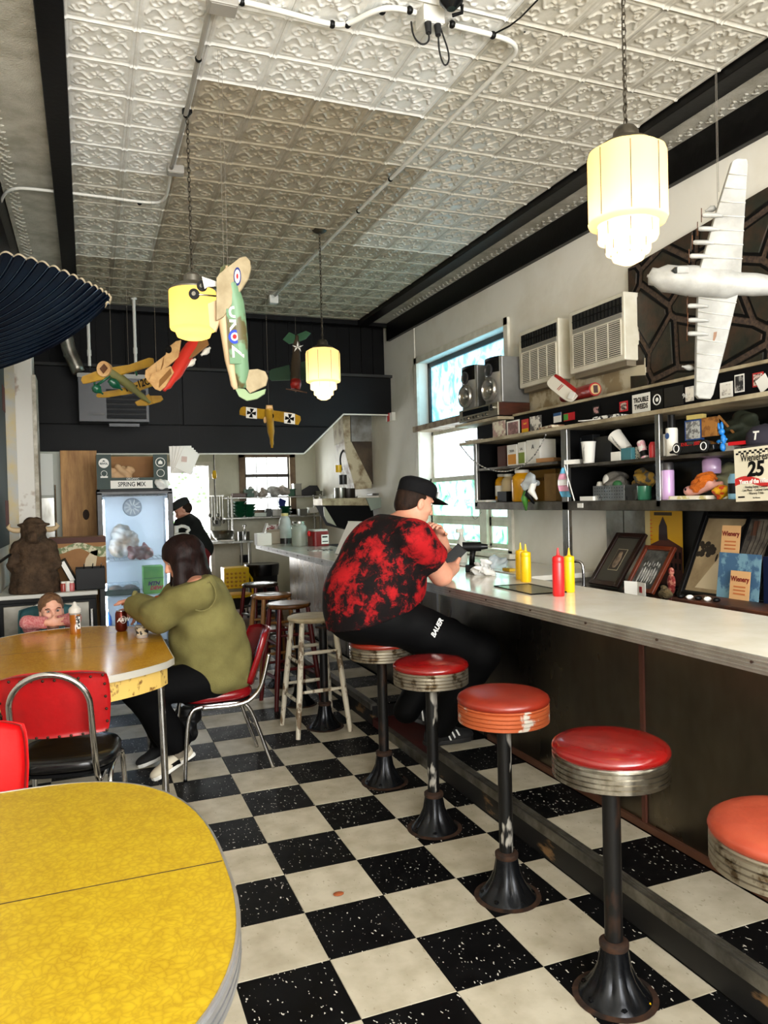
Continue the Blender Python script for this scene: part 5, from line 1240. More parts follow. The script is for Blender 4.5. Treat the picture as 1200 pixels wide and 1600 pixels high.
# lower middle bay
cb = thing('colander_box', 'perforated stainless rectangular bin on the lower middle shelf', 'bin', (3.12, (at(933, 775, x=3.10).y+at(982, 775, x=3.10).y)/2, 1.44))
wy = at(933, 775, x=3.10).y-at(982, 775, x=3.10).y
for sgn, ax in ((-1, 'x'), (1, 'x'), (-1, 'y'), (1, 'y')):
    q = MB()
    if ax == 'x': q.bb(sgn*.05-.001, sgn*.05+.001, -wy/2, wy/2, 0, .095)
    else: q.bb(-.05, .05, sgn*wy/2-.001, sgn*wy/2+.001, 0, .095)
    q.build('side', STEEL, cb)
MB().bb(-.05, .05, -wy/2, wy/2, 0, .003).build('bottom', STEEL, cb)
hl = MB()
for r_ in range(4):
    for k in range(12): hl.cyl((-.0525, -wy/2+.02+k*(wy-.04)/11, .02+r_*.02), (-.0508, -wy/2+.02+k*(wy-.04)/11, .02+r_*.02), .003, n=6)
hl.build('perforations', BLACK, cb)['kind'] = 'stuff'
jar('glass_tumbler', 'green glass mug at the divider end of the lower shelf', 'mug', 1007, 777, 1.44, 3.12, .04, .085, mat('green glass', (50, 110, 84), .15), prof=[(0, 0), (.036, 0), (.042, .01), (.044, .085), (.040, .085), (.036, .012), (0, .012)])
carton('perforated_tub', 'dark perforated tub beside the green mug', 'tub', 984, 995, 765, 1.44, 3.14, .07, mat('dark tub', (30, 36, 34), .4))
loose('roll_towel', 'cream rolled towel lying in front of the perforated bin', 922, 781, 1.441, 3.08, .06, .14, 0, PAPER, .028, cat='towel')
cm = crumple('plush_toy', 'grey and white plush toy behind the perforated bin', 'toy', (3.26, at(965, 745, x=3.26).y, 1.56), (.06, .10, .09), mat('grey plush', (120, 116, 108), .95, bump=.5, bsc=90), 5)
MB().ell((-.05, -.06, -.02), (.03, .035, .03), 12, 8).build('green_ball', mat('toy green', (60, 120, 70), .6), cm, 'all'); MB().ell((-.045, .05, .01), (.03, .03, .045), 12, 8).build('white_paw', WHITE, cm, 'all')
crumple('gift_ribbon', 'crumpled gold and grey wrapping at the back of the lower shelf', 'wrapping', (3.28, at(1010, 735, x=3.28).y, 1.57), (.05, .11, .07), blotch('gold wrap', (190, 150, 60), (90, 88, 84), 14), 8)
jar('salt_shaker', 'white ceramic shaker pair figure on the lower shelf', 'shaker', 938, 765, 1.44, 3.22, .03, .13, WHITE, prof=[(0, 0), (.03, 0), (.034, .03), (.026, .07), (.022, .08), (.026, .10), (.018, .125), (0, .13)])
# right bay top ----------------------------------------------------------------------------------
def bot(r, h, neck=.5): return [(0, 0), (r, 0), (r, h*.72), (r*.85, h*.76), (r*neck, h*.8), (r*neck, h), (0, h)]
t = jar('spray_bottle', 'white bottle with black cap and blue star on the car shelf', 'bottle', 1050, 705, 1.688, 3.11, .033, .235, WHITE, prof=[(0, 0), (.033, 0), (.033, .15), (.03, .16), (0, .16)])
MB().cyl((0, 0, .16), (0, 0, .235), .021, n=20).build('cap', BLACKP, t, 1); MB().ell((-.033, 0, .115), (.002, .018, .018), 10, 6).build('star_print', mat('star blue', (50, 80, 130), .6), t)
flat('paper_sheet', 'white paper card next to the spray bottle', 'card', 1027, 1040, 679, 713, 3.09, PAPER)
flat('comic_book', 'blue-framed comic panel book behind the toy car', 'book', 1072, 1098, 656, 688, 3.22, mat('book blue', (40, 80, 150), .6), th=.02, detail=inner(blotch('comic panel', (206, 208, 204), (120, 120, 118), 40), .86))
flat('paperback', 'tan paperback beside the comic book', 'book', 1099, 1121, 652, 682, 3.22, blotch('tan cover', (190, 130, 60), (150, 96, 44), 20), th=.025)
car = thing('toy_car', 'black toy sports car with red lettering on the shelf', 'toy car', (3.10, (at(1055, 700, x=3.08).y+at(1125, 690, x=3.08).y)/2, 1.688)); Lc = at(1055, 700, x=3.08).y-at(1125, 690, x=3.08).y
pr_ = [(.5, .10), (.49, .05), (.2, .03), (-.45, .03), (-.5, .06), (-.49, .20), (-.40, .215), (-.30, .22), (-.10, .335), (.08, .34), (.24, .21), (.40, .155)]
MB().prism([(-y*Lc, z*Lc*.62) for y, z in reversed(pr_)], .13, T(.065, 0, 0) @ frame((0, 0, 0), (0, -1, 0), (-1, 0, 0))).build('car_body', mat('toy gloss black', (10, 10, 11), .15), car, bev=.004)
for sy in (.30, -.31):
    for sx_ in (-.066, .05):
        wv = MB().cyl((sx_-.004, sy*Lc, .034), (sx_+.016, sy*Lc, .034), .031, n=20).build('wheel', RUBBER, car, 1)
        MB().tube([(sx_-.006, sy*Lc+.02*math.cos(a), .034+.02*math.sin(a)) for a in np.linspace(0, 2*PI, 17)[:-1]], .0025, 6, closed=True).build('rim', PAPER, wv)
text('lettering', 'KNIGHT 2000', .028, mat('red print', (200, 30, 30), .6), car, NX((-.0665, -.0, .052)), sx=.8)
MB().sheet(lambda u, v: (-.0662, (-.09+.16*u)*Lc, (.15+.05*v)*Lc), 4, 2, .001).build('side_window', mat('tinted toy glass', (50, 54, 56), .1), car)
blu = thing('toy_figure', 'bright blue balloon-dog toy figure leaning on the toy car', 'toy', M=T(3.07, at(1130, 698, x=3.07).y, 1.69) @ rot(x=-.15)); BLU = mat('toy blue', (30, 120, 200), .4)
b = MB()
b.ell((0, 0, .02), (.014, .014, .024), 10, 6); b.ell((0, -.012, .06), (.014, .014, .026), 10, 6); b.ell((0, -.006, .10), (.015, .018, .018), 10, 6)
for y in (-.014, .006): b.ell((0, y, .13), (.007, .008, .022), 8, 6)
for y in (-.02, .02): b.ell((0, y, .055), (.008, .018, .009), 8, 6)
b.build('body', BLU, blu, 'all')
carton('small_box', 'small ribbed white box beside the blue toy', 'box', 1131, 1146, 692, 1.688, 3.12, .05, WHITE)
loose('red_lid', 'flat red plastic lid near the end of the car shelf', 1160, 692, 1.715, 3.12, .08, .11, 0, REDP, .018, cat='lid')
t = thing('baseball_cap', 'dark cap with white letter T on the car shelf', 'cap', (3.16, at(1196, 690, x=3.16).y, 1.70), PI)
MB().lathe([(.09, 0), (.092, .03), (.085, .07), (.06, .10), (0, .115)], 24).build('crown', mat('dark purple cap', (34, 30, 42), .85), t, 'all'); text('lettering', 'T', .06, PAPER, t, frame((.088, .02, .05), (0, 1, 0), (1, 0, .2)), bold=.002)
MB().sheet(lambda u, v: (.06+.09*v*(1-.3*(2*u-1)**2), .075*(2*u-1), .004-.01*v), 10, 4, .004).build('brim', mat('grey brim', (60, 56, 56), .85), t, 'all')
crumple('mesh_bag', 'dark green netting and straps heaped at the back of the car shelf', 'bag', (3.30, at(1165, 660, x=3.30).y, 1.83), (.07, .14, .10), mat('dark net', (34, 40, 24), .8), 12)
t = tag(MB().tube([at(1123, 650, x=3.2), at(1146, 676, x=3.2)], .007, 8).build('wooden_rod', WOOD), 'short wooden rod leaning behind the blue toy', 'rod')
loose('sponge', 'pale yellow sponges on top of the comic book', 1088, 650, at(1088, 655, x=3.22).z, 3.22, .04, .10, .2, mat('sponge yellow', (220, 200, 120), .9), .025, cat='sponge')
# right bay bottom
t = jar('water_bottle', 'lilac insulated water bottle with dark lid', 'bottle', 1044, 779, 1.44, 3.10, .036, .215, mat('lilac enamel', (196, 160, 206), .2, coat=.5), prof=[(0, 0), (.034, 0), (.036, .006), (.036, .165), (.033, .17), (0, .17)])
MB().lathe([(.034, .17), (.034, .205), (.028, .215), (0, .215)], 24).build('lid', mat('charcoal lid', (44, 42, 44), .4), t, 1); MB().tube([(0, .036, .155), (-.005, .055, .17), (-.005, .055, .205), (0, .034, .21)], .005, 8).build('loop', mat('lilac strap', (170, 130, 180), .4), t, 1)
jar('mug', 'pale lilac mug hanging tilted under the car shelf', 'mug', 1112, 735, 1.58, 3.22, .05, .10, mat('lilac enamel', (196, 160, 206), .2))
dl = thing('doll', 'doll with fuzzy orange hair lying on the lower right shelf', 'doll', (3.12, at(1100, 772, x=3.12).y, 1.462), 0)
s = SD((-.1, -.18, -.03), (.1, .18, .16), .006); s.ell((0, .10, .025), (.03, .042, .03), .01); s.cap((0, .05, .03), (0, -.05, .06), .028, .03, .02); s.cap((.0, -.05, .05), (0, -.12, .06), .018, .014, .01)
sd_put(s, 'body', skin_mat('doll skin', (222, 170, 160), (206, 140, 130)), dl)
s = SD((-.1, -.18, -.03), (.1, .14, .18), .006); s.ell((0, -.0, .07), (.045, .085, .045), .02, R=rot(x=-.5)); s.ell((0, .05, .05), (.035, .04, .035), .02); s.folds(.006, 130)
sd_put(s, 'hair', mat('orange fuzz', (206, 104, 14), .95, bump=.8, bsc=160), dl)
for dy in (.0,): MB().ell((-.03, .105, .035), (.004, .008, .008), 8, 6).build('eye', BLACK, dl)
loose('magazine', 'stack of pale magazines under the doll', 1090, 780, 1.441, 3.12, .16, .26, .05, blotch('magazine edges', (220, 214, 196), (190, 180, 120), 15), .02, cat='magazine')
crumple('toy_flowers', 'small orange and yellow plastic flowers on the shelf', 'toy', (3.11, at(1125, 768, x=3.11).y, 1.475), (.03, .055, .03), blotch('orange yellow toy', (226, 170, 20), (200, 60, 20), 30), 21)
crumple('cloth_bundle', 'pale green cloth bundle behind the flowers', 'cloth', (3.27, at(1140, 750, x=3.27).y, 1.55), (.05, .10, .09), mat('pale green cloth', (130, 132, 100), .9), 23)
jar('toy_bottle', 'light blue bottle with black cartoon band beside the sign', 'bottle', 1146, 776, 1.44, 3.09, .026, .14, mat('light blue plastic', (120, 170, 196), .35), lab=BLACK)
loose('leaflet', 'white leaflet hanging over the shelf rail below the magazines', 1075, 786, 1.441, 3.06, .10, .20, .05, PAPER, .002, cat='leaflet')
# festival sign --------------------------------------------------------------------------------
a, b_ = at(1149, 745, x=3.0), at(1216, 740, x=3.0); z1, z0 = at(1160, 700, x=3.0).z, at(1150, 783, x=3.0).z
sg = thing('event_sign', 'cream festival poster with large 25 hung on the shelf front', 'sign', M=T(3.0, (a.y+b_.y)/2, (z0+z1)/2) @ rot(x=-.03)); w_, h_ = a.y-b_.y, z1-z0
MB().bb(-.003, .003, -w_/2, w_/2, -h_/2, h_/2).build('board', mat('cream poster', (226, 218, 194), .6), sg)
for k in range(14):
    for r_ in range(2):
        if (k+r_) % 2: MB().bb(-.0042, -.003, w_/2-.012-(k+1)*(w_-.03)/14, w_/2-.012-k*(w_-.03)/14, h_/2-.012-r_*.009-.009, h_/2-.012-r_*.009).build('check', BLACK, sg)
L0 = lambda y, z: NX((-.0045, y, z))
text('lettering', 'WienieFest', .05, BLACK, sg, L0(-.0, h_*.31), sx=.74, bold=.0007); text('lettering', '25', .098, BLACK, sg, L0(.0, h_*.085), bold=.004, shear=.15)
MB().sheet(lambda u, v: (-.0042, w_/2-w_*u, -h_*.135+.034*(v-.5)+.012*math.sin(u*2*PI)), 20, 2, .0008).build('ribbon', mat('ribbon red', (196, 40, 36), .6), sg)
text('lettering', 'Years of the Wiener', .029, PAPER, sg, L0(0, -h_*.135), sx=.80, bold=.0008, ext=.002)
for k, (s_, z_) in enumerate((('- Hotdog Eating Contest -', -.235), ('- Live Music - Carnival Games -', -.295), ('- Wienery Trivia -', -.355))): text('lettering', s_, .017, BLACK, sg, L0(0, h_*z_), sx=.82)
text('lettering', 'The Wienery', .009, BLACK, sg, L0(0, -h_*.44), sx=.9)
for s_ in (-1, 1): MB().bb(-.0042, -.003, s_*w_*.36-.02, s_*w_*.36+.02, -h_*.43, -h_*.40).build('corner_box', BLACK, sg)

# red model airplane on the shelf
rp = thing('model_airplane', 'red model airplane with white striped wing resting on the shelf top', 'model airplane', (3.18, 4.6, 2.14))
nose, tail = at(930, 608, x=3.22), at(880, 622, x=3.30); L_ = lambda p: Vector(p)-Vector((3.18, 4.6, 2.14))
RDO = mat('doped red', (150, 20, 18), .35)
MB().tube([L_(nose), L_(nose.lerp(tail, .5)), L_(tail)], [.046, .046, .03], 20).build('fuselage', RDO, rp, 1)
d_ = (nose-tail).normalized(); e_ = MB().cyl(L_(nose), L_(nose+d_*.004), .036, n=20).build('engine_face', mat('bare balsa', (190, 160, 110), .7), rp)
MB().box((0, 0, 0), (.006, .03, .05), frame(L_(nose+d_*.006), d_, (0, .4, 1))).build('engine_block', mat('dark maroon', (50, 14, 12), .5), rp)
wa, wb_ = at(862, 594, x=3.18), at(898, 622, x=3.2)
wdir = (wb_-wa).normalized(); wp = frame(L_(wa.lerp(wb_, .5)), wdir, (-.8, -.3, .5)); wl = (wb_-wa).length
MB().prism([(x*wl*.55, y*.055) for x, y in superell(0, 0, 1, 1, 4, 24)], .012, wp).build('wing', mat('white dope', (214, 208, 194), .5), rp, bev=.003)
MB().prism([(-wl*.5, .03), (wl*.5, .03), (wl*.5, .056), (-wl*.3, .058), (-wl*.5, .05)], .014, wp).build('wing_stripe', RDO, rp)
for k in (0, 1): MB().bb(-wl*.1+k*.016, -wl*.1+.006+k*.016, -.03, .02, .012, .0135, wp).build('wing_bar', RDO, rp)
MB().box((0, 0, 0), (.06, .05, .003), frame(L_(at(893, 618, x=3.16)), (0, 1, .3), (-1, -.2, .3))).build('paper_tag', PAPER, rp)

# framed pictures on the back counter -----------------------------------------------------------
def framed(label, bl, br, tl, xb, xt, fm, fw, art, grp='framed pictures leaning on the backsplash', z0=.88, extra=None):
    """bl, br: bottom corners px; tl: top-left px"""
    B0, B1 = at(*bl, x=xb), at(*br, x=xb); T0 = at(*tl, x=xt); B0.z = B1.z = z0
    w_ = (B0-B1).length; up = (T0-B0); up -= (B1-B0).normalized()*up.dot((B1-B0).normalized()); h_ = up.length
    t = thing('picture_frame', label, 'picture', M=frame(B0.lerp(B1, .5), B1-B0, (B1-B0).cross(up)), group=grp)
    MB().bb(-w_/2+fw, w_/2-fw, fw, h_-fw, .0, .008).build('picture', art, t)
    for x0, x1, y0, y1 in ((-w_/2, -w_/2+fw, 0, h_), (w_/2-fw, w_/2, 0, h_), (-w_/2+fw, w_/2-fw, 0, fw), (-w_/2+fw, w_/2-fw, h_-fw, h_)):
        MB().bb(x0, x1, y0, y1, 0, .022).build('frame_bar', fm, t, bev=.004)
    if extra: extra(t, w_, h_)
    return t
DKW = mat('dark walnut frame', (44, 22, 14), .35, c2=(28, 14, 8), sc=8); CHW = mat('cherry frame', (110, 44, 18), .35, c2=(84, 30, 12), sc=8)
def oldphoto(t, w_, h_):
    MB().bb(-w_*.16, w_*.16, h_*.30, h_*.70, .008, .0095).build('mat_line', mat('pale line', (170, 160, 130), .7), t)
    MB().bb(-w_*.15, w_*.15, h_*.31, h_*.69, .0095, .0105).build('photo', mat('sepia dark', (58, 48, 38), .7), t)
    b = MB().ell((0, h_*.60, .0105), (.020, .024, .003), 12, 6); b.ell((0, h_*.48, .0105), (.03, .06, .003), 12, 6); b.build('portrait', mat('sepia pale', (150, 128, 104), .7, c2=(96, 80, 64), sc=30), t, 'all')
framed('dark walnut frame with a small old portrait, leaning beside the tap', (922, 914), (967, 914), (943, 833), 3.12, 3.36, DKW, .035, mat('grey-olive mount', (66, 62, 52), .8), extra=oldphoto)
def group_photo(t, w_, h_):
    for k in range(7):
        x = -w_*.24+k*w_*.08; b = MB().ell((x, h_*.36+.01*(k % 2), .009), (w_*.035, h_*.17, .002), 10, 6).ell((x, h_*.60+.01*(k % 2), .009), (w_*.025, h_*.05, .002), 8, 6)
        b.build('figure', mat('old photo white', (190, 188, 182), .7, c2=(110, 110, 108), sc=30), t, 'all')
framed('cherry wood frame with black and white group photograph', (976, 918), (1022, 920), (985, 852), 3.08, 3.26, CHW, .028, mat('dark old photo', (36, 36, 34), .6, c2=(90, 90, 86), sc=22), extra=group_photo)
def street(t, w_, h_):
    sep = mat('sepia street print', (150, 132, 104), .5, c2=(206, 190, 156), sc=7); dk = mat('sepia dark print', (44, 36, 28), .6)
    MB().bb(-w_*.42, w_*.10, h_*.08, h_*.92, .008, .0092).build('street_print', mat('sepia ground', (176, 156, 122), .5, c2=(140, 120, 90), sc=5), t)
    for k in range(12): MB().ell((-w_*.40+w_*.05*(k % 4)+(.02 if k > 5 else 0), h_*(.50+.03*(k % 5)), .0094), (w_*.04, h_*.035, .001), 8, 5).build('tree_print', dk, t)
    MB().add([(w_*.10, h_*.9, .0094), (w_*.10, h_*.48, .0094), (-w_*.10, h_*.52, .0094), (-w_*.06, h_*.66, .0094)], [(0, 1, 2, 3)][::-1]).build('awning_print', dk, t)
    MB().add([(-w_*.1, h_*.5, .0094), (-w_*.02, h_*.5, .0094), (w_*.1, h_*.12, .0094), (-w_*.3, h_*.12, .0094)], [(3, 2, 1, 0)]).build('road_print', mat('pale road', (206, 190, 158), .5), t)
    MB().bb(-w_*.13, -w_*.04, h_*.62, h_*.75, .0094, .0102).build('sign_print', mat('pink sign print', (206, 150, 130), .6), t)
    for x in (-.14, -.02): MB().ell((w_*x, h_*.47, .0098), (w_*.014, h_*.05, .001), 8, 5).build('walker_print', dk, t)
    MB().bb(w_*.10, w_*.14, 0, h_, .008, .02).build('mullion', BLACKP, t)
    MB().bb(w_*.14, w_*.44, h_*.08, h_*.92, .008, .0092).build('collage_print', mat('collage print', (60, 56, 54), .5, c2=(120, 112, 100), sc=16), t)
    for k in range(5): MB().tube([(w_*(.2+.045*k), h_*.5, .0098), (w_*(.22+.05*k), h_*.7, .0098), (w_*(.18+.06*k), h_*.9, .0098)], .0022, 5).build('branch_print', dk, t)
    MB().bb(w_*.19, w_*.26, h_*.74, h_*.9, .0092, .010).build('door_print', mat('door print', (96, 60, 44), .6), t)
framed('large black double frame with sepia street scene', (1060, 925), (1180, 938), (1070, 800), 3.16, 3.38, BLACKP, .03, mat('black mount', (14, 13, 12), .5), z0=.882, extra=street)
def flyer(name, label, px, py, x, w_, h_, m, z=None, lean=.12, extra=None):
    p = at(px, py, x=x); t = thing(name, label, 'flyer', M=T(x, p.y, p.z if z is None else z) @ rot(y=lean), group='flyers on the street picture')
    MB().bb(-.002, 0, -w_/2, w_/2, 0, h_).build('sheet', m, t)
    if extra: extra(t, w_, h_)
    return t
def wtxt(t, w_, h_): text('lettering', 'Wienery', .036, mat('maroon print', (120, 24, 20), .6), t, NX((-.0035, 0, h_*.72)), bold=.001, sx=.9); [MB().bb(-.0035, -.002, -w_*.3, w_*.3, h_*(.2+.12*k), h_*(.25+.12*k)).build('print_line', mat('orange print', (190, 110, 60), .6), t) for k in range(3)]
TANF = mat('tan flyer', (214, 168, 116), .6)
flyer('flyer', 'tan flyer lettered in maroon, upper of the two', 1140, 868, 3.17, .125, .16, TANF, extra=wtxt)
flyer('flyer', 'blue painted shopfront card standing against the street picture', 1150, 928, 3.08, .27, .28, blotch('blue painting', (60, 96, 130), (110, 150, 170), 9), .882)
flyer('flyer', 'tan flyer lettered in maroon, lower of the two', 1154, 918, 3.06, .125, .15, TANF, .925, extra=wtxt)
# yellow tower poster
ps = thing('tower_poster', 'yellow poster of a brick tower building between the frames', 'poster', M=T(3.395, (at(1010, 850, x=3.4).y+at(1068, 850, x=3.4).y)/2, .90)); w_ = at(1010, 850, x=3.4).y-at(1068, 850, x=3.4).y
MB().bb(-.002, 0, -w_/2, w_/2, 0, .47).build('sheet', mat('poster yellow', (206, 156, 24), .6), ps); MB().bb(-.0026, -.002, w_*.36, w_/2, 0, .47).build('margin', mat('poster cream', (206, 186, 130), .6), ps)
BR = mat('brick print', (80, 40, 30), .6)
def polyX(pts, name, m, t, e=.0012):     # flat print polygon (y,z) on a sheet that faces -x
    MB().prism([(-y, z) for y, z in pts], e, frame((-.003, 0, 0), (0, -1, 0), (-1, 0, 0))).build(name, m, t)
polyX([(.13*w_/.3, 0), (-w_/2, 0), (-w_/2, .24), (-.02, .30), (.10*w_/.3, .25), (.13*w_/.3, .22)][::-1], 'building_print', BR, ps)
polyX([(.04, .28), (-.04, .28), (-.035, .37), (.0, .43), (.035, .37)][::-1], 'tower_print', mat('tower print', (46, 30, 30), .6), ps, .002)
for k in range(6):
    for r_ in range(2): MB().bb(-.0052, -.003, -w_/2+.015+k*.036, -w_/2+.03+k*.036, .10+r_*.07, .14+r_*.07).build('window_print', BLACK, ps)
MB().bb(-.0035, -.0028, -.08, .08, .437, .458).build('title_print', mat('brown print', (70, 50, 20), .6), ps)
for k in range(6): MB().bb(-.0035, -.0028, w_*.30, w_*.36, .28+k*.025, .284+k*.025).build('tick', REDP, ps)
dp = MB().ell((0, 0, .07), (.012, .035, .05), 12, 8); dp.ell((0, 0, .135), (.014, .022, .024), 12, 8); dp.ell((0, 0, .03), (.012, .03, .03), 12, 8)
o = dp.build('figurine', blotch('red figurine', (140, 40, 40), (200, 130, 110), 30), None, 'all'); o.location = at(1049, 905, x=3.2); o.location.z = .88; tag(o, 'small red painted figurine in front of the yellow poster', 'figurine')
# card box, tap, clutter
cbx = thing('card_box', 'small white folded card box in front of the group photograph', 'box', (2.98, at(996, 920, x=2.98).y, .88), .1)
for sgn, a in ((1, .25), (-1, -.25)): MB().bb(-.001, .001, 0, .085, 0, .085, rot(z=a) @ Matrix.Diagonal((1, sgn, 1, 1)) if 0 else (T(0, 0, 0) @ rot(z=a+(0 if sgn > 0 else PI)))).build('panel', PAPER, cbx)
MB().bb(-.004, -.001, -.05, -.025, .025, .06, rot(z=-.25)).build('red_print', mat('red square print', (150, 20, 24), .6), cbx)
tp = thing('tap', 'black and chrome swan-neck tap at the back counter', 'tap', (2.93, at(912, 915, x=2.93).y, .88))
MB().tube([(0, 0, 0), (0, 0, .15), (-.01, .02, .175), (-.03, .06, .175), (-.035, .08, .16)], .009, 10, smooth=2).build('spout', CHROME, tp, 'all'); MB().cyl((0, 0, 0), (0, 0, .02), .018, n=14).build('base', BLACKP, tp, 1)
crumple('steel_wool', 'tuft of brown steel wool on the back counter', 'scourer', (3.02, at(1040, 925, x=3.02).y, .91), (.03, .05, .03), mat('brown fuzz', (90, 76, 48), .95, bump=1, bsc=120), 31)
br = thing('tool_tray', 'low tray of dark utensils at the near end of the back counter', 'tray', (2.95, 2.62, .88))
MB().bb(-.10, .12, -.55, .55, 0, .015).build('tray', mat('dark brown tray', (40, 20, 14), .5), br, bev=.004); MB().bb(-.10, .12, -.55, .55, .015, .05).build('cutting_board', mat('chopping board', (90, 48, 28), .5, c2=(30, 22, 18), sc=6), br, bev=.006)
for k in range(5): MB().ell((-.08+.01*k, .50-.05*k, .06), (.022, .016, .012), 10, 6).build('pebble', PAPER if k % 2 else BLACKP, br, 'all')
carton('bottle_blue', 'dark blue bottle at the right end of the back counter', 'bottle', 1192, 1206, 870, .88, 3.2, .08, mat('dark blue', (26, 34, 66), .3))

# ================================================================== THINGS ON THE COUNTER
def squeeze(label, px, py, m, h=.19, r=.034, grp='squeeze bottles on the counter', extra_tip=.05):
    p = at(px, py, z=CZ); t = thing('squeeze_bottle', label, 'bottle', p, 0, grp)
    MB().lathe([(0, 0), (r*.92, 0), (r, .006), (r, h*.84), (r*.94, h*.88), (r*.94, h*.9), (0, h*.9)], 28).build('body', m, t, 1)
    MB().lathe([(r*.98, h*.88), (r*1.0, h*.89), (r*.98, h), (r*.9, h*1.03), (r*.34, h*1.06), (r*.26, h*1.09), (r*.12, h*1.09+extra_tip), (0, h*1.09+extra_tip)], 24).build('nozzle_cap', m, t, 1)
KX = .9
squeeze('yellow mustard squeeze bottle in front of the glass tray, showing fully', 822, 909, YELLOWP, .155, .028, extra_tip=.035)
squeeze('yellow mustard squeeze bottle tucked just behind the other one', 814, 905, YELLOWP, .155, .028, extra_tip=.035)
squeeze('red ketchup squeeze bottle on the counter', 873, 931, REDP, .175, .027, extra_tip=.03)
squeeze('yellow mustard squeeze bottle standing behind the red ketchup bottle', 890, 925, YELLOWP, .165, .025, extra_tip=.03)
gt = thing('glass_mat', 'black-rimmed glass cutting mat lying on the counter', 'mat', (2.02, 3.22, CZ), -.05)
MB().bb(-.10, .10, -.19, .19, .001, .004).build('glass', glass('smoky glass', (222, 222, 212), .05, .22), gt)
rm_ = MB()
for a, b_ in (((-.10, -.19), (.10, -.19)), ((.10, -.19), (.10, .19)), ((.10, .19), (-.10, .19)), ((-.10, .19), (-.10, -.19))): rm_.tube([(a[0], a[1], .003), (b_[0], b_[1], .003)], .0035, 6)
rm_.build('rim', BLACKP, gt)
dp_ = at(748, 893, z=CZ); dl_ = thing('cordless_drill', 'black cordless drill standing on its battery on the counter', 'drill', (dp_.x-.03, dp_.y, CZ), -.5)
MB().bb(-.055, .055, -.035, .035, 0, .045).build('battery', BLACKP, dl_, bev=.006); MB().tube([(-.015, 0, .04), (-.012, 0, .09), (-.005, 0, .135)], [.019, .017, .02], 12).build('grip', BLACKP, dl_, 'all')
MB().cyl((-.07, 0, .155), (.045, 0, .155), .030, .028, 20).build('motor_body', BLACKP, dl_, 1); MB().cyl((.045, 0, .155), (.085, 0, .155), .020, .014, 16).build('chuck', mat('chuck dark', (24, 24, 25), .3, .6), dl_, 1); MB().cyl((.085, 0, .155), (.145, 0, .158), .003, n=8).build('drill_bit', STEEL, dl_)
MB().cyl((-.022, 0, .115), (.006, 0, .125), .007, n=8).build('trigger', mat('drill grey', (60, 60, 62), .4), dl_)
sp = thing('trigger_bottle', 'translucent white spray bottle between the man and the drill', 'bottle', (2.93, at(722, 890, x=2.93).y, .935))
MB().lathe([(0, 0), (.045, 0), (.047, .01), (.047, .12), (.035, .18), (.018, .22), (.016, .24), (0, .24)], 24).build('bottle', mat('milky plastic', (206, 206, 196), .35), sp, 1); MB().bb(-.045, .02, -.014, .014, .25, .285).build('trigger_head', WHITE, sp, bev=.006); MB().cyl((0, 0, .235), (0, 0, .255), .018, n=14).build('collar', WHITE, sp)
rb = thing('booster_chair', 'maroon padded chair back behind the counter', 'chair', (2.60, at(685, 862, x=2.60).y, 0), .1)
MB().sheet(lambda u, v: ((u-.5)*.34, .03*(2*u-1)**2, .80+.27*v), 12, 6, .03).build('backrest', VMAR, rb, 'all', bev=.006)
cushion(MB(), 0, .2, .55, .18, .18, .05).build('seat', VMAR, rb, 'all')
for x, y in ((-.15, .05), (.15, .05), (-.15, .35), (.15, .35)): MB().tube([(x, y, .55), (x*1.1, y, 0)], .011, 8).build('leg', CHROME, rb, 1)
for s_ in (-1, 1): MB().tube([(s_*.14, .04, .55), (s_*.14, -.03, .9)], .011, 8).build('back_tube', CHROME, rb, 1)
crumple('plastic_wrap', 'clear plastic wrap bundle on the far side of the counter', 'plastic', (2.92, at(775, 880, x=2.92).y, .975), (.07, .12, .03), bagc, 41)
crumple('food_bag', 'flat white plastic bag lying on the counter in front of the drill', 'bag', (2.17, at(775, 897, z=CZ).y, CZ+.03), (.06, .10, .012), mat('white film bag', (226, 228, 228), .25), 44)
loose('yellow_pad', 'small yellow sponge beside the plastic wrap', 795, 889, .936, 2.86, .05, .10, 0, mat('pad yellow', (200, 160, 30), .7), .02, cat='sponge')

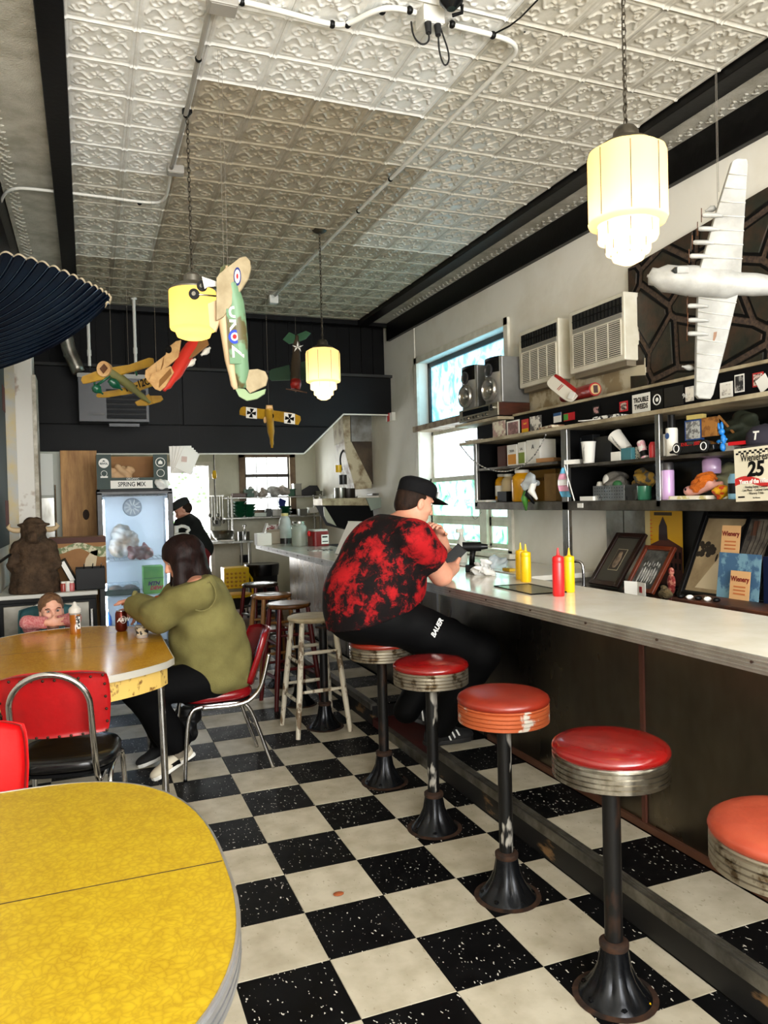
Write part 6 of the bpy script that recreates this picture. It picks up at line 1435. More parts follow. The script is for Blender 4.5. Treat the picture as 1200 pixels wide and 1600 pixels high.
# ================================================================== MODEL AIRPLANES (hung from the ceiling)
CAMP = Vector((0, 0, CAMH))
def pd(px, py, d): return CAMP+Vector(CF+CR*(px-600)/FPX-CU*(py-800)/FPX)*float(d)
class Kit:
    """one hanging model: parts lie in a slanted plane through a real point; sx, sy slant it away from the viewer"""
    def __init__(s, label, cx, cy, d, sx=0, sy=0, grp='model airplanes hung from the ceiling'):
        s.c = (cx, cy); s.d = d; s.sx = sx; s.sy = sy
        o = pd(cx, cy, d); s.t = thing('model_airplane', label, 'model airplane', o, 0, grp); s.o = o
        s.n = (Vector(-CF)).normalized()
    def p(s, x, y, up=0):
        d = s.d+s.sx*(x-s.c[0])+s.sy*(y-s.c[1])
        return pd(x, y, d)-s.o+s.n*up
    def plate(s, name, pts, m, th=.012, up=0, par=None, bev=.003, dome=0):
        q = [s.p(x, y, up) for x, y in pts]; n = len(q); b = [v-s.n*th for v in q]
        return MB().add(q+b, [tuple(range(n)), tuple(range(2*n-1, n-1, -1))]+[(i, n+i, n+(i+1) % n, (i+1) % n) for i in range(n)]).build(name, m, par or s.t, bev=bev)
    def rod(s, name, pts, r, m, up=0, n=16, par=None, sm=1):
        return MB().tube([s.p(x, y, up) for x, y in pts], r, n, smooth=sm).build(name, m, par or s.t, 'all')
    def disc(s, name, x, y, rx, ry, m, up, par=None, th=.002, n=24):
        return s.plate(name, [(x+rx*math.cos(2*PI*k/n), y+ry*math.sin(2*PI*k/n)) for k in range(n)], m, th, up, par, 0)
    def string(s, x, y, tx_, ty_=None, r=.0008):
        """thread from a point of the model straight up to the ceiling"""
        a = s.p(x, y); b = Vector((a.x, a.y, H-s.o.z)); MB().tube([a, b], r, 5).build('thread', mat('grey thread', (110, 104, 94), .8), s.t)
TISS = mat('white tissue covering', (160, 160, 157), .45, c2=(132, 132, 128), sc=9, bump=.1, bsc=12)
# 1 white flying boat
K = Kit('white eight-engined model airplane hung beside the large lamp', 1120, 437, 3.05, -.0006, .0009)
K.rod('fuselage', [(1011, 431), (1018, 432), (1045, 436), (1090, 440), (1130, 443), (1165, 444), (1225, 448), (1290, 452)], [.006, .035, .055, .062, .062, .045, .036, .015], TISS, .0, 24)
K.plate('wing', [(1088, 428), (1112, 344), (1139, 257), (1146, 253), (1161, 254), (1163, 260), (1158, 344), (1153, 430)], TISS, .022, .03)
K.plate('wing', [(1087, 447), (1084, 540), (1083, 619), (1088, 624), (1106, 625), (1110, 618), (1130, 540), (1150, 456)], TISS, .022, .03)
rb_ = mat('tissue rib line', (170, 170, 164), .6)
for k in range(1, 8):
    f_ = k/8; K.rod('rib', [(1088+f_*51, 428-f_*172), (1153+f_*9, 430-f_*172)], .002, rb_, .033, 6, sm=0)
    K.rod('rib', [(1087-f_*4, 447+f_*172), (1150-f_*42, 456+f_*165)], .002, rb_, .033, 6, sm=0)
for x, y in ((1108, 341), (1102, 362), (1094, 383), (1089, 404), (1087, 460), (1086, 481), (1087, 503), (1086, 524)):
    K.rod('engine_nacelle', [(x-16, y), (x-12, y), (x+2, y), (x+16, y+1)], [.007, .0095, .0095, .006], TISS, .03, 12)
    K.rod('propeller', [(x-17, y-11), (x-17, y+11)], .002, WOODD, .03, 6, sm=0)
K.rod('wing_float', [(1105, 327), (1117, 322), (1124, 325)], [.004, .012, .004], TISS, -.02, 10); K.rod('wing_float', [(1068, 571), (1080, 573), (1090, 575)], [.004, .012, .004], TISS, -.02, 10)
K.plate('canopy', [(1044, 427), (1052, 423), (1068, 424), (1068, 434), (1050, 434)], TISS, .02, .058, bev=.004); K.plate('cockpit_glass', [(1041, 429), (1046, 424), (1050, 424), (1050, 434), (1046, 434)], mat('cockpit dark', (30, 32, 32), .1), .02, .060)
K.plate('decal', [(1110, 522), (1115, 521), (1113, 536), (1108, 537)], mat('brown decal', (120, 90, 70), .7), .001, .0325, bev=0)
K.string(1123, 300, 0); K.string(1123, 420, 0)
K.plate('tailplane', [(1255, 395), (1268, 390), (1280, 440), (1280, 470), (1268, 520), (1255, 515)], TISS, .014, .02)
# 2 green roundel fighter, nose up
GRN = mat('camouflage green and brown', (110, 146, 112), .5, c2=(92, 84, 50), sc=7, mix=(.5, .56)); TANW = mat('tan balsa tissue', (176, 160, 128), .6, c2=(150, 134, 102), sc=10); CRM = mat('cream underside', (206, 178, 140), .6)
NAVY = mat('roundel navy', (24, 40, 110), .6); BLUR = mat('roundel blue', (40, 70, 190), .6); RRED = mat('roundel red', (190, 24, 36), .6)
K = Kit('camouflaged fighter model lettered UK and Z with roundels, nose up', 368, 520, 3.62, .0022, .0004)
def roundel(k, x, y, rx, ry, up, cols, par=None):
    for j, (f_, m) in enumerate(cols): k.disc('roundel', x, y, rx*f_, ry*f_, m, up+.0015*j, par)
fu = K.rod('fuselage', [(356, 425), (360, 450), (366, 480), (370, 520), (374, 570), (377, 606)], [.025, .043, .05, .05, .044, .028], GRN, 0, 20)
K.rod('belly', [(344, 470), (350, 500), (357, 550), (366, 600), (369, 608)], [.018, .024, .022, .016, .012], CRM, .012, 14)
K.plate('wing', [(342, 505), (342, 440), (346, 433), (378, 408), (387, 406), (393, 412), (395, 424), (391, 440), (353, 499)], TANW, .016, .052)
K.plate('wing', [(336, 436), (341, 412), (347, 408), (358, 408), (360, 430), (345, 445)], mat('olive wing', (100, 104, 66), .6), .016, -.05)
roundel(K, 374.5, 437.6, 5.6, 14.2, .056, ((1, NAVY), (.74, PAPER), (.30, RRED)))
K.rod('spinner', [(356, 427), (354, 415)], [.026, .006], CRM, 0, 16)
K.plate('side_panel', [(357, 487), (383, 488), (385, 520), (384, 566), (381, 572), (363, 572), (360, 540)], GRN, .01, .056, bev=.002)
roundel(K, 370.5, 530.5, 9.6, 10.8, .058, ((1, BLUR), (.60, PAPER), (.34, RRED)))
def ktext(k, body, x, y, sz, m, up, ang=0, sx=1):
    return text('lettering', body, sz, m, k.t, frame(k.p(x, y, up), (k.p(x+10*math.cos(ang), y+10*math.sin(ang))-k.p(x, y)), (k.p(x, y+10)-k.p(x, y)).cross(k.p(x+10, y)-k.p(x, y))), sx=sx, bold=.002)
ktext(K, 'UK', 370, 502, .085, PAPER, .058, PI/2-.05); ktext(K, 'Z', 374.5, 553, .085, PAPER, .058, PI/2-.05)
K.plate('tailplane', [(384, 580), (404, 578), (416, 582), (420, 592), (417, 604), (392, 616), (386, 608)], TANW, .012, .03)
K.plate('fin', [(367, 606), (383, 608), (392, 616), (416, 608), (414, 616), (402, 624), (386, 627), (374, 620)], mat('pale green fin', (150, 172, 130), .6), .014, .015)
for x, y, up in ((306, 462.5, .03), (315, 446, -.01)):
    w_ = K.rod('wheel', [(x-.6, y), (x+.6, y)], .001, RUBBER, up, 8); K.disc('tyre', x, y, 8, 8.2, RUBBER, up+.008, th=.014); K.disc('hub', x, y, 3.2, 3.4, STEEL, up+.010)
    K.rod('gear_leg', [(x, y), (x+34, y+3)], .004, STEEL, up, 8, sm=0)
K.plate('gear_cover', [(317, 434), (343, 443), (345, 449), (326, 450), (321, 453)], WHITE, .006, .02, bev=0)
K.plate('wing_root_block', [(326, 476), (340, 470), (345, 500), (338, 520), (329, 512)], CRM, .02, .02)
K.string(350, 420, 0); K.string(356, 424, 0)
# 3 red and cream racer below the yellow lamp
K = Kit('red and cream balsa model airplane under the yellow drum lamp', 285, 570, 4.7, .001, -.002)
RD = mat('bright red tissue', (196, 40, 24), .5); BAL = mat('bare balsa sheet', (214, 176, 124), .6, c2=(180, 136, 84), sc=12); BRT = mat('brown translucent tissue', (132, 92, 48), .5)
K.rod('fuselage', [(312, 528), (295, 548), (278, 578), (264, 600), (256, 610)], [.03, .042, .04, .025, .012], RD, 0, 18)
K.plate('wing', [(285, 533), (277, 535), (264, 545), (261, 556), (230, 580), (229, 590), (234, 598), (242, 604), (262, 576), (281, 560)], BAL, .014, .035); K.plate('wing_bay', [(259, 558), (252, 586), (246, 592), (258, 572)], BRT, .015, .037, bev=0)
K.plate('wing', [(325, 531), (300, 538), (291, 565), (306, 558), (318, 548), (328, 540)], BRT, .014, .03)
K.plate('tailplane', [(240, 586), (236, 598), (246, 610), (254, 613), (262, 606), (275, 584), (270, 574)], BAL, .012, .05); K.plate('tail_bay', [(270, 578), (253, 596), (252, 608), (262, 598), (272, 586)], BRT, .013, .052, bev=0)
for x, y in ((321, 548), (298, 566)): K.rod('wheel_spat', [(x-8, y+6), (x, y), (x+6, y-6)], [.008, .02, .008], WHITE, -.02, 12)
K.disc('engine_hole', 266, 548, 5, 6, BLACK, .037); K.string(300, 540, 0); K.string(245, 600, 0)
# 4 yellow biplane
YD = mat('yellow doped tissue', (176, 136, 26), .5, c2=(146, 108, 20), sc=9); GD = mat('green enamel', (14, 82, 58), .3); OLV = mat('olive green tissue', (110, 110, 66), .5)
K = Kit('yellow biplane model with green landing gear lettered NR-12O4', 195, 600, 5.1, .002, .0015)
K.plate('wing', [(131, 596), (133, 590), (165, 578), (205, 572), (236, 561), (243, 562), (244, 570), (238, 575), (200, 586), (145, 600), (134, 602)], YD, .014, .05)
K.plate('wing', [(144, 616), (148, 611), (180, 606), (232, 584), (238, 588), (236, 600), (200, 613), (160, 619), (147, 619)], YD, .014, -.06)
K.rod('fuselage', [(170, 580), (180, 586), (200, 600), (220, 617), (236, 630)], [.036, .036, .03, .02, .01], OLV, .02, 18)
eng = K.disc('engine_ring', 169, 580, 10.5, 12, BAL, .085, th=.05); K.plate('engine_mount', [(163, 580), (170, 572), (176, 579), (169, 588)], WOODD, .012, .09)
for a, b_ in (((176, 596), (190, 606)), ((151, 606), (160, 612))): K.rod('wheel_spat', [a, ((a[0]+b_[0])/2, (a[1]+b_[1])/2), (b_[0]+6, b_[1]+6)], [.02, .03, .006], GD, .06, 12)
K.rod('gear_strut', [(156, 604), (178, 588)], .008, GD, .05, 8, sm=0); K.rod('gear_strut', [(212, 572), (216, 588)], .006, GD, .03, 8, sm=0); K.rod('gear_strut', [(150, 598), (152, 612)], .006, GD, .03, 8, sm=0)
K.plate('tailplane', [(210, 628), (232, 618), (252, 618), (255, 624), (250, 628), (228, 634), (214, 634)], YD, .01, .0); K.plate('fin', [(226, 620), (234, 616), (240, 630), (234, 634)], YD, .008, .02)
ktext(K, 'NR-12O4', 214, 598, .07, BLACK, -.056, -.30, .7)
K.string(175, 585, 0); K.string(201, 575, 0)
# 5 small yellow monoplane with crosses
K = Kit('small yellow monoplane model with black crosses on white squares', 422, 655, 6.2, .001, .004)
for pts, cr in (([(374, 642), (376, 637), (380, 635), (418, 640), (418, 655), (402, 654), (374, 648)], (393, 645.5)), ([(426, 641), (456, 645), (469, 650), (470, 656), (466, 664), (426, 657)], (452.5, 654))):
    K.plate('wing', pts, YD, .012, .0); x, y = cr
    K.plate('insignia', [(x-8.5, y-9.5), (x+8.5, y-7.5), (x+8.5, y+9), (x-8.5, y+7.5)], PAPER, .002, .003, bev=0)
    for a in range(4):
        c, s_ = math.cos(a*PI/2+.12), math.sin(a*PI/2+.12); K.plate('cross_arm', [(x+c*.6-s_*.9, y+s_*.6+c*.9), (x+c*7-s_*3.2, y+s_*7+c*3.2), (x+c*7+s_*3.2, y+s_*7-c*3.2), (x+c*.6+s_*.9, y+s_*.6-c*.9)][::-1], BLACK, .0015, .005, bev=0)
K.rod('fuselage', [(421, 637), (421, 645), (423, 668), (425, 692), (425.5, 699)], [.03, .036, .03, .016, .006], YD, .01, 14)
K.plate('fin', [(422, 684), (428, 684), (427, 700), (424, 700)], YD, .006, .02, bev=0); K.disc('cockpit', 427, 651, 2.2, 3.5, BLACK, .046); K.rod('engine', [(416, 637), (426, 637)], .02, BAL, .01, 10)
K.disc('wheel', 415, 657, 2.4, 5, BAL, .03); K.string(420, 640, 0)
# 6 dark green monoplane, nose down
K = Kit('dark green monoplane model with red nose hanging nose-down', 462, 565, 6.6, .001, -.002)
DG = mat('deep green tissue', (24, 52, 34), .5); BRF = mat('brown olive fuselage', (60, 48, 34), .5)
K.rod('fuselage', [(464, 525), (463, 545), (462, 575), (462, 598)], [.018, .034, .045, .042], BRF, 0, 16); K.rod('cowling', [(462, 595), (462, 601), (462, 607)], [.046, .048, .04], mat('red cowling', (140, 24, 20), .4), 0, 18, sm=0)
K.plate('wing', [(420, 581), (424, 577), (452, 570), (454, 594), (424, 595), (420, 591)], DG, .012, .0); K.plate('wing', [(470, 566), (484, 562), (487, 566), (487, 578), (484, 592), (470, 594)], DG, .012, .0)
K.plate('tailplane', [(442, 531), (452, 519), (462, 524), (478, 517), (486, 521), (478, 530), (466, 535), (452, 538)], mat('green tail', (40, 78, 52), .5), .01, .01)
for k in range(5): a = k*2*PI/5-PI/2; K.plate('star', [(466, 544), (466+4.5*math.cos(a-.35), 544+4.5*math.sin(a-.35)*.6), (466+9*math.cos(a), 544+9*math.sin(a)), (466+4.5*math.cos(a+.35), 544+4.5*math.sin(a+.35)*.6)][::-1], PAPER, .001, .045, bev=0)
K.rod('propeller', [(447, 608), (462, 610), (480, 614)], [.004, .008, .006], WOODD, .01, 8); K.rod('propeller_shaft', [(462, 606), (462, 612)], .006, STEEL, 0, 8, sm=0); K.string(462, 522, 0)

# ================================================================== BLUE PLEATED CANOPY, CEILING FITTINGS
cn = thing('metal_canopy', 'dark blue pleated metal canopy with pale scalloped rim on booth wall', 'canopy', (-.3, 4.6, 2.6)); PC = T(.3, -4.6, -2.6)
edge = [(-40, 396), (0, 398), (22, 401), (42, 406), (60, 411), (78, 418), (95, 425), (110, 432), (123, 438), (134, 444), (145, 449), (154, 454), (162, 459), (168, 463), (172, 467), (173, 471), (171, 475), (164, 480)]
root = [(-120, 500)]*1
def lerp2(L, t):
    k = min(len(L)-2, int(t*(len(L)-1))); f_ = t*(len(L)-1)-k; return (L[k][0]+(L[k+1][0]-L[k][0])*f_, L[k][1]+(L[k+1][1]-L[k][1])*f_)
Lc_ = [(-60, 480), (-60, 520), (-60, 556), (-60, 590)]
def canopy(u, v):
    e = lerp2(edge, v); l_ = lerp2(Lc_, v); cpx = (l_[0]*.35+e[0]*.65, l_[1]*.62+e[1]*.38+16*v)
    x = (1-u)**2*l_[0]+2*u*(1-u)*cpx[0]+u*u*e[0]; y = (1-u)**2*l_[1]+2*u*(1-u)*cpx[1]+u*u*e[1]
    ph_ = (v*17) % 1; rid = abs(math.sin(PI*v*17))
    return PC @ (pd(x, y-3.0*rid*u, 4.9-.45*u)+Vector((0, 0, .0))+Vector((0, -.035*rid, 0)))
MB().sheet(canopy, 16, 136, .004).build('pleated_sheet', mat('gloss navy metal', (9, 16, 34), .22, .6, c2=(14, 32, 54), sc=3), cn, 1)
MB().tube([canopy(1, v) for v in np.linspace(0, 1, 137)], .006, 6).build('rim_cord', mat('pale cord', (190, 176, 150), .8), cn, 'all')
for k in range(1, 17): MB().tube([canopy(u, k/17)+Vector((-.004, -.022, .0)) for u in np.linspace(.05, 1, 12)], .002, 5).build('pleat_seam', mat('pale blue seam', (84, 100, 116), .3, .6), cn, 'all')
MB().tube([PC @ pd(-45, 470, 4.88), PC @ Vector((XL, 5.0, 2.75))], .014, 8).build('wall_arm', BLACK, cn)

CW = mat('white conduit', (214, 212, 204), .4); CG = mat('grey conduit', (150, 146, 138), .45)
def ceil(px, py, dz=.032): return at(px, py, z=H-dz)
def conduit(label, pts, m, r=.011, clips=(), dz=.032):
    t = thing('conduit', label, 'conduit', ceil(*pts[0], dz)); o = Vector(t.location)
    P = [(ceil(*p, dz) if len(p) == 2 else Vector(p))-o for p in pts]
    MB().tube(P, r, 10, smooth=2).build('pipe', m, t, 'all')
    for p in clips:
        c = ceil(*p, dz)-o; MB().ell(c, (.017, .017, .017), 10, 6).build('clip', BLACK, t, 'all')
    return t
conduit('grey conduit running along the ceiling above the yellow drum lamp', [(327, 14), (310, 92), (291, 178), (268, 262)], CG, .012, ((310, 92), (291, 180)))
conduit('thin white conduit bending from the ceiling box to the booth wall', [(266, 272), (262, 300), (256, 314), (238, 318), (150, 306), (60, 296), (22, 293), (4, 304), (-8, 345)], CW, .010, ((98, 302), (218, 317)))
conduit('white conduit zigzagging to the ceiling junction box', [(372, 1), (430, 15), (520, 40), (545, 38), (590, 14), (620, 12), (650, 20)], CW, .012, ((378, 3), (519, 38), (543, 38), (597, 17), (640, 16)))
conduit('long conduit running from the junction box back to the middle lamp', [(700, 38), (760, 52), (795, 62), (808, 74), (800, 92), (640, 250), (560, 330), (505, 385), (430, 462)], CW, .012, ((706, 38), (770, 55), (610, 280), (560, 330)))
tag(MB().tube([ceil(840, 0), ceil(805, 36), ceil(772, 53)], .004, 6, smooth=1).build('ceiling_cable', BLACK), 'black cable along the ceiling near the junction box', 'cable')
def cbox(name, label, px, py, sx, sy, sz, m=CW, rz=0):
    p = at(px, py, z=H-sz/2); t = thing(name, label, 'junction box', p, rz); MB().bb(-sx/2, sx/2, -sy/2, sy/2, -sz/2, sz/2).build('box', m, t, bev=.004); MB().bb(-sx*.42, sx*.42, -sy*.42, sy*.42, -sz/2-.003, -sz/2).build('cover', m, t, bev=.001); return t
jb = cbox('junction_box', 'white ceiling junction box with two black plugs', 672, 30, .10, .09, .07)
for k, dx in enumerate((-.025, .02)):
    MB().cyl((dx, -.03, -.04), (dx, -.035, -.085), .016, .012, 14).build('plug', RUBBER, jb, 1)
MB().tube([(-.025, -.035, -.08), (-.03, -.05, -.13), (-.07, -.06, -.16), (-.10, -.04, -.12), (-.09, .0, -.03)], .004, 6, smooth=2).build('cord', RUBBER, jb, 'all')
MB().tube([(.02, -.035, -.08), (.015, -.05, -.17), (.035, -.06, -.235), (.07, -.05, -.18), (.05, .0, -.03)], .004, 6, smooth=2).build('cord', RUBBER, jb, 'all')
cbox('junction_box', 'grey ceiling box where the thin conduit turns', 274, 266, .10, .07, .05, CG); cbox('junction_box', 'ceiling box cut by the top of the picture', 347, 4, .12, .09, .06, CG); cbox('junction_box', 'small outlet box near the back of the ceiling', 427, 468, .09, .07, .08, CW)
fx = thing('ceiling_bracket', 'dark metal bracket cut by the top of the picture', 'bracket', ceil(705, 3, .04)); MB().lathe([(.05, .04), (.05, .0), (.03, -.02), (.02, -.03), (0, -.03)], 16).build('canopy', IRON, fx, 1); MB().tube([(.05, 0, 0), (.06, .02, -.02), (.03, .05, -.02)], .008, 8).build('arm', IRON, fx, 1)
tag(MB().tube([ceil(820, 50, .0), ceil(820, 50, .05)], .004, 6).build('ceiling_hook', BLACK), 'tiny black ceiling hook right of the junction box', 'hook')
# unit heater, flue and pipes under the far ceiling ------------------------------------------------
y_ = 8.1
def hx(px, py): return at(px, py, y=y_)
ht = thing('unit_heater', 'grey unit heater with louvres hung before the black bulkhead', 'heater', hx(178, 620)); o = Vector(ht.location)
a, b_ = hx(121, 584)-o, hx(234, 660)-o
GH = mat('slate grey enamel', (56, 57, 60), .4); 
MB().bb(a.x, b_.x, 0, .30, b_.z, a.z).build('cabinet', GH, ht, bev=.006); MB().bb(a.x-.004, b_.x+.004, -.006, .30, a.z-.03, a.z+.012).build('top_trim', mat('pale trim', (150, 148, 140), .4), ht)
xm = (hx(166, 620)-o).x; MB().bb(xm, b_.x-.03, -.004, .0, b_.z+.03, b_.z+.33).build('louvre_recess', BLACK, ht)
for k in range(6): MB().box((xm/2+b_.x/2-.015, -.012, b_.z+.055+k*.05), (b_.x-.03-xm, .004, .036), None, rot(x=-.6)).build('louvre', GH, ht)
MB().bb(a.x+.08, a.x+.24, -.003, 0, b_.z+.06, b_.z+.085).build('name_plate', mat('dull plate', (84, 84, 84), .5), ht); MB().bb(xm+.02, b_.x-.1, -.002, 0, b_.z-.045, b_.z-.015).build('rating_plate', GH, ht)
for x in (a.x+.12, b_.x-.12): MB().cyl((x, .15, a.z), (x, .15, H-o.z), .005, n=6).build('hanger_rod', STEEL, ht)
fl = thing('flue_pipe', 'galvanised flue pipe with elbow beside the pillar', 'pipe', hx(110, 560)); o = Vector(fl.location); GALV = mat('galvanised steel', (150, 146, 136), .35, .9, c2=(96, 90, 80), sc=8)
MB().tube([hx(66, 508)-o, hx(85, 510)-o, hx(98, 514)-o, hx(104, 528)-o, hx(108, 548)-o, hx(124, 582)-o], .068, 18, smooth=1).build('pipe', GALV, fl, 'all')
for q0, q1 in (((84, 509), (86, 510)), ((97, 513), (99, 515)), ((104, 528), (105, 531)), ((110, 552), (111, 555))): MB().tube([hx(*q0)-o, hx(*q1)-o], .071, 18).build('seam_ring', GALV, fl, 1)
for px, p0, p1, l in ((140, 488, 572, 'white vertical pipe beside the flue'), (212, 450, 568, 'white vertical pipe above the unit heater')):
    q = hx(px, p1); t = thing('gas_pipe', l, 'pipe', q); MB().cyl((0, 0, 0), (0, 0, H-q.z), .016, n=12).build('pipe', CW, t, 1); MB().cyl((0, 0, H-q.z-.02), (0, 0, H-q.z), .03, n=14).build('flange', CW, t, 1); MB().cyl((0, 0, .1), (0, 0, .16), .021, n=12).build('coupling', CW, t, 1)

# ================================================================== FRIDGE, FREEZER AND CLUTTER BY THE PILLAR
FY0 = 6.95
fr = thing('display_fridge', 'black glass-door drinks fridge glowing inside', 'fridge', (.39, FY0+.3, 0)); w2, ztop = .315, 1.63
for x0, x1, y0, y1, z0, z1, nm in ((-w2, -w2+.03, -.28, .3, .08, ztop, 'side'), (w2-.03, w2, -.28, .3, .08, ztop, 'side'), (-w2, w2, .27, .3, .08, ztop, 'back'), (-w2, w2, -.28, .3, ztop-.06, ztop, 'top'), (-w2, w2, -.28, .3, .0, .20, 'base')):
    MB().bb(x0, x1, y0, y1, z0, z1).build(nm, BLACKP, fr, bev=.004)
LINER = mat('white fridge liner', (214, 222, 230), .4)
MB().bb(-w2+.03, w2-.03, .25, .27, .2, ztop-.06).build('liner', LINER, fr); MB().bb(-w2+.03, -w2+.036, -.25, .27, .2, ztop-.06).build('liner', LINER, fr); MB().bb(w2-.036, w2-.03, -.25, .27, .2, ztop-.06).build('liner', LINER, fr)
fdoor = MB(); fdoor.bb(-w2, -w2+.045, -.32, -.285, .2, ztop-.03); fdoor.bb(w2-.045, w2, -.32, -.285, .2, ztop-.03); fdoor.bb(-w2, w2, -.32, -.285, ztop-.05, ztop-.02); fdoor.bb(-w2, w2, -.32, -.285, .16, .22)
dr_ = fdoor.build('door', mat('worn black door frame', (26, 27, 29), .4, .3, c2=(50, 50, 50), sc=8), fr, bev=.004)
MB().bb(-w2+.04, w2-.04, -.305, -.300, .22, ztop-.05).build('pane', glass('fridge glass', (235, 242, 248), .03, .05), dr_); MB().bb(w2-.04, w2-.015, -.345, -.32, .75, 1.05).build('handle', BLACKP, dr_, bev=.004)
LEDM = mat('fridge light tube', (250, 250, 250), .5, emit=26)
for x in (-w2+.05, w2-.05): MB().cyl((x, -.24, .3), (x, -.24, ztop-.09), .010, n=8).build('light_tube', LEDM, fr)
fan = MB().lathe([(0, 0), (.08, 0), (.085, .01), (.08, .02), (0, .02)], 28, T(0, .24, ztop-.16) @ rot(x=PI/2)).build('fan_guard', mat('fan grey', (120, 128, 136), .5), fr, 1)
for k in range(10): MB().box((.045*math.cos(k*PI/5), .215, ztop-.16+.045*math.sin(k*PI/5)), (.05, .004, .008), None, rot(y=-k*PI/5)).build('fan_spoke', WHITE, fr)
zs_ = [at(210, 873, y=7.05).z, at(210, 928, y=7.05).z, at(210, 985, y=7.05).z]
WIRE = mat('white wire shelf', (190, 196, 202), .4)
for z in [q_-.004 for q_ in zs_]:
    sh_ = MB().bb(-w2+.04, w2-.04, -.24, -.225, z-.012, z).bb(-w2+.04, w2-.04, .22, .235, z-.012, z)
    for k in range(14): sh_.bb(-w2+.05+k*.041, -w2+.054+k*.041, -.24, .235, z-.006, z)
    sh_.build('wire_shelf', WIRE, fr)
def fr_at(px, py, y=7.05): return at(px, py, y=y)
q = fr_at(192, 845, 7.15); crumple('bread_bag', 'big clear bag of buns on the top fridge shelf', 'bag', (q.x, 7.16, zs_[0]+.15), (.13, .12, .15), mat('bun bag', (176, 180, 178), .3, c2=(140, 116, 90), sc=6), 51)
crumple('red_reflection', 'dark red lump standing in for the seated man reflected in the fridge glass', 'lump', (fr_at(218, 862).x, 7.05, zs_[0]+.062), (.11, .09, .05), mat('red reflection tone', (110, 24, 28), .3, c2=(150, 120, 116), sc=8), 52)  # added red lump in place of the man's shirt reflected in the glass
q = thing('salad_tray', 'clear lidded tray of brown food on the middle fridge shelf', 'tray', (fr_at(192, 915).x, 7.07, zs_[1])); MB().bb(-.15, .14, -.09, .12, 0, .05).build('tray', mat('green tray', (24, 54, 36), .4), q, bev=.01); MB().ell((-.06, 0, .05), (.06, .06, .035), 14, 8).ell((.06, 0, .05), (.065, .06, .035), 14, 8).build('food', mat('brown food', (96, 70, 48), .7), q, 'all'); MB().bb(-.15, .14, -.09, .12, .05, .10).build('lid', glass('tray lid', (230, 236, 240), .1, .25), q, bev=.015)
q = thing('soda_carton', 'green soda can carton on the middle fridge shelf', 'carton', (fr_at(239, 905).x, 7.07, zs_[1])); MB().bb(-.085, .085, -.1, .1, 0, .24).build('carton', mat('soda green', (70, 160, 40), .5, c2=(120, 190, 60), sc=6), q, bev=.006)
text('lettering', 'MTN', .045, mat('soda navy', (20, 30, 70), .5), q, NY((0, -.102, .09)), bold=.003, shear=.2); text('lettering', 'DEW', .045, REDP, q, NY((.02, -.102, .05)), bold=.003, shear=.2); MB().bb(-.085, .085, -.1012, -.1, .135, .14).build('crease', mat('dark green', (30, 90, 30), .5), q)
for k in range(3):
    q = thing('water_bottle', ('leftmost blue-capped bottle on the bottom fridge shelf', 'middle blue bottle on the bottom fridge shelf', 'blue bottle nearest the fridge hinge side')[k], 'bottle', (fr_at(168+k*26, 960).x, 7.05, zs_[2]), 0, 'bottles in the bottom of the fridge')
    MB().lathe([(0, 0), (.035, 0), (.036, .1), (.03, .14), (.013, .17), (.013, .19), (0, .19)], 18).build('bottle', mat('blue bottle', (40, 110, 200), .15), q, 1); MB().cyl((0, 0, .185), (0, 0, .205), .015, n=12).build('cap', WHITE, q, 1)
# produce carton on the fridge
zb = ztop; x0, x1 = at(151, 740, y=6.98).x, at(262, 740, y=6.98).x; zt = at(200, 710, y=6.98).z
bx = thing('produce_carton', 'dark green organic spring mix carton open at the front on the fridge', 'carton', ((x0+x1)/2, 7.14, zb)); W_ = (x1-x0)/2; h_ = zt-zb
GRC = mat('dark green print', (30, 52, 46), .6)
MB().bb(-W_, W_, .14, .145, 0, h_).build('back_panel', CARD, bx); MB().bb(-W_, W_, -.15, .145, 0, .004).build('bottom_panel', CARD, bx)
for s_ in (-1, 1):
    MB().bb(s_*W_-.003, s_*W_+.003, -.15, .145, 0, h_).build('side_panel', CARD, bx); MB().bb(min(s_*W_, s_*(W_-.12)), max(s_*W_, s_*(W_-.12)), -.155, -.15, 0, h_).build('front_flap', GRC, bx)
MB().bb(-W_, W_, -.156, -.151, 0, .10).build('front_panel', GRC, bx); MB().bb(-W_+.11, W_-.13, -.160, -.156, .006, .075).build('title_band', PAPER, bx)
text('lettering', 'SPRING MIX', .055, BLACK, bx, NY((-.01, -.162, .04)), sx=.78, bold=.001); text('lettering', 'ORGANIC', .026, PAPER, bx, NY((-.0, -.158, .088)), sx=.9)
for k, (x, z, r) in enumerate(((-W_+.06, h_-.075, .042), (-W_+.06, h_-.165, .026), (W_-.06, h_-.07, .042), (W_-.06, h_-.165, .034))):
    MB().cyl((x, -.1555, z), (x, -.157, z), r, n=24).build('round_logo', PAPER, bx)
    if k != 0: MB().cyl((x, -.157, z), (x, -.158, z), r*.86, n=24).build('logo_field', GRC, bx)
    if k == 2: MB().prism([(-.018, -.016), (.018, -.016), (.018, .004), (0, .02), (-.018, .004)], .001, NY((x, -.1581, z))).build('house_mark', PAPER, bx)
text('lettering', 'REVOL', .022, GRC, bx, NY((-W_+.06, -.1575, h_-.08)), bold=.001); MB().prism([(-.014, 0), (0, .014), (.014, 0)], .001, NY((-W_+.06, -.1572, h_-.062))).build('leaf_mark', GRC, bx)
MB().bb(-W_+.03, -W_+.09, -.157, -.1555, .10, .115).build('print_line', PAPER, bx)
crumple('paper_packet', 'tan paper packet lying inside the produce carton', 'packet', (x0+.21, 7.12, zb+.13), (.14, .08, .04), mat('tan packet', (196, 160, 120), .7), 55)
